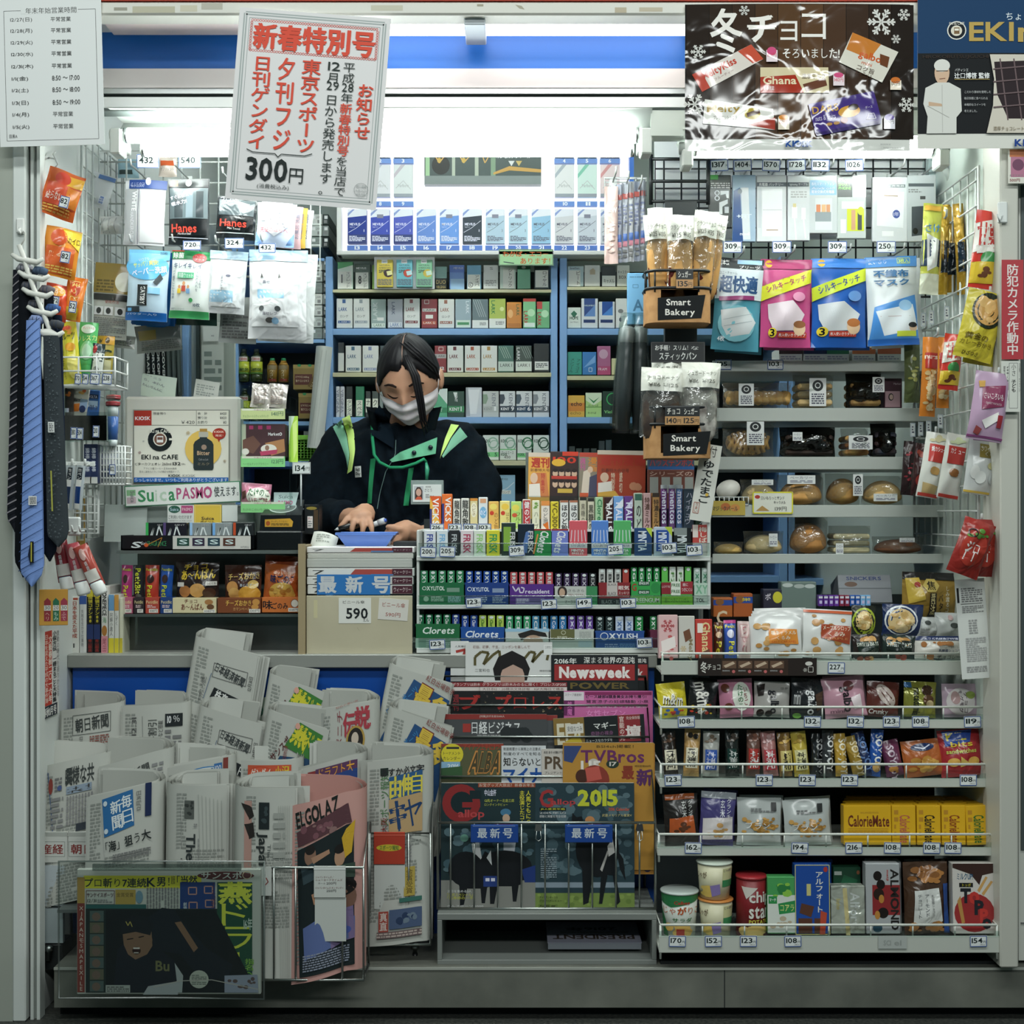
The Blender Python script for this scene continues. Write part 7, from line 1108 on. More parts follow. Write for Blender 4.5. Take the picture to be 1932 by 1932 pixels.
mz=[(996,856,1040,'d8a04a','comic weekly with red lettering, left end of the clear holder',comic(996,854,42,('d0c0b0','b03a30'),'週刊')+'t 1000 884 1036 890 6a3a30 新春特大号;p c87a4a 1004 892 1030 892 1036 938 998 938;e 1000 892 1014 912 d8b8a0;p e4dcd4 998 914 1018 912 1020 938 998 938;V 1020 892 1028 930 b04038 特集号',.492),(1037,852,1090,'3a2a2a','television comic with rows of faces in the clear holder','r 1060 852 1090 860 c8402c;b 1042 862 1086 874 c83a2a 100;e 1040 866 1066 880 d8a83a;'+';'.join('e %d %d %d %d c8a890;e %d %d %d %d 2a2020'%(1042+i*12,y+3,1052+i*12,y+16,1042+i*12,y,1052+i*12,y+7)for y in(884,904)for i in range(4))+';r 1040 898 1088 904 b03a30;r 1052 922 1080 930 c8a84a',.49),(1092,858,1130,'8a8070','weekly comic with drawn figures in the clear holder','r 1092 854 1130 862 b84a3a;V 1093 864 1104 888 c05a90 週刊;V 1108 862 1126 890 d8883a 漫画;p d8c8b8 1100 890 1112 884 1118 938 1096 938;p 4a4a60 1112 900 1126 894 1128 938 1110 938;e 1108 880 1118 892 d8b8a0;r 1094 930 1110 938 c85a3a',.488),(1126,850,1218,'a8442e','large comic weekly with red lettering at the right of the clear holder',comic(1126,850,92,('d0c0b0','b03a30'),'週刊漫画')+'t 1134 884 1186 892 6a3a30 新春特大合併号;e 1132 892 1148 910 d8b8a0;p e4dcd4 1128 912 1154 908 1156 938 1128 938;V 1152 892 1160 926 e0c8b0 特別号;V 1168 890 1174 930 e0c8b0 読切;p d8a84a 1128 930 1160 926 1170 938 1128 938;n 1186 908 1216 936 c88a6a 6 14 2',.484)]
for x0,y0,x1,c,lab,a,Y in mz:item('comic_magazine',lab,'magazine',(x0,y0,x1,1000),Y,.006,'box',c,'g',a,'comic magazines behind the gum rack',(0,1,0))
for i,(x0,y0,c,lab,a)in enumerate(((1222,862,'4a5a70','blue and red sports paper in the holder below the bakery basket','b 1226 866 1308 880 b84a44 ハウステンボス;r 1224 880 1310 890 3a6aa8'),(1222,886,'7a4a40','brown weekly paper in the holder below the bakery basket','b 1226 889 1306 898 d0b0a0 シリーズの;'+';'.join('r %d 900 %d 930 a8aaa4'%(1226+k*22,1242+k*22)for k in range(4))))):
 item('weekly_paper',lab,'magazine',(x0,y0,x0+88,960),.46-i*.02,.012,'box',c,'p',a)
# magazine rack below
o=thing('magazine_rack','chrome wire magazine rack with a grey metal base box','rack',at(1032,1820,.0));s=sc(0)
b=B();gm=M('7d817d','h');L_,R_=-207*s,207*s
for q in((L_,R_,0,.21,84*s,96*s),(L_,R_,0,.21,0,9*s),(L_,L_+9*s,0,.21,9*s,84*s),(R_-9*s,R_,0,.21,9*s,84*s)):b.box(*q,gm,.001)
b.box(L_,R_,.205,.21,0,96*s,M('15191a','p'));b.make('base_box',o)
zf=262*s
b=B();b.tube([(L_,.03,zf),(R_,.03,zf)],.003,CH,8);b.tube([(L_,.03,98*s),(R_,.03,98*s)],.003,CH,8);b.make('front_rail',o)
for x in range(9):xx=(849+x*45-1032)*s;b=B();b.tube([(xx,.03,97*s),(xx,.03,zf)],.0022,CH,6);b.make('wire',o)
for xx in(L_,R_):b=B();b.tube([(xx,.03,97*s),(xx,.03,zf),(xx*.975,.20,525*s),(xx*.975,.208,98*s)],.003,CH,8);b.make('side_wire',o)
for i,z in enumerate((340,412,470,524)):b=B();b.tube([(L_*.985,.09+i*.035,z*s),(R_*.985,.09+i*.035,z*s)],.0024,CH,6);b.make('tier_wire',o)
GA='magazines in the wire rack'
def mag(lab,bx,Y,col,art,rot=(-2,0,0),d=.008):
 s2=sc(Y);o2=thing('magazine',lab,'magazine',at((bx[0]+bx[2])/2,(bx[1]+bx[3])/2,Y),rot,GA);w_,h_=(bx[2]-bx[0])*s2,(bx[3]-bx[1])*s2
 b=B();b.box(-w_/2+.001,w_/2-.001,.0012,d,-h_/2+.001,h_/2-.0005,M('cfcfc8','p'));b.make('pages',o2)
 b=B();b.box(-w_/2,w_/2,0,.001,-h_/2,h_/2,M(col,'g'));b.art(flatS(w_,h_),bx[2]-bx[0],bx[3]-bx[1],art,'g',bx[0],bx[1]);b.make('cover',o2)
horse=lambda x,y,k:'p 14171c '+' '.join('%.1f'%((x if i%2==0 else y)+v*k)for i,v in enumerate((0,30,8,14,18,20,30,30,60,32,70,44,72,70,66,72,62,100,56,100,54,74,30,74,24,104,17,104,16,70,8,50,-4,44)))
mag('red lettered horse racing magazine, front left of the wire rack',(832,1478,1010,1720),.055,'24363a','e 834 1480 906 1552 8f2f30;e 850 1494 892 1536 1c2c30;r 872 1514 906 1524 8f2f30;r 886 1492 908 1508 1c2c30;b 864 1528 914 1547 b8484a allop;r 902 1478 1010 1486 9a4a32;t 904 1479 1008 1485 e0d0c0 お宝グッズ大放出！新春お年玉;b 914 1490 936 1502 dde 中山金杯;t 914 1508 970 1514 c8cc5a G1馬オーナー北島三郎;t 914 1516 958 1521 c8cc5a ロングインタビュー;V 980 1492 990 1556 d8d04a 主役演じたコー;V 992 1492 1002 1556 d8d04a 人馬ともにG;e 944 1526 964 1540 4a7a9a;e 948 1536 962 1552 c8a890;p 7a2a30 936 1550 966 1552 974 1564 930 1564;n 834 1556 1008 1660 46606a 60 20 3 3a4e54 5a727a;r 832 1660 1010 1716 8a8a84;'+horse(850,1598,1.05)+';'+horse(906,1590,1.1)+';e 868 1574 884 1588 6a9a8a;p d8d8d8 890 1592 904 1588 912 1636 898 1650;p c8ccd4 950 1584 974 1584 968 1626 950 1620;e 846 1606 912 1672 14171c;e 900 1604 1004 1668 14171c;r 912 1652 938 1672 2a4080;b 916 1656 934 1662 dde 11;p dde0e0 918 1618 926 1604 928 1632;p 243a78 984 1640 1010 1632 1010 1664 990 1664;t 844 1678 890 1683 d8dcd8 注目を集める3人;t 844 1684 892 1690 c8c84a 「白井スペシャル」;t 844 1690 896 1696 c8c84a 「馬券師の一手」;t 844 1706 912 1710 ddd さんスポーツ 2500')
mag('horse racing magazine with yellow 2015 lettering, front right of the rack',(1010,1478,1197,1719),.055,'2c4048','n 1012 1480 1195 1660 465c64 90 22 4 34484e 5a7078;r 1010 1664 1197 1674 8a98a4;r 1010 1684 1197 1719 7a8f4a;n 1012 1684 1195 1717 8aa054 40 9 5 6a8040;b 1018 1490 1044 1524 a8383a G;b 1040 1508 1086 1522 b84448 allop;B 1090 1490 1166 1522 c8cc3c 2015;r 1018 1524 1068 1530 1a1e20;t 1020 1525 1066 1529 d8d84a JRA重賞年鑑;t 1018 1532 1068 1536 ddd 2015年の;t 1018 1538 1068 1543 ddd 感動と興奮を完全収録;b 1148 1524 1188 1530 c8604a 2016 Calendar;t 1136 1536 1192 1541 d8c88a 武豊メモリアル重賞V;p 14181c 1078 1558 1080 1534 1088 1542 1098 1540 1102 1556 1094 1572;p 14181c 1092 1560 1130 1570 1156 1590 1176 1620 1180 1660 1170 1640 1164 1610 1160 1640 1170 1700 1164 1706 1156 1650 1146 1650 1136 1704 1130 1704 1134 1650 1120 1640 1110 1702 1100 1706 1098 1620;e 1086 1550 1168 1654 15181c;e 1104 1540 1122 1556 c88a58;p 8a4a50 1110 1556 1134 1554 1138 1566 1112 1568;p d8d4d0 1146 1596 1156 1582 1160 1608 1148 1616;p b8b4b0 1132 1640 1146 1604 1148 1608 1136 1644;g 1020 1600 1050 1656 8a98a0 14;t 1018 1690 1052 1694 222 アメリカンオークス;t 1018 1696 1060 1700 222 フィリーズレビュー;t 1018 1706 1048 1710 222 桜花賞')
mag('orange and gold magazine at the right edge of the wire rack',(1190,1404,1236,1648),.088,'b8803a','r 1200 1480 1212 1640 c88a3a;r 1212 1484 1234 1640 a8482a;b 1216 1506 1232 1516 e0d0b0 ＆;V 1216 1520 1232 1580 3a2a1a 年越;v 1218 1584 1222 1634 e0c8a0 特別番組表;v 1226 1604 1231 1630 eee 最新番組;e 1214 1630 1228 1644 2a2244',(-3,0,0))
mag('golf magazine with a yellow roundel in the wire rack',(832,1404,950,1660),.092,'5a5a40','r 832 1404 950 1410 8a3a30;b 874 1404 950 1416 a84434 アイアン上手に3つの;e 832 1404 874 1444 d8c83a;r 842 1410 866 1414 333;t 836 1419 868 1425 333 トーナメント;t 836 1428 868 1435 333 カレンダー;r 832 1438 868 1462 8ab0cc;b 844 1442 866 1450 dfe8ee 2016;p 3a5a3a 832 1450 872 1446 872 1470 832 1470;I .2 1450;B 884 1418 944 1460 c88a4a ALBA;b 886 1420 942 1458 4a4430 ALBA;I 0',(-3,0,0))
mag('white business magazine with large blue lettering in the wire rack',(946,1408,1030,1660),.09,'d0d2d4','t 950 1411 1020 1417 333 制度概要から実務上の注意点;t 950 1420 1020 1426 333 制度のすべてを知る;b 950 1430 1020 1446 333 知らないと;B 950 1450 1022 1478 1f4f9a マイナ',(-3,0,0))
mag('cream business magazine with two grey letters in the wire rack',(1022,1414,1070,1660),.087,'c8c0b8','t 1026 1418 1062 1423 444 総計1億円;b 1028 1428 1062 1452 5a4a3a PR;t 1028 1456 1060 1461 444 プレジデント',(-3,0,0))
mag('gold television guide magazine at the right of the wire rack',(1062,1402,1234,1640),.083,'b8883c','p 3a4a7a 1064 1408 1098 1408 1080 1440 1064 1436;b 1096 1416 1216 1440 6a3060 TVBros;t 1126 1406 1196 1412 4a3a20 BS14ch掲載！;e 1110 1432 1130 1448 c8c0b8;b 1096 1436 1134 1456 e8e0d8 1.15;e 1144 1434 1168 1450 2a3a30;b 1150 1438 1164 1446 d8d0c8 17;e 1094 1444 1150 1500 8a3a30;e 1086 1452 1110 1478 4a2c22;p c05a50 1104 1450 1130 1446 1136 1470 1108 1476;B 1174 1446 1196 1470 8a3a2a 最;B 1202 1452 1230 1482 5a3060 新;t 1198 1444 1228 1448 4a3a20 特別定価300円',(-3,0,0))
mag('grey business weekly with red top in the third tier of the rack',(835,1348,1032,1600),.125,'4a4c4e','r 835 1348 1032 1358 8a3430;t 905 1350 952 1355 d8c8c0 [特集]次代を創る100人;r 873 1366 888 1382 a03a34;b 890 1362 982 1385 e0e0e0 日経ビジネス;g 900 1386 956 1390 9a9a9a 1;n 940 1370 1020 1402 2a2e30 12 22 2',(-3,0,0))
mag('grey business weekly copy tucked behind at the right',(1012,1350,1052,1600),.133,'54575a','r 1012 1350 1052 1360 8a3430',(-3,0,0))
mag('black and red photo magazine leaning in the third tier of the rack',(1050,1352,1222,1600),.122,'1e2224','r 1050 1352 1108 1402 8a6f3a;b 1056 1362 1100 1402 d8d0b8 EDI;r 1074 1364 1106 1382 d8d4cc;t 1076 1368 1104 1378 333 安倍なつみ;p c8b03a 1064 1400 1096 1384 1104 1402;b 1126 1364 1168 1376 e4e4e0 マギー;t 1120 1380 1162 1388 8a5a80 奇跡の裸身;t 1110 1394 1160 1400 e4e4e0 ニュースなカラダを;r 1172 1352 1214 1402 8a2f34;V 1174 1354 1184 1400 e0c8c0 官能の完;t 1188 1355 1214 1361 e8d8d0 完全保存版;B 1186 1372 1214 1396 e0d4d0 壇',(-3,-3,0))
def wres(x):return 'r %d 1288 1070 1296 8a2f34;t %d 1289 1068 1295 e8d8d4 グランプリは鈴木みのるに輝く！プロレスGP2015;r %d 1297 1070 1304 d8ccc8;t %d 1298 1064 1303 6a3a38 大日本12・20横浜文体詳報　IGF大晦日で橋本;B %d 1312 1060 1338 a8302c プロレス;n %d 1306 1068 1346 4a4240 50 3 4 8a7a60'%(x,x+4,x,x+4,x+30,x+2)
mag('black wrestling magazine with red title in the fourth tier',(906,1288,1072,1540),.158,'1c1c1e',wres(906),(-3,0,0))
mag('black wrestling magazine copy showing at the left behind',(850,1286,912,1540),.166,'1c1c1e','r 850 1288 912 1296 8a2f34;t 854 1289 906 1295 e8d8d4 グランプリは鈴木;r 850 1297 912 1304 d8ccc8;B 868 1312 906 1338 a8302c ブ;V 854 1310 866 1342 8a2f34 週刊',(-3,0,0))
mag('pink weekly magazine full of headlines in the fourth tier',(1064,1304,1232,1540),.155,'c86aa0','r 1064 1306 1102 1322 e0d8dc;t 1066 1309 1098 1314 444 スクープ撮連発！;r 1104 1306 1230 1312 8a3060;b 1106 1312 1220 1318 2a2030 ピース綾部8頭身美女お持ち帰り!;t 1106 1321 1224 1327 2a2030 鷺宮涼子の妊娠騒動 小泉;t 1106 1330 1220 1336 e8dce4 玉木宏はしまり今日 櫻木;r 1064 1322 1084 1350 6a2a5a;V 1070 1324 1080 1350 d070b0 美魔;b 1106 1340 1180 1352 e890c8 女性セブン',(-3,0,0))
mag('white fashion magazine with olive script title in the top tier',(878,1212,1042,1460),.19,'d4d4d2','t 892 1218 1000 1224 7a4a40 初詣、初夢、干支、ニッポンを楽しんで;c 5a5230 5 896 1256 896 1240 908 1230 922 1232 912 1254 930 1236 942 1228 944 1246;c 5a5230 5 984 1250 1000 1230 1010 1232 1004 1250 1022 1230 1036 1228 1032 1246;t 896 1262 924 1268 555 二宮和也;p 1a1618 934 1284 930 1262 940 1240 966 1228 990 1240 1000 1262 994 1284;e 944 1250 990 1312 b8988a;p 1a1618 940 1268 950 1244 986 1244 992 1266 968 1254;t 1018 1264 1040 1268 555 特別付録;r 1026 1217 1042 1236 e4e4e2;t 1028 1219 1041 1224 555 江原啓之',(-3,0,0))
mag('white magazine with red brush stroke behind the fashion magazine',(850,1210,884,1460),.198,'d8d8d6','c a83a34 5 860 1230 878 1226 872 1244 862 1254;t 858 1218 880 1222 555 人気嬢の',(-3,0,0))
mag('black and red news weekly in the top tier of the rack',(1040,1236,1204,1480),.185,'1c1f22','b 1046 1242 1088 1253 e0e0dc 2016年;b 1102 1240 1198 1252 e0e0dc 深まる世界の混沌;r 1046 1254 1198 1284 9a2f30;B 1055 1258 1190 1280 e8e0dc Newsweek;b 1076 1288 1188 1300 6a5a30 POWER',(-3,0,0))
mag('news weekly copy showing a strip at the right',(1200,1240,1224,1480),.192,'1c1f22','r 1200 1254 1222 1284 9a2f30;b 1202 1243 1220 1251 e0e0dc 混沌;b 1204 1262 1214 1278 e8e0dc k',(-3,0,0))
for x0,lab in((888,'left'),(1066,'right')):item('latest_issue_sign','blue latest issue tag on the %s half of the magazine rack rail'%lab,'sign',(x0,1556,x0+90,1590),.022,.004,'box','1f4690','s','b %d 1563 %d 1581 c8d0d8 最;b %d 1563 %d 1581 c8d0d8 新;b %d 1563 %d 1581 c8d0d8 号;r %d 1558 %d 1559 8aa0cc'%(x0+13,x0+31,x0+37,x0+55,x0+61,x0+79,x0+4,x0+84))
for x,c,lab in((1016,'c8ccc8','silver'),(1207,'16181a','black')):
 o=thing('binder_clip','%s binder clip on the magazine rack rail'%lab,'clip',at(x,1562,.024));b=B();b.add([(-.008,-.004,-.006),(.008,-.004,-.006),(.006,0,.008),(-.006,0,.008),(-.008,.006,-.006),(.008,.006,-.006)],[(0,1,2,3),(4,5,2,3)],M('1a1c1e'if c[0]=='1'else '3a3e3c','s'));b.make('clip_body',o)
 b=B();b.tube([(-.004,-.005,-.006),(-.006,-.005,-.022),(.0,-.005,-.027),(.006,-.005,-.022),(.004,-.005,-.006)],.0009,M('c8ccc8','m'),6);b.make('clip_wire',o)
o=thing('magazine','magazine pile lying flat and upside down inside the rack base','magazine',at(1122,1791,.045));s=sc(.045);b=B();b.box(-88*s,88*s,0,.15,0,12*s,M('8a8e96','p'));b.make('pages',o)
b=B();b.box(-89*s,89*s,-.002,.152,12*s,12.8*s,M('a8a8b8','g'));b.art(lambda u,v,e:((.5-u)*176*s,(.02+.13*v),12.8*s+e),176,120,'b 10 4 166 34 4a4038 PRESIDENT;b 40 60 140 84 3a3a4a 2016年;g 20 44 150 54 777 2','g');b.make('cover',o)
# bakery baskets, umbrellas, chargers, masks
def N(nm,lab,cat,x0,y0,x1,y1,Y,d,col,fin='s',art='',grp=None,r=0,body='pouch',rx=0,rz=0,**k):
 return item(nm,lab,cat,(x0,y0,x1,y1),Y,d,body,col,fin,art,grp,(rx,r,rz),rel=True,**k)
BK=M('1a1d1f','g')
YB2=.15;s=sc(YB2)
o=thing('bakery_hanger','black wire hanger that carries the two bakery baskets','rack',at(1282,300,.3));b=B();q=sc(.3)
for y in(0,42,80):b.tube([(-54*q,0,-y*q),(54*q,0,-y*q)],.004,BK,6)
for x in(-54,54):b.tube([(x*q,0,8*q),(x*q,0,-86*q)],.005,BK,6)
b.make('wire_frame',o);b=B();b.box(-30*q,30*q,-.03,-.0,-560*q,-86*q,M('202426','g'));b.make('back_strip',o)
N('bakery_sign','black sign in white characters between the two bakery baskets','sign',1228,645,1330,684,.2,.003,'1c1f21','g','f 1 1 101 38 555 1;b 8 6 70 16 d8d8d4 お手軽！スリム！;t 76 8 90 15 d8d8d4 な;b 16 20 86 34 d8d8d4 スティックパン',body='card')
def bakery(lab,y0,y1,cards,off):
 o=thing('bread_basket',lab,'basket',at(1282,y1,YB2));w_=62*s;h_=(y1-y0)*s;D=.11;r=.03
 def rr(t):
  P=[]
  for cx,cy,a in((w_-r,r,-90),(w_-r,D-r,0),(-w_+r,D-r,90),(-w_+r,r,180)):P+=[(cx+r*math.cos(R(a+k*22.5)),cy+r*math.sin(R(a+k*22.5)))for k in range(5)]
  return P
 P=rr(0);n=len(P);kr=grain('a87a4a','b88a58',60)
 def band(b,z0,z1,m,k=1):b.add([(x*k,y,z)for z in(z0,z1)for x,y in P],[(i,(i+1)%n,n+(i+1)%n,n+i)for i in range(n)],m,True)
 b=B();band(b,0,h_*.66,kr);band(b,h_*.1,h_*.64,kr,.97);b.add([(x,y,.002)for x,y in P],[tuple(range(n))],kr)
 b.art(lambda u,v,e:((u-.5)*126*s,-.0005-e,h_*.66*(1-v)),126,66,'p 16191b %d 18 %d 12 %d 58 %d 62;b %d 20 %d 33 e8e4dc Smart;b %d 40 %d 56 e8e4dc Bakery'%(22+off,112+off,104+off,22+off,38+off,84+off,36+off,92+off),'p');b.make('paper_band',o)
 b=B()
 for z in(h_*.68,h_*1.02):b.tube([(x,y,z)for x,y in P],.0035,BK,6,closed=True)
 for i in range(0,n,3):b.tube([(P[i][0],P[i][1],h_*.6),(P[i][0],P[i][1],h_*1.02)],.0022,BK,5)
 b.make('wire_frame',o)
 for x,w2,t,p_ in cards:
  b=B();b.box(x*s,(x+w2)*s,-.008,-.006,h_*.66,h_*1.02,M('1c1f21','g'));b.art(lambda u,v,e:((x+w2*u)*s,-.008-e,h_*(1.02-.36*v)),32,36,'b 4 3 28 15 e8e4dc %s;r 0 19 32 36 b88c5c;b 3 22 22 33 2a2420 %s;t 23 25 30 33 2a2420 円'%(t,p_),'g');b.make('price_card',o)
bakery('upper kraft paper bakery basket of bread sticks',512,608,((-7,32,'シュガー','135'),),0)
bakery('lower kraft paper bakery basket of donuts',770,864,((-28,32,'チョコ','140'),(4,33,'シュガー','125')),10)
def bagged(lab,x0,y0,x1,y1,Y,col,split,art='',nm='bread_stick',r=0,blob=None):
 """a bag with a milky printed top and clear body around the bread"""
 s2=sc(Y);w_,h_=(x1-x0)*s2,(y1-y0)*s2;o=thing(nm,lab,'bread',at((x0+x1)/2,(y0+y1)/2,Y),(0,r,0),'bagged bread in the baskets');S=pouchS(w_,h_,.045,-.4,int(x0),wr=.9);H=y1-y0
 b=B();b.grid(lambda u,v:S(u,v*split,.001),8,6,M('dcdcd2','f'));b.art(S,40,100,art,'f',flat=False,e0=.002);b.make('printed_top',o)
 b=B();b.grid(lambda u,v:S(u,split+v*(1-split),0),8,10,FILM);b.make('clear_bag',o)
 b=B();zb=-h_/2+h_*(1-split)/2;b.ball((0,.006,zb),(w_*.44,.021,h_*(1-split)*.6),grain(*blob,40)if blob else M(col,'b'),16,lambda q:(abs(q.x)**4+abs(q.y)**4+abs(q.z)**4)**-.25);b.make('bread',o)
TX='t 4 14 36 20 5a5a50 クランチチョコ;t 6 24 34 30 5a5a50 ¥125 ¥135'
for i,(x0,y0,x1,lab)in enumerate(((1224,392,1272,'bread stick bag at the rear left of the upper basket'),(1218,404,1264,'bread stick bag at the front left of the upper basket'),(1330,404,1364,'bread stick bag at the right edge of the upper basket'),(1304,398,1350,'bread stick bag at the front right of the upper basket'),(1258,406,1310,'bread stick bag in the middle of the upper basket'))):
 bagged(lab,x0,y0,x1,556,(.23,.19,.22,.175,.165)[i],'c8985a',.33,TX+';p 5a2018 2 66 20 80 38 92 38 99 2 99',r=(-2,-4,8,5,0)[i])
for lab,x0,y0,x1,bl,t,Y in(('sugar donut bag at the rear of the lower basket',1226,672,1300,('a8a29a','d0ccc4'),'シュガー',.22),('chocolate donut bag at the front left of the lower basket',1207,694,1290,('2a1c16','4a3a2c'),'チョコドーナツ',.17),('sugar donut bag at the front right of the lower basket',1284,684,1358,('6a625c','c8c4bc'),'シュガードーナツ',.165)):
 bagged(lab,x0,y0,x1,826,Y,'fff',.34,'t 5 12 35 18 5a5a50 %s;t 6 23 34 28 5a5a50 ¥116 ¥125'%t,'donut',2,bl)
def umbrella(lab,x,y0,y1,w_,r,Y):
 s2=sc(Y);o=thing('umbrella',lab,'umbrella',at(x,y0,Y),(0,r,0),'folded umbrellas');H=(y1-y0)*s2;q=w_*s2/2
 b=B();b.lathe([(q*.9,-H),(q*1.05,-H*.6),(q*.92,-.04),(q*.7,-.03)],M('3c4042','c'),14);b.make('canopy',o)
 b=B();b.lathe([(q*.8,-.045),(q*.95,-.03),(q*.95,-.005),(q*.6,0),(0,0)],M('8a8e90','s'),14);b.make('handle',o)
 b=B();b.lathe([(q*1.25,-H*1.03),(q*1.2,-H*.6),(q*1.1,-.02),(q*.9,.03)],SLEEVE,14);b.make('clear_sleeve',o)
for a in(('folded dark umbrella tilted at the left of the group',1180,622,800,26,4.5,.33),('folded dark grey umbrella in front of the blue shelves',1184,616,812,30,3,.29),('folded dark grey umbrella beside the lower bakery basket',1207,616,812,30,0,.3)):umbrella(*a)
N('blue_packet','light blue flat box hanging above the umbrellas','box',1184,515,1224,612,.3,.02,'6fa8d0','g','b 10 50 30 72 3a6a8a A;t 10 78 36 82 4a7a9a PACKET;g 4 6 36 9 4a7a9a 1;f 10 22 20 28 4a7a9a 1',body='box')
o=wiregrid('snack_hook_rail','chrome rail with prongs holding the thin red snack packs',-.05,.05,-.02,.02,2,2,HK,loc=at(1180,352,.42),hooks=((-.03,.01),(.0,.0),(.03,-.01)))
for i in range(7):
 x0=1140+i*11;N('snack_pack','thin striped snack pack, %s from left on the chrome rail'%ORD[i],'snack',x0,352-i*2,x0+(26 if i==0 else 12),498-i,.36+i*.008,.014,'d0b4ae'if i==0 else('b4b6c0','c8c8cc','a0a4b4')[i%3],'f',('b 2 40 24 50 eee NEW;n 3 60 23 130 e0c8c0 12 9 3;'if i==0 else 'r 1 20 11 30 c0605a;g 2 40 10 84 6a7090 6;r 2 96 10 110 5a7ac0;r 2 110 10 120 d08a9a;g 2 124 10 142 888 2'),'snack packs on the chrome rail')
YE=.45
hk=[(X(x,YE),Z(y,YE),.12)for x,y in((1357,332),(1403,330),(1455,332),(1506,332),(1551,332),(1606,332),(1680,334),(1738,332),(1388,492),(1480,490),(1582,488),(1680,486))]
wiregrid('accessory_grid','dark wire grid holding the phone chargers and face masks at the right',X(1236,YE),X(1762,YE),Z(560,YE),Z(300,YE),16,7,BK,loc=(0,YE,0),hooks=hk)
GE='phone accessories on the dark grid';YF=.33
for x0,y0,x1,y1,c,lab,a in((1337,330,1379,430,'22282a','black earphone card pack with white earbuds','r 2 0 18 9 4a9a4a;g 4 14 40 26 ccc 3;o 12 30 20 38 c8ccd0 2;o 12 40 20 48 c8ccd0 2;p d0d4d6 22 30 38 30 38 44 34 44 32 36 22 38;p d0d4d6 20 52 36 46 36 54 26 60 26 74 20 74;r 30 60 38 72 b8bcc0;b 2 78 12 84 ddd for;b 20 86 38 94 ddd Player'),(1382,330,1426,456,'9fb4c8','blue and silver stick charger blister pack','p 2a4a80 2 30 14 24 20 126 0 126;p d8dce0 16 24 30 24 34 122 20 122;b 8 74 36 82 dfe8f0 +FIT;e 10 26 18 36 4a5a6a;t 14 108 32 114 fff maxell'),(1428,330,1484,456,'d4d6d8','white mobile battery pack with a rounded white charger','r 0 14 56 22 4a5058;t 4 15 50 21 eee 充電器 バッテリー;r 10 26 48 116 ececee;c bbb 1 11 66 47 66;c 8a6a3a 1.5 18 104 40 104;r 2 24 8 100 c8ccd0'),(1486,330,1528,454,'d2d4d6','white lightning cable pack with two plugs','r 0 14 40 22 3a4048;t 4 15 38 21 eee lightning ケーブル;g 6 30 36 44 999 3;r 8 60 18 82 f2f2f2;r 26 62 34 84 f2f2f2;r 10 54 16 61 c8b888;c f0f0f0 3 13 82 16 122;c f0f0f0 3 30 84 34 120'),(1526,330,1580,440,'c6cacc','pale blue battery charger pack with copper cells','r 2 10 52 38 8ab8dc;b 5 14 48 20 eef 各社スマートフォン;t 5 23 48 27 eef Android;b 5 29 48 35 eef 電池交換式充電器;r 12 44 44 104 d8dadc;r 14 56 22 80 c87850;r 24 56 32 80 d8a878;r 33 56 40 80 c88a60;r 12 70 42 88 8a9296'),(1580,330,1634,450,'c0c6c4','black white and lime phone charger pack with batteries','r 0 0 28 42 2a302e;b 2 6 26 13 eee iPhone;b 2 15 24 21 8ad06a SMART;b 2 22 26 28 8ad06a PHONE;r 29 0 54 42 dcdee0;r 8 50 50 64 eceeee;r 18 64 50 106 c8d03a;r 26 66 34 104 c89a78;r 38 66 46 104 444a4c;e 38 60 50 76 c8e04a;r 6 84 16 110 f0f0f0'),(1646,334,1712,456,'d0d2d4','large white charger blister pack with a round blue sticker','r 4 14 62 20 6a7074;t 6 15 60 19 eee Lightning 充電器;p ecedef 10 28 60 28 58 96 8 92;e 38 62 52 78 3a4a8a;t 40 66 50 74 dde 1年;c 8a6a3a 1.5 22 35 48 36;r 18 102 40 112 eee'),(1712,330,1766,456,'b4b8ba','grey charger pack with a black device at the end of the row','r 2 16 50 22 4a5054;g 2 26 40 34 777 2;r 24 40 34 46 444;p 3a3f44 8 60 40 58 40 112 8 116;e 10 100 20 112 15181a')):
 N('accessory_pack',lab,'phone accessory',x0,y0,x1,y1,YF,.012,c,'s',a,GE,body='box')
for x,t in((1357,'1317'),(1401,'1404'),(1455,'1570'),(1503,'1728'),(1548,'1132'),(1612,'1026')):price('price card reading %s above the phone accessories'%t,x,312,.3,t,34,22,(0,-3,-2,3,-2,1)[(x//7)%6],sub=False)
for x,t,w2 in((1382,'309','grey blue'),(1475,'309','pink'),(1580,'309','royal blue'),(1672,'250','white blue')):price('price tag reading %s above the %s mask pack'%(t,w2),x,466,.26,t,36,22)
YM=.27;GM='face mask packs on the dark grid'
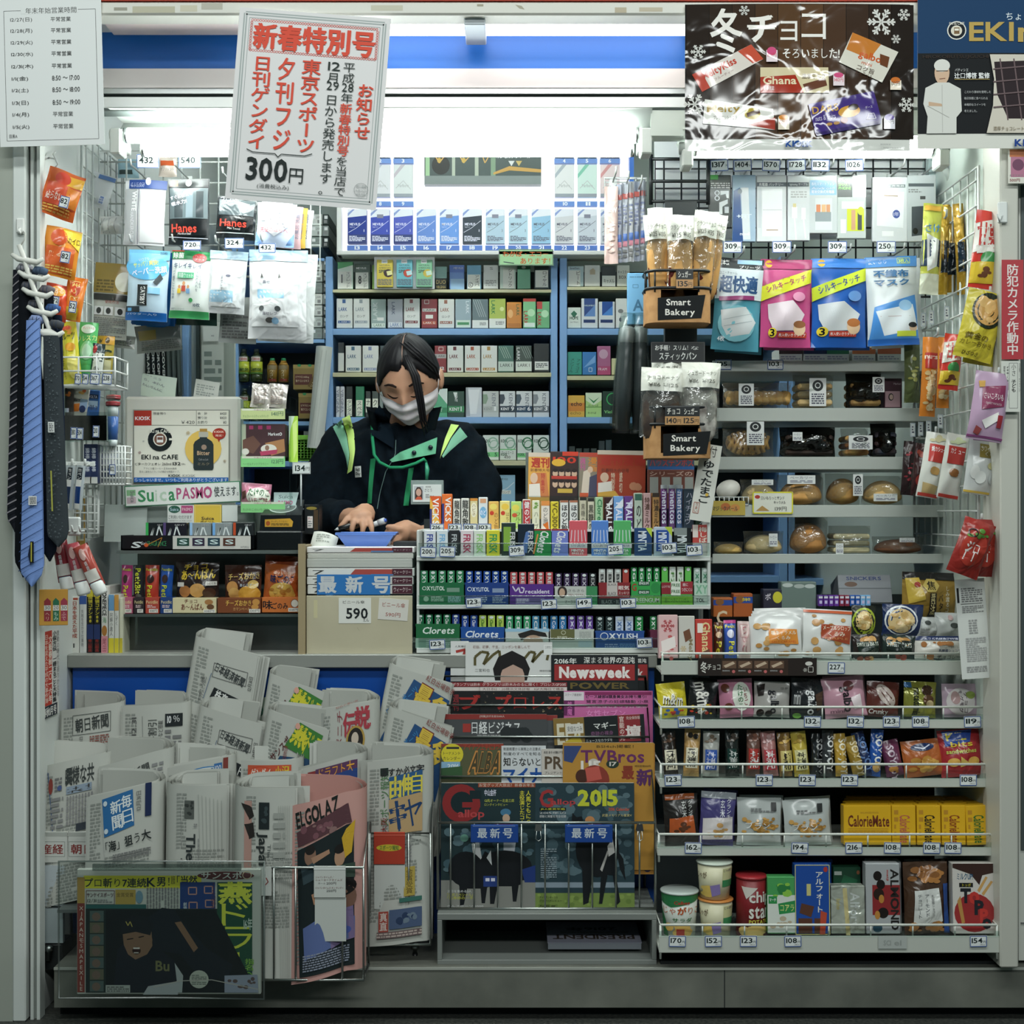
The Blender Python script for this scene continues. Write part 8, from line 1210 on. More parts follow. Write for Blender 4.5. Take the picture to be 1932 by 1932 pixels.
for x0,y0,x1,y1,c,lab,a,r in((1346,488,1436,662,'4a8a9c','grey blue face mask pack with a pleated mask on it','r 0 0 90 20 23282c;b 6 4 24 14 eee 日本製;r 40 2 86 10 9ac4e4;b 44 13 82 19 eee プリーツ;r 0 20 90 78 cfd8de;t 6 26 40 32 456 ユニ・チャーム;B 8 34 80 66 2f4f7a 超快適;R -4 45 80;r 8 72 76 80 8a3a6a;R 0;e 8 90 80 158 7ab4c0;p c4c8ca 12 100 60 92 82 120 70 142 30 150 16 130;c 9aa4a8 1 18 118 74 104;c 9aa4a8 1 20 130 74 118;b 10 148 24 158 dfe8ec 4枚',4),(1434,490,1530,656,'b8487c','pink face mask pack with a yellow slanted banner','r 0 0 96 18 a83a6a;e 8 2 22 16 d8a83a;p d8d83a 0 52 96 18 96 44 0 80;R -18 48 48;b 8 40 88 52 a8306a シルキータッチ;t 4 34 60 38 8a8a2a フィッティ;R 0;p d8c8d0 12 86 60 78 84 104 70 134 24 136 14 112;e 14 130 30 148 e0c83a;b 17 132 26 146 1c1c1c 3;r 32 138 88 148 b84030;t 34 140 86 146 eee 枚入使いきりタイプ;e 62 118 86 144 d8b898;e 62 116 86 130 8a5a3a;e 60 62 84 80 d890b0',1),(1530,488,1634,656,'2458a8','royal blue face mask pack with a lime slanted banner','r 0 0 104 18 3a78c8;e 12 2 26 16 d8a83a;p c8d83a 0 56 104 18 104 42 0 82;R -18 52 50;b 10 42 94 56 2a3a8a シルキータッチ;R 0;p c4c8cc 10 88 60 82 92 106 78 136 24 138 12 116;e 8 130 30 148 e0c83a;b 13 132 24 146 1c1c1c 3;r 32 138 84 148 b84030;t 34 140 82 146 eee 枚入使いきりタイプ;e 66 116 92 144 d8b898;e 66 114 92 130 a8683a;e 68 62 94 82 6a9ad8',0),(1634,484,1732,652,'d4dade','white face mask pack with blue characters and a blue base','r 0 0 98 20 4a86c8;t 6 6 40 14 eef 使いさり;f 60 4 84 14 c8d870 1;b 62 5 82 13 c8e070 3枚入;B 14 26 80 40 3a6a98 不織布;B 14 44 80 56 3a6a98 マスク;p 4a8ad0 12 96 92 74 98 168 0 168;p dce4ea 14 104 86 92 96 140 30 150;e 58 84 84 104 9ac4e8;t 22 112 80 116 b08a8a ―――;e 78 128 94 144 d8b898;e 76 126 94 136 1c1c20;r 54 142 92 152 c8d84a;r 0 156 98 168 2a62b0',-2)):
 N('face_mask_pack',lab,'face masks',x0,y0,x1,y1,YM,.03,c,'s',a,GM,r)
 N('face_mask_pack',lab.split(' with')[0]+' hanging behind its front copy','face masks',x0+8,y0+4,x1+7,y1+5,YM+.06,.025,c,'s','',GM,r)
# bread shelves
YR=.36;s=sc(YR);o=thing('bread_shelf_unit','grey five tier bread shelf unit on the right of the kiosk','shelf',at(1566,1250,YR));SG=M('a4a9a3','h')
for y0,y1 in((681,701),(770,795),(862,886),(953,976),(1045,1063)):b=B();b.box(-222*s,218*s,0,.25,(1250-y1)*s,(1250-y1)*s+.006,SG);b.box(-222*s,218*s,-.004,0,(1250-y1)*s,(1250-y0)*s,M('b0b5af','h'),.001);b.make('shelf',o)
for x in(-222,216):b=B();b.box(x*s,(x+4)*s,.2,.25,0,575*s,SG);b.make('upright',o)
def bread(lab,x0,y0,x1,y1,kind,c,lbl=None,c2=None,nm='bagged_bread',tint=FILM):
 Y=YR+.06;s2=sc(Y);w_,h_=(x1-x0)*s2,(y1-y0)*s2;o=thing(nm,lab,'bread',at((x0+x1)/2,y1,Y),None,'bagged bread on the bread shelves');b=B();br=lambda h:''.join('%02x'%min(255,int(int(h[i:i+2],16)*1.22))for i in(0,2,4));m=grain(br(c),br(c2 or c),30,rough=.7)
 if kind=='bun':b.grid(lambda u,v:(w_*.45*math.cos(6.2832*u)*math.sin(math.pi*v),.048*math.sin(6.2832*u)*math.sin(math.pi*v),h_*(.26+math.cos(math.pi*v)*(.58 if v<.5 else.24))),24,16,m)
 elif kind=='waffle':
  b.ball((0,.012,h_*.42),(w_*.42,.022,h_*.40),M('a8783c','b'),18)
  for k in range(-3,4):
   for g in(-1,1):L=h_*.34*math.sqrt(max(.05,1-(k/3.6)**2));b.tube([(k*w_*.11+g*-L*.45,-.008,h_*.42-L),(k*w_*.11,-.014,h_*.42),(k*w_*.11+g*L*.45,-.008,h_*.42+L)],.0045,m,6)
 elif kind=='sticks':
  for k in range(9):b.tube([(-w_*.4+k*w_*.1,-.02,.014),(-w_*.36+k*w_*.1,0,h_*.5),(-w_*.38+k*w_*.1,.03,h_*.55)],.011,m,8)
 else:
  for k in range(3):b.box(-w_*.42,w_*.42,-.03,.05,h_*(.05+.24*k),h_*(.24+.24*k),m if k!=1 else M(c2 or c,'b'),.006)
 b.make('bread',o)
 b=B();S=pouchS(w_,h_,.11,.2,int(x0),wr=.8);
 for bk in(False,True):b.grid(lambda u,v:tuple(Vector(S(u,v,0,bk))+Vector((0,0,h_/2))),10,8,tint)
 b.make('clear_bag',o)
 if lbl:
  a0,b0,a1,b1=lbl;b=B();q=lambda px:(px-(x0+x1)/2)*s2;b.box(q(a0),q(a1),-.062,-.061,(y1-b1)*s2,(y1-b0)*s2,M('d8dad8','g'));b.art(lambda u,v,e:(q(a0+(a1-a0)*u),-.062-e,(y1-b0-(b1-b0)*v)*s2),40,60,'e 7 4 33 28 1c2022;e 13 9 27 22 d8dad8;e 15 11 25 20 1c2022;g 5 32 35 56 445 5'if b1-b0>25 else 't 4 8 36 26 556 ベーカリー;g 4 34 36 52 778 2','g');b.make('label',o)
DK=film('dark_bag_film','6a6a68',.12,.5)
for a in(('waffle stick bag with a white emblem label, second shelf',1362,722,1492,770,'sticks','b88a48',(1386,728,1414,769),'d0a868'),('beige cake bag with a white emblem label, second shelf',1495,708,1572,770,'slab','b89a68',(1517,718,1548,770),'c8b080'),('dark topped cookie bag on the second bread shelf',1595,705,1662,770,'slab','6a4a2c',(1634,716,1656,744),'a88850','bagged_bread',DK),('square waffle bag with a tall white label, third shelf',1362,799,1460,862,'waffle','c89a54',(1401,796,1433,842)),('dark chocolate cake bag on the third bread shelf',1470,806,1576,862,'slab','33241c',(1486,818,1504,834),'1f1814','bagged_bread',DK),('sliced cake bag with a white label on the third bread shelf',1586,808,1638,862,'slab','b8985a',(1590,824,1634,850),'8a5a34'),('dark blue wrapped bread on the third bread shelf',1642,799,1690,862,'slab','2a3440',None,'3a2c2c','bagged_bread',DK),('pale sandwich bun bag behind the yellow framed card',1396,904,1466,953,'bun','c8b080',(1410,906,1450,916)),('round golden bun bag with a white label on the fourth shelf',1466,896,1554,953,'bun','b8884a',(1476,898,1528,914),'c89a5c'),('walnut bread bag with two white labels on the fourth shelf',1556,893,1622,953,'bun','a8844a',(1598,896,1616,936),'8a6434'),('pale twisted bread bag at the right of the fourth shelf',1624,898,1704,953,'bun','b89458',(1636,932,1680,946),'c8a870'),('flat pale bread bag at the left of the fifth shelf',1346,1022,1402,1045,'bun','b89858'),('cream roll bag with a small label on the fifth shelf',1402,1002,1478,1045,'bun','c0ac80',(1442,1006,1458,1030)),('large round brown bun bag on the fifth shelf',1486,976,1562,1045,'bun','9a6a38',None,'a87844'),('layered sandwich bag on the fifth shelf',1562,992,1642,1045,'slab','c8bc98',(1566,1024,1580,1044),'a8a080'),('dark brown roll bag at the right of the fifth shelf',1644,1012,1742,1045,'bun','6a4630',(1684,1014,1712,1022))):bread(*a)
b=B();s2=sc(YR-.02);b.ball((0,0,0),(.023,.023,.029),M('e2ded6','g'),20);tag(b.make('egg',None,at(1374,924,YR+.02),(0,70,0)),'white boiled egg at the left of the fourth bread shelf','egg')
o=basket('small wire egg tray under the white egg',1348,938,1412,953,YR-.005,.06,(938,952),8,HK,.0014,'egg_tray','tray')
N('price_card','yellow framed sandwich price card reading 139 on the fourth bread shelf lip','price card',1420,928,1496,969,YR-.008,.002,'dcdccf','g','f 1 1 75 40 d8d03a 2.5;e 4 6 14 13 b03a30;b 16 8 60 15 444 白いもちっとサンド;b 40 17 62 23 444 キャラメル;p b08a50 6 36 18 26 32 36;t 42 28 64 36 333 139円',body='card')
N('shelf_label','orange roll cake label at the left of the fourth bread shelf','label',1342,945,1406,972,YR-.007,.002,'b8a04a','g','e 18 4 36 18 b86a3a;e 36 6 54 20 c88a4a;b 2 10 50 19 2a3a3a マジックバール',body='card')
o=N('egg_banner','white strip banner with brush letters about boiled eggs','banner',1312,838,1352,984,YR-.15,.001,'d8d8d0','p','v 16 2 32 24 333 付;V 8 30 32 112 24282a ゆでたまご;e 22 92 28 98 d8b04a;f 4 112 14 132 b06a5a 1;v 5 113 13 131 b06a5a うまい',None,9,body='curl',curl=.06,sag=0)
for x,t in((1365,'105'),(1463,'103')):price('dark framed price tag %s on the top bread shelf'%t,x,688,YR-.007,t,30,19)
for i,(x,c)in enumerate(((1470,'3a2c2a'),(1516,'22304a'),(1558,'2f6a4a'),(1608,'a8603a'),(1656,'a8583a'))):N('cigarette_carton','cigarette carton end under the masks, %s from left'%ORD[i],'carton',x,656,x+44,681,YR+.1,.1,'c4c8c4','g','r 0 0 44 12 %s;g 3 15 40 23 889 2'%c,body='box')
N('gift_box','dark box with a pink portrait label at the right of the second bread shelf','box',1668,714,1702,770,YR+.05,.05,'4a2634','g','t 18 8 32 12 c8b0b8 Market;r 2 24 30 54 c8a0a8;e 8 28 18 42 2a2226;e 10 30 17 40 d8b8a8',body='box')
# snack rack at the lower right
WC=M('c3c6bd','g');CUR=[0]
o=thing('snack_rack','cream five tier wire fronted snack rack at the lower right','rack',at(1560,1815,.0));OP=at(1560,1815,0)
TI=((1246,1273,1233,.10,1247,1822,1152),(1357,1374,1334,.075,1244,1860,1282),(1468,1485,1442,.045,1244,1868,1378),(1598,1614,1574,.01,1240,1878,1490),(1765,1797,1745,-.04,1243,1885,1620))
for y0,y1,yb_,Y,xa,xb,yt in TI:
 q=lambda x,y,dy=0:at(x,y,Y)-OP+Vector((0,dy,0));A,C_=q(xa,y1),q(xb,y0)
 b=B();b.box(A.x,C_.x,A.y-.004,A.y,A.z,C_.z,WC,.002);dp=.26 if yb_>1240 else.11;b.box(A.x,C_.x,A.y,A.y+dp,A.z+.003,A.z+.009,WC)
 if dp<.2:b.box(at(1350,0,.2).x-OP.x,C_.x,A.y+.11,A.y+.27,A.z+.003,A.z+.009,WC)
 b.make('shelf',o);rb=dp-.06
 b=B();b.box(A.x,C_.x,A.y-.006,A.y-.0045,C_.z,C_.z+.011,ACRYL);b.make('clear_strip',o)
 b=B();b.tube([q(xa+3,y0,rb),q(xa+3,yb_,rb),q(xa+3,yb_),q(xb-4,yb_),q(xb-4,yb_,rb),q(xb-4,y0,rb)],.0026,M('d6d8d0','g'),6)
 for i in range(9):x=xa+3+(xb-xa-7)*i/8;b.tube([q(x,y0),q(x,yb_)],.0018,M('d6d8d0','g'),5)
 b.tube([q(xb-4,yb_),q(xb-4,y1+12)],.0026,M('d6d8d0','g'),6);b.tube([q(xa+3,yb_),q(xa+3,y1+12)],.0026,M('d6d8d0','g'),6);b.make('wire_rail',o)
b=B();b.box(at(1345,0,.3).x-OP.x,XR-.02-OP.x,.2+.16,.37,0,.75,M('1d2526','g'));b.box(at(1246,0,0).x-OP.x,at(1880,0,0).x-OP.x,.0,.34,-.006,.002,M('15191a','g'));b.make('back_panel',o)
for x in(1250,1868):b=B();b.box(at(x,0,0).x-OP.x,at(x+10,0,0).x-OP.x,.06,.09,-.02,.016,M('101314','g'));b.make('foot',o)
GS='snacks on the lower right rack'
def tier(i,rows):
 y0,y1,yb_,Y,xa,xb,yt=TI[i];nm=('top','second','third','fourth','bottom')[i]
 for x0,x1,yt_,c,fin,lab,a,r,body,*bh in rows:
  Yd=Y+.03+(.02 if body=='pouch'else 0);N('snack_pack','%s on the %s snack tier'%(lab,nm),'snack',x0,yt_,x1,y0-4,Yd,.03,c,fin,a,GS,r,body,-6 if i<3 else-3)
  for k in range(bh[0]if bh else 0):N('snack_pack','%s, %s one behind, on the %s tier'%(lab,ORD[k],nm),'snack',x0+4+k*3,yt_-5-k*5,x1+3+k*3,y0-6,Yd+.05+k*.04,.03,c,fin,'',GS,r,body,-6 if i<3 else-3)
nut=lambda n,x,y:'n 4 4 %d %d b08048 %d 17 %d 8a5a30 c89a60'%(x,y,n,n)
tier(0,[(1243,1279,1160,'d8b0b0','g','pink white chocolate box with red snowflakes','s 4 8 30 34 b84a50;n 2 30 34 90 c05a5a 8 8 3;p e8dcd8 4 50 30 40 32 60 6 72',0,'box'),(1281,1311,1162,'c4c0b8','g','silver white chocolate box with a brown square','p 6a4028 8 30 20 24 24 42 12 50;L 16 44 26 84 8a7a5a Melty;s 2 56 14 68 c8b080',0,'box'),(1312,1344,1168,'b8382c','g','red chocolate box with cream vertical lettering','L 12 6 28 62 e0c890 Ghana;r 4 8 14 26 e8dcd0;p 6a3a24 4 66 26 56 30 72 6 82',0,'box'),(1346,1364,1174,'5a3426','s','brown chocolate stick pack','b 2 6 16 12 d8c83a Petit;e 3 18 15 30 d8b898;L 4 36 14 60 d8c83a Pe',2,'pouch'),(1366,1389,1170,'3a5ab0','s','blue chocolate stick pack','r 0 0 23 6 c04a8a;b 2 9 20 15 d8d03a Petit;e 5 18 18 34 dde;L 7 40 18 66 d8d03a Peti',-1,'pouch'),(1391,1416,1172,'d0b8b4','s','pale pink chocolate stick pack','L 8 10 18 60 b87a80 いちご;f 4 6 20 30 c89a98 1',1,'pouch'),(1414,1513,1162,'d8d8d6','s','white walnut pack with an orange caramel label',nut(16,90,80)+';p d88a3a 34 24 90 26 92 54 34 52;b 38 28 88 36 e8dcc8 塩キャラメル;b 48 38 76 45 e8dcc8 くるみ;t 38 47 88 51 c8602a SALT CARAMEL',-1,'pouch',3),(1514,1607,1150,'dadad8','s','white walnut pack with a brown red maple label',nut(18,86,90)+';r 0 2 93 7 c8603a;p a84a30 32 28 92 30 90 64 32 54;b 36 30 90 39 e8dcc8 メープルシロップ;b 46 41 78 50 e8dcc8 くるみ;t 40 52 86 56 d8905a MAPLE',3,'pouch'),(1608,1662,1196,'2a2220','f','dark nut snack bag with green and white lettering',nut(6,50,18)+';p 1c2a24 6 14 50 14 46 44 10 44;b 6 16 48 23 c8ccc0 SWEETS DAYS;n 4 40 50 56 8a4a3a 6 10 2 c89a60',-4,'pouch'),(1664,1726,1198,'23302c','f','dark nut snack bag with white lettering beside its twin',nut(5,56,12)+';r 6 10 54 30 1a2420;b 6 14 54 23 d0d4cc SWEETS DAYS;n 8 34 54 56 a84a3a 5 12 4 c89a60',4,'pouch'),(1724,1822,1200,'d4d0c8','s','cream chocolate pack with a navy banner','r 0 0 98 8 22305a;b 18 1 90 7 dde 生きた乳酸菌が100億と;n 6 10 94 18 a87040 10 10 2;t 44 18 82 23 8a8a80 SWEETS DAYS;b 42 25 86 30 3a4a6a 乳酸菌ショコラ;n 6 32 40 52 a87040 5 12 4;b 42 36 96 44 24282c チョコレート',0,'pouch')])
for x0,x1,y0,y1,c,lab,a in((1606,1652,1142,1200,'20241e','black nut bag with a lime ring and cashews','e 0 4 46 58 a8b83a;e 3 8 42 54 2a2c20;e 6 10 38 46 d0b070;n 6 10 38 46 c8a060 12 12 3 e0c890'),(1664,1742,1140,1200,'1f2f58','navy nut bag with a white ring and macadamias','e 2 2 66 58 dde0e4;e 5 5 63 56 24345a;e 8 8 60 54 d8bc88;n 8 8 60 54 e0c898 16 14 3 c8a468'),(1730,1770,1164,1204,'b8bab8','pale grey snack pack with a small round mark','e 12 6 24 14 3a3e3c;g 4 20 36 34 999 3'),(1762,1814,1156,1204,'c0c2c0','clear grey snack pack with a dark oval mark','e 28 18 44 28 3a3e3c;e 24 4 34 14 c8a8a8')):N('snack_pack',lab+' at the back of the top tier','snack',x0,y0,x1,y1,.19,.03,c,'f',a,GS,2)
N('snack_bag','large gold soy butter snack bag standing above the snack rack','snack',1700,1080,1810,1168,.28,.05,'9a7a34','f','r 0 0 110 14 1c1a18;p d0b04a 4 12 30 10 40 50 10 60;p c8b060 44 12 60 12 68 24 60 36 44 36 36 24;b 44 16 60 32 2a2418 焦;r 48 38 62 86 2a2018;V 50 38 60 80 d8c890 醤油;V 66 40 76 84 2a2018 バター;v 80 24 88 84 e0dcc8 しみ渡るコク;e 20 18 32 28 a83a2a',GS,2)
N('snack_box','grey chocolate bar display box lying open behind the snack rack','box',1582,1083,1682,1138,.36,.08,'7c7f84','g','b 16 4 82 11 2a3a6a SNICKERS;e 12 14 36 24 5a4030;r 0 26 100 28 5a5e62',body='box',rx=-20)
for i in range(10):N('candy_tube','small purple and blue candy tube, %s in the row behind the walnut packs'%ORD[i],'candy',1544+i*10,1123,1553+i*10,1144,.3,.02,('5a2f8a','6a3a9a','8a3048','2f5fb0','7ab0dc')[i//2],'s','r 1 2 8 6 d8d8e0;r 2 10 7 16 c8c0e0','candy tubes behind the walnut packs',body='box')
for x0,x1,y0,c,lab,a in((1346,1382,1128,'b0602a','orange brown biscuit box with a blue band','r 0 4 36 14 2a4a9a;e 4 2 20 14 8a5a30;b 6 24 26 50 e0c8a8 C'),(1384,1420,1120,'a8582a','tall orange brown biscuit box with a blue band','r 0 6 36 18 2a4a9a;e 4 4 20 18 8a5a30;b 16 8 32 14 d8c83a 栄'),(1440,1476,1112,'2c2a3a','small dark box with a yellow pear','e 18 4 36 26 c8c03a;b 4 8 14 20 d8d0d8 ボ'),(1474,1540,1098,'6a7a74','clear pack of metal lidded cups','e 2 2 22 10 b8c0bc;e 24 4 44 12 a8b0ac;e 44 4 64 12 b8c0bc')):N('snack_box',lab+' behind the top tier','snack',x0,y0,x1,1164,.32,.04,c,'g',a,None,0,'box')
N('shelf_card','dark wood winter chocolate strip card on the top tier lip','card',1317,1242,1541,1275,.09,.002,'2a211e','g','r 44 2 170 32 3a2a22;V 4 6 18 28 dcd8d0 冬;b 18 11 42 22 dcd8d0 チョコ;'+';'.join('r %d 5 %d 19 6a5040;p c8b098 %d 14 %d 6 %d 10 %d 18;t %d 22 %d 25 bbb 期間限定;e %d 22 %d 28 c86a6a'%(46+i*30,72+i*30,48+i*30,66+i*30,70+i*30,52+i*30,46+i*30,60+i*30,64+i*30,70+i*30)for i in range(4))+';e 202 6 216 14 d8d4cc;s 198 18 206 26 d8d4cc;f 208 16 217 26 d8d4cc 1',body='card')
N('document','white printed sheet hanging at the right end of the snack rack','paper',1808,1092,1864,1280,.02,.002,'d2d4d0','p','r 2 16 6 44 222;g 10 16 50 44 777 7;r 8 46 48 47 444;g 10 50 50 64 888 4;g 20 76 36 104 999 6;g 12 110 50 156 aaa 12;g 10 164 48 176 999 3',None,-4,'curl',curl=.03,sag=-.02)
tier(1,[(1240,1295,1288,'d0c030','f','yellow chocolate candy bag','R 12 28 36;b 10 22 48 44 2a2018 m&m;b 9 20 47 42 e8e4d8 m&m;R 0;n 8 46 48 62 c8402c 10 8 3 3a8a4a 2f5fb0',-6,'pouch'),(1298,1353,1284,'1c1c1e','f','black chocolate candy bag','R 78 28 34;b -4 22 56 48 e0dcd4 m&ms;R 0;n 4 40 48 64 c8402c 8 8 5 3a8a4a d8b83a',6,'pouch',1),(1356,1421,1281,'b87890','s','pink chocolate biscuit bag','e 24 6 60 60 dde0d4;V 34 10 46 56 2a6a3a たけのこ;V 46 14 54 50 8a3a44 いちご;e 4 8 20 24 6a3a2c;e 8 44 24 58 6a3a2c',-3,'pouch'),(1422,1490,1286,'a8a4a0','s','grey white biscuit bag with dark balls','p 2a2220 4 8 20 4 16 26 6 28;L 24 16 46 60 24242a galbo;e 4 52 18 66 241c1a;e 20 54 34 66 241c1a;t 50 10 64 14 555 コク',2,'pouch'),(1492,1556,1280,'202226','f','black biscuit bag with white vertical lettering','L 24 22 48 68 dcdcdc galbo;t 4 24 16 50 ccc mini;p 4a3428 44 30 60 22 58 56 48 60;e 4 66 20 76 7ab04a',3,'pouch'),(1552,1632,1277,'c090a0','s','pale pink biscuit bag with dark vertical lettering','e 40 8 60 26 6a3a3c;L 30 18 54 66 2a2228 galbo;t 10 60 36 66 6a4a5a mini;p e8d8dc 50 40 70 34 72 60 56 62',-6,'pouch',1),(1634,1696,1286,'5a2a24','f','dark red crunch chocolate bag with a striped oval','R 50 34 26;e 10 12 58 38 b8a8a0;c 5a2a24 2 16 22 50 20;c 5a2a24 2 18 28 52 30;R 0;b 4 52 40 64 d8d4d0 Crunky',4,'pouch'),(1704,1766,1286,'8a8a3a','F','gold green macadamia bag with round nuts','L 16 12 30 64 24261c macadamia;e 32 6 54 26 3a2418;e 34 24 56 44 5a3a24;e 40 34 56 48 d8c090;r 0 2 14 12 3a6a9a',3,'pouch'),(1776,1846,1290,'b8a0b0','s','pale mauve chewy candy bag with a white circle','e 6 8 62 58 d4cccc;L 30 12 38 54 5a4a54 モグモグ;L 40 16 48 54 5a4a54 チョコ;e 44 14 62 28 8a9a4a;e 14 14 32 38 b09090',0,'pouch')])
bar=lambda c,t,tc='1c1c1e',bc='e0d8c0':'n 2 4 26 24 %s 6 9 3;r 3 34 26 72 %s;L 6 36 22 70 %s %s'%(c,bc,tc,t)
JOY=lambda tc='eee':'L 4 10 22 76 %s SOYJOY'%tc
tier(2,[(1250,1277,1380,'2a2420','f','dark bar pack with a cream lettered panel',bar('5a4030','1本満足'),-4,'pouch'),(1290,1320,1376,'b8925a','f','tan bar pack with dark ovals','e 6 6 16 16 22201e;e 16 8 26 18 22201e;'+bar('8a6a40','1本満足')[24:],3,'pouch'),(1326,1357,1380,'b0b0aa','f','white bar pack with a blue lettered panel',bar('7a6a5a','1本満足','dde','3a5aa8'),2,'pouch'),(1368,1394,1378,'1f2422','f','black bar pack with a dark green panel',bar('5a5048','1本満足','c8ccc8','1c3a34'),0,'pouch'),(1408,1434,1378,'6a4a40','f','brown bar pack with a red lettered panel',bar('8a5a48','1本満足','eee','b03a34'),2,'pouch'),(1437,1465,1380,'b07a78','f','pink bar pack with a red lettered panel',bar('c8a0a0','1本満足','eee','b0404a'),-4,'pouch'),(1468,1492,1382,'8a6a3a','f','yellow brown bar pack',bar('c8a050','1本満足','222','d8c880'),-3,'pouch'),(1495,1524,1380,'c8b04a','f','yellow bar pack with a cream lettered panel',bar('a88a3a','1本満足','222','e0d8a0'),-5,'pouch'),(1530,1547,1384,'22262a','f','slim black soy bar',JOY('aaa'),2,'pouch'),(1550,1572,1378,'3a3c3e','f','black soy bar with bold white letters',JOY(),3,'pouch'),(1574,1597,1384,'c09a40','f','gold soy bar with white letters',JOY('f0e8d0'),-3,'pouch'),(1600,1626,1388,'a88a3a','f','dull gold soy bar with a cream foot',JOY('e0d0a8'),-14,'pouch'),(1616,1640,1380,'1f2f58','f','navy soy bar leaning behind the blue one',JOY('6a8ac0'),-14,'pouch'),(1640,1664,1376,'2a58a8','f','blue soy bar with a cookie picture',JOY()+';e 6 60 22 80 c8a060',6,'pouch'),(1666,1700,1396,'6a3450','f','purple soy bar with an orange foot',JOY('c8b0c0')+';n 4 48 28 62 c88a40 5 9 2',-10,'pouch'),(1702,1778,1396,'b0602f','f','orange cracker bag with navy emblem','e 16 6 62 20 22305a;c dde 2 24 12 40 16 54 10;n 6 26 68 62 d0a050 16 18 3 b8843a',-6,'pouch'),(1772,1852,1376,'a82f34','f','red biscuit sandwich bag with blue top','p 2a4a9a 8 2 66 2 58 24 10 30;b 14 6 52 20 d8c83a KIIL;b 20 22 62 32 d8b83a bits;b 10 36 68 44 c8d060 sandwiches;e 10 52 34 68 d8a850;p d8b860 36 50 56 66 34 70;e 50 52 72 68 d8a850',-5,'pouch')])
oat='n 6 34 80 70 a87a3a 40 10 3 8a5a2a c89a58;g 24 18 70 26 777 2;r 64 8 74 24 333;t 14 44 60 56 eee ブラン'
tier(3,[(1252,1318,1498,'24201e','f','black and orange nut crunch bag','r 4 0 60 10 b05a2a;v 34 12 44 44 e0e0dc 玄米;v 46 12 56 44 e0e0dc クランチ;p b8582a 10 44 56 40 60 76 8 70;n 16 48 50 74 5a3420 7 12 3',-3,'pouch',1),(1320,1386,1494,'4a4478','f','violet nut crunch bag with a white foot','r 0 0 66 12 b0b4bc;v 36 14 46 46 e8e8f0 玄米;v 48 12 58 48 e8e8f0 クランチ;p d8d0d0 4 50 62 44 64 86 6 90;n 12 52 54 86 c89a60 9 12 3',4,'pouch',1),(1390,1474,1505,'b4b8b6','s','clear oat biscuit pack, left of the two',oat,1,'pouch',1),(1478,1566,1508,'b8bcba','s','clear oat biscuit pack, right of the two',oat,-3,'pouch',1),(1592,1682,1520,'d8a820','g','wide yellow energy block box with brown script','t 32 12 66 15 a87a2a BALANCED FOOD;b 8 18 86 40 6a2f1c CalorieMate;g 8 46 84 52 b8842a 2;r 8 43 84 44 b8842a',0,'box',3)]+[(x0,x0+45,1520,'d8a820','g','narrow yellow energy block box with %s script'%w_,'L 14 18 34 70 %s CalorieMate;g 4 6 12 60 b8842a 4'%t,r,'box',3)for x0,w_,t,r in((1683,'pink','b8604a',0),(1730,'black','2a2418',0),(1777,'orange brown','8a3f1c',0),(1823,'green','3a6a2a',-2))])
def cup(lab,cx,y0,y1,w_,col,lid,art,Y=-.015,taper=.82):
 s2=sc(Y);o=thing('snack_cup',lab,'snack',at(cx,y1,Y+w_*s2/2));r=w_*s2/2;h_=(y1-y0)*s2;b=B();b.lathe([(0,0),(r*taper,0),(r*.97,h_*.96)],M(col,'g'),28)
 S=cylS(r*.97,r*taper,h_*.94);b.art(lambda u,v,e:tuple(Vector(S(u,v,e))+Vector((0,0,h_*.49))),100,100,art,'g',flat=False,e0=.0007);b.make('cup_body',o)
 b=B();b.lathe([(r*.97,h_*.955),(r*1.03,h_*.96),(r*1.03,h_*.985),(r*.99,h_),(0,h_*.995)],M(lid,'s'),28);b.make('lid',o)
JG='r 62 10 96 60 d8d4a0;b 64 12 94 20 4a3a6a じゃがビー;r 62 44 96 64 3f8a58;n 10 56 50 96 d8b860 12 22 3;p 8a7ab0 36 60 56 54 58 84 40 92;b 4 20 30 40 5a3f24 じゃが'
cup('green and white potato stick cup with coloured characters on the bottom tier',1282,1676,1762,72,'d8dcd4','b8c0bc','p 2f7a4a 0 0 100 0 100 12 60 22 30 30 0 20;p 2f7a4a 0 100 0 30 14 60 20 100;b 36 14 66 22 b83a30 Calbee;B 10 28 92 46 c05a2a じゃがりこ;b 32 54 72 64 2f6a3a サラダ;n 10 66 90 98 d8b060 14 18 2;r 40 80 56 100 b03a30')
cup('cream potato snack cup with orange rim, lower of the stack',1350,1692,1762,66,'d4cfb0','d08a4a',JG);cup('cream potato snack cup with orange rim, upper of the stack',1348,1622,1691,68,'d4cfb0','b8c0b4',JG)
cup('dark red potato chip can with white lettering on the bottom tier',1417,1648,1762,58,'7a1f24','9a2a30','p d8d0c8 22 12 60 14 34 34;b 40 20 96 46 e0dcd4 chip;b 40 46 92 68 e0dcd4 star;b 40 70 90 77 c8c04a POTATO;n 14 78 90 100 d8b870 6 34 3',taper=.98)
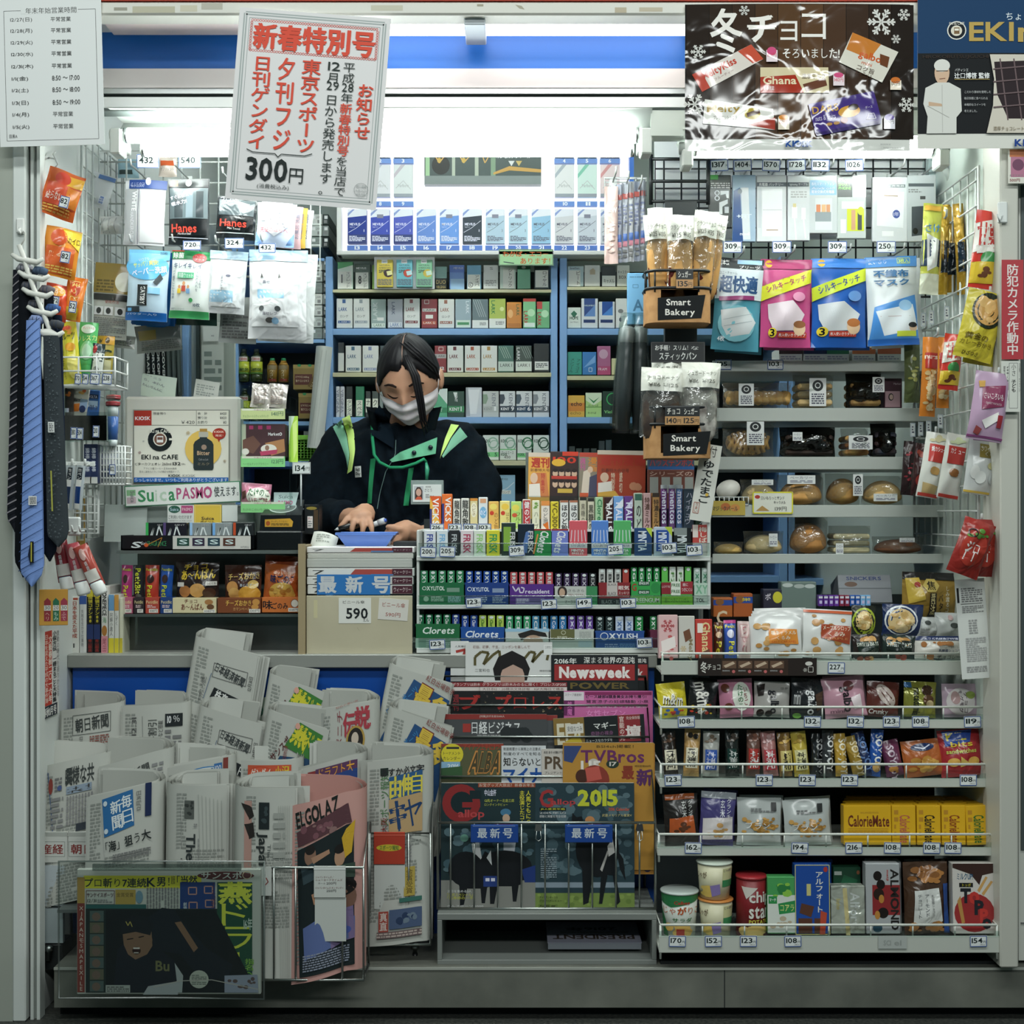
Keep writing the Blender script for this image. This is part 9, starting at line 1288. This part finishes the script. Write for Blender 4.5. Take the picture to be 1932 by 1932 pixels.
tier(4,[(1448,1500,1655,'4a9a58','g','green and white biscuit box with leafy top','r 0 34 52 104 d4d8d0;n 2 10 50 40 2f7a40 12 16 4 8ac04a;p 2f8a4a 20 50 52 44 52 66 22 70;b 24 52 50 64 e0dc8a コアラ;r 2 36 18 50 2f8a4a;b 4 40 16 46 eee マーチ;n 4 70 46 100 b8a890 6 12 3',0,'box'),(1500,1566,1632,'1f4a9a','g','navy chocolate biscuit box with white vertical characters','f 1 1 65 130 c8c080 1.5;V 38 12 54 90 e0dcd4 アルフォート;e 54 4 62 14 b03a30;p 5a382a 12 72 36 78 30 98 8 90;r 6 100 32 128 5a382a;r 36 100 50 128 5a382a;p b84a34 48 86 60 90 56 130 46 130;r 22 36 30 58 c8c080',0,'box',2),(1568,1632,1672,'b0b4a8','F','silver chocolate biscuit box with a gold ribbon','p d8c890 22 4 30 4 36 92 28 92;L 36 12 54 76 d8dcd8 Alfort;L 10 24 18 44 c8b870 Bourbon',0,'box'),(1570,1622,1636,'24503a','g','dark green box with a green chocolate square behind the silver one','p 2f6a4a 22 12 46 22 40 40 16 30;r 4 8 16 14 c8d0c8',0,'box')if 0 else(1634,1698,1630,'a8aaac','g','silver almond chocolate box with dark nuts','r 12 40 64 96 8a2a2c;L 46 10 62 124 24201e ALMOND;L 38 12 43 32 b03a34 meiji;e 14 14 30 32 1c1412;e 20 30 36 48 1c1412;e 14 46 34 68 2a1a14;e 22 82 42 102 1c1412;e 16 88 26 104 b8803a;e 24 58 34 74 b8803a;e 12 112 30 128 2a4a5a',0,'box',1),(1704,1788,1626,'4a3426','f','brown almond chocolate bag with a white panel','n 6 4 78 40 b07840 18 20 3 8a5a30;p d8d8d4 18 52 66 48 72 110 56 118 16 112;v 22 58 32 104 3a3f48 チョコレート;v 36 58 46 100 3a3f48 アーモンド;v 50 60 56 100 777 乳酸菌ショコラ;n 6 108 78 132 b07840 10 18 5;r 74 40 84 132 2a4a8a',-1,'pouch',1),(1798,1880,1630,'d0cac4','g','white and dark pretzel stick box with big letters','p 3a2420 0 0 82 0 82 16 56 22 50 40 34 20 0 8;e 2 56 78 128 9a2f30;p c89a5c 46 50 62 24 66 26 50 54;p c89a5c 54 56 72 32 76 34 58 60;p b8884a 8 70 14 60 22 110 16 112;b 8 18 38 30 2f5a7a ミルクUP!;r 12 36 38 44 1c1c1e;t 18 37 34 43 d8c83a トッポ;B 14 46 34 74 22242a T;B 30 52 50 76 c03a34 o;B 40 68 58 96 22242a P;B 50 84 66 110 c03a34 P;B 54 102 72 122 22242a o',0,'box')])
N('snack_box','dark green box with a green square behind the silver biscuit box','snack',1572,1636,1624,1700,.04,.03,'24503a','g','p 2f6a4a 20 14 46 24 40 42 14 32;r 2 8 16 15 c8d0c8;e 44 6 50 14 a86a4a',body='box')
for i,row in enumerate((((1578,'227','below the maple walnut pack'),),((1295,'108','below the yellow candy bag'),(1533,'132','below the black biscuit bag'),(1614,'132','below the pale pink biscuit bag'),(1682,'123','below the crunch chocolate bag'),(1737,'108','below the macadamia bag'),(1835,'119','at the right end')),((1270,'123','at the left end'),(1442,'123','below the pink bar'),(1523,'123','below the yellow bar'),(1603,'123','below the gold soy bars'),(1827,'108','below the red biscuit bag')),((1308,'162','below the nut crunch bags'),(1509,'194','below the oat packs'),(1611,'216','below the wide yellow box'),(1684,'108','below the pink script box'),(1758,'108','below the black script box'),(1798,'108','below the orange brown script box')),((1278,'170','below the green cup'),(1346,'152','below the stacked cups'),(1412,'123','below the red can'),(1496,'108','below the leafy biscuit box'),(1846,'154','below the pretzel box')))):
 for x,t,w_ in row:price('price tag reading %s %s on the %s tier'%(t,w_,('top','second','third','fourth','bottom')[i]),x,(1260,1362,1472,1600,1776)[i],TI[i][3]-.0075,t,32,21,(x%5)-2)
N('turned_tag','pair of price cards turned face down on the bottom tier lip','price tag',1657,1766,1711,1790,-.047,.001,'b4b8b4','g','b 10 8 24 18 9a9e9a SCI;b 30 8 44 18 9a9e9a ei',body='card')
b=B();b.box(X(1234,.5),X(1768,.5),.49,.5,Z(452,.5),Z(240,.5),M('f2f4f2','g'));tag(b.make('backing_board',None),'white board behind the phone accessories and the bakery hanger','board')
# right side wall
wiregrid('wire_grid_panel','white wire grid panel on the right side wall with snack hooks',.06,.55,.98,1.80,9,15,loc=(XR-.014,0,0),rot=(0,0,90),m=WW)
for i,(x,y,Y)in enumerate(((1786,410,.22),(1748,620,.3),(1770,632,.2),(1736,826,.3),(1766,818,.2),(1850,412,.02),(1868,556,-.0),(1884,708,-.04),(1852,982,.02))):
 p=at(x,y,Y);o=thing('display_hook','wire display hook on the right wall, %s from the top of nine'%ORD[i],'hook',p,None,'hooks on the right wall');b=B();b.tube([(XR-.016-p.x,.04,.0),(.0,.03,0),(-.004,-.012,0),(-.006,-.02,.014)],.0026,HK,6);b.make('prong',o)
GRW='snack packs hanging on the right wall'
for x0,y0,x1,y1,Y,c,fin,lab,a,r in((1738,384,1774,556,.2,'b0b44a','f','lime and blue fish snack pack nearest the chargers','r 2 4 34 14 c89a3a;b 4 40 32 56 4a8ac0 さけ;r 0 70 36 120 22344a;p d8dcd8 6 58 30 70 28 120 10 130;r 0 134 36 172 c8ccb8',3),(1772,386,1790,556,.23,'b8942f','F','gold edged fish snack pack behind the lime one','r 2 70 16 130 1f2a38',2),(1786,390,1806,552,.26,'a8852a','F','second gold edged fish snack pack','r 2 70 18 130 22303c',3),(1802,384,1822,556,.2,'b8902f','F','third gold edged fish snack pack nearest the wall','r 2 74 18 130 1f3040',-3),(1834,398,1884,545,-.0,'c83a30','s','red and white sweet chestnut pack, top of the wall','p dcd8d0 0 26 50 10 50 66 0 82;B 4 24 46 70 b8342c 甘栗;p dcd8d0 4 70 46 62 44 78 6 84;e 14 78 44 106 3f8a4a;p d8b83a 0 100 50 96 50 136 0 140;n 12 104 40 132 6a4028 5 14 3',7),(1812,548,1886,680,-.03,'c8b83a','f','yellow curry cracker pack with a photo of crackers','e 12 2 76 72 1f2a1c;e 16 6 70 66 c89a58;n 18 8 66 60 d8b070 9 20 2;b 10 84 56 96 6a5a1a 黄金の;b 4 98 66 108 6a5a1a カレーおかき;b 14 118 44 126 4a3a1a ひざつき',14),(1826,556,1896,690,-.0,'a8a02f','f','yellow cracker pack behind the front curry crackers','p 1f2a1c 20 0 70 0 68 70 40 74;b 20 100 58 110 6a5a1a おかき',10),(1738,636,1768,786,.2,'c8782a','s','tall peanut pack with red seal, left of two','r 4 30 28 60 a8302a;b 3 34 28 42 e8d8c8 nuts;n 3 60 28 140 d8c49a 40 11 3 c0a878',3),(1768,636,1792,770,.16,'c87a2a','s','tall peanut pack with red seal, right of two','r 2 30 22 60 a8302a;b 2 34 22 42 e8d8c8 nuts;n 2 62 22 120 d8c49a 24 10 5 c0a878',2),(1776,630,1814,736,.08,'c83a30','s','smaller sweet chestnut pack beside the peanuts','p dcd8d0 0 18 38 8 38 46 0 58;B 4 18 34 48 b8342c 甘栗;e 10 54 34 76 3f8a4a;p d8b83a 0 72 38 70 38 96 0 98;n 8 76 30 96 6a4028 4 12 3',8),(1706,646,1736,760,.3,'4a5230','f','dark olive snack pack at the back of the right wall','n 4 20 26 80 8a8a4a 8 10 3',0),(1832,702,1900,832,-.06,'b89ab4','s','mauve sweet potato snack pack in front of its copy','p 8a3a5a 14 30 58 22 60 62 16 74;b 18 40 56 52 e8d8dc さいころいも;t 22 58 54 62 e0c8d0 SWEET POTATO;p e8e4e0 20 94 50 74 54 88 30 108;p c89a4a 6 20 18 18 18 30 8 32;p 9a4a4a 12 104 24 110 20 122 10 118;r 0 122 68 126 8a4a7a;r 50 80 60 104 9a3038',9),(1842,704,1908,834,-.03,'a0789a','s','mauve sweet potato snack pack behind the front one','p 8a3a5a 30 30 58 22 60 62 30 70',6),(1738,816,1780,940,.12,'d4d4cc','s','white roasted cashew pack with a red panel, left one','r 8 22 42 56 b83a34;b 12 26 40 36 eee 焼カシュー;n 6 2 38 20 c8c09a 6 12 3;n 14 64 36 80 b08a50 4 14 2;p b8a070 6 96 36 100 34 116 8 116;r 2 116 40 122 b04038',10),(1776,818,1818,942,.09,'ccccc4','s','white roasted cashew pack with a red panel, right one','r 6 24 40 58 b03a34;b 10 28 38 38 eee カシュー;n 6 4 38 22 b8c09a 6 12 3;n 12 66 34 82 8a5a30 4 14 2;r 2 116 40 122 b04038',10),(1822,830,1888,934,.02,'d0d2d0','s','white nut pack with a gold label and white fruits','r 20 8 66 34 8a7a3a;b 22 12 64 22 e8e4d8 ホワイトチョコ;b 30 23 56 31 e8e4d8 くるみ;e 6 50 24 76 e8e8e4;e 16 60 36 84 dfe0dc;e 40 60 60 84 c4c8c8;n 36 42 58 54 c8c08a 4 12 2;r 0 98 66 102 c8a84a',8),(1836,834,1900,936,.045,'b8bab8','s','white nut pack copy hanging behind nearest the pillar','r 20 8 60 34 7a6a34',6),(1702,832,1724,934,.3,'2c1c1e','f','dark red dried fruit pack, left one under the hooks','n 2 10 20 80 8a3038 10 7 3',4),(1722,836,1744,936,.26,'3a1c1e','f','dark red dried fruit pack, right one under the hooks','e 4 60 18 80 a83a34;n 2 10 20 50 8a3a30 6 8 2',6)):
 N('snack_pack',lab,'snack',x0,y0,x1,y1,Y,.03,c,fin,a,GRW,r)
for i,(cx,dx,Y,r)in enumerate(((1876,0,.035,-16),(1854,0,.0,2),(1832,0,-.04,20))):
 N('snack_pouch','glossy red drop shaped snack pouch, %s of three on one hook'%('rear','middle','front')[i],'snack',cx-30,980,cx+32,1088,Y,.05,('6a1c1a','7f2420','8f2a24')[i],'f','e 6 20 54 90 a8382c;B 14 44 40 64 e8dcd8 ジロ;B 16 62 34 80 e8dcd8 ロ;n 8 12 50 40 5a8a3a 6 12 3;o 10 20 26 34 1c1c1e 2','red snack pouches on the right wall',r,sag=-.35)  # rear copies get darker reds, shade between the pouches put into the colour
for i,(x,y,Y)in enumerate(((1742,604,.27),(1757,600,.25),(1786,592,.2),(1722,812,.28),(1737,810,.26),(1752,808,.22),(1774,796,.16))):N('price_tag','small white price tag clipped on a right wall hook, %s from the top'%ORD[i],'price tag',x-5,y-14,x+6,y+12,Y,.001,'d0d4d2','g','f 1 1 10 25 8a9ab0 1;g 3 5 8 20 556 3','price tags',0,'card',0,20)
b=B();b.tube([at(1768,300,.3),at(1790,330,.32),at(1806,380,.36)],.008,M('b8beba','g'),10);tag(b.make('cable',None),'grey cable hanging behind the right end of the chargers','cable')
N('wall_box','pale blue white junction box high on the right behind the cable','box',1752,296,1808,366,.42,.05,'b4c4c4','g','r 8 40 50 60 7ab8d0;r 4 4 52 8 8a9a9a',body='box')
o=thing('adhesive_hook','white adhesive hook on the right pillar beside the chestnut pack','hook',at(1890,402,-.05));b=B();b.box(-.01,.01,-.008,0,-.022,.022,WW,.004);b.make('hook_plate',o);b=B();b.tube([(0,-.006,-.006),(-.01,-.016,-.02),(-.016,-.018,-.006)],.0018,HK,6);b.make('hook_arm',o)
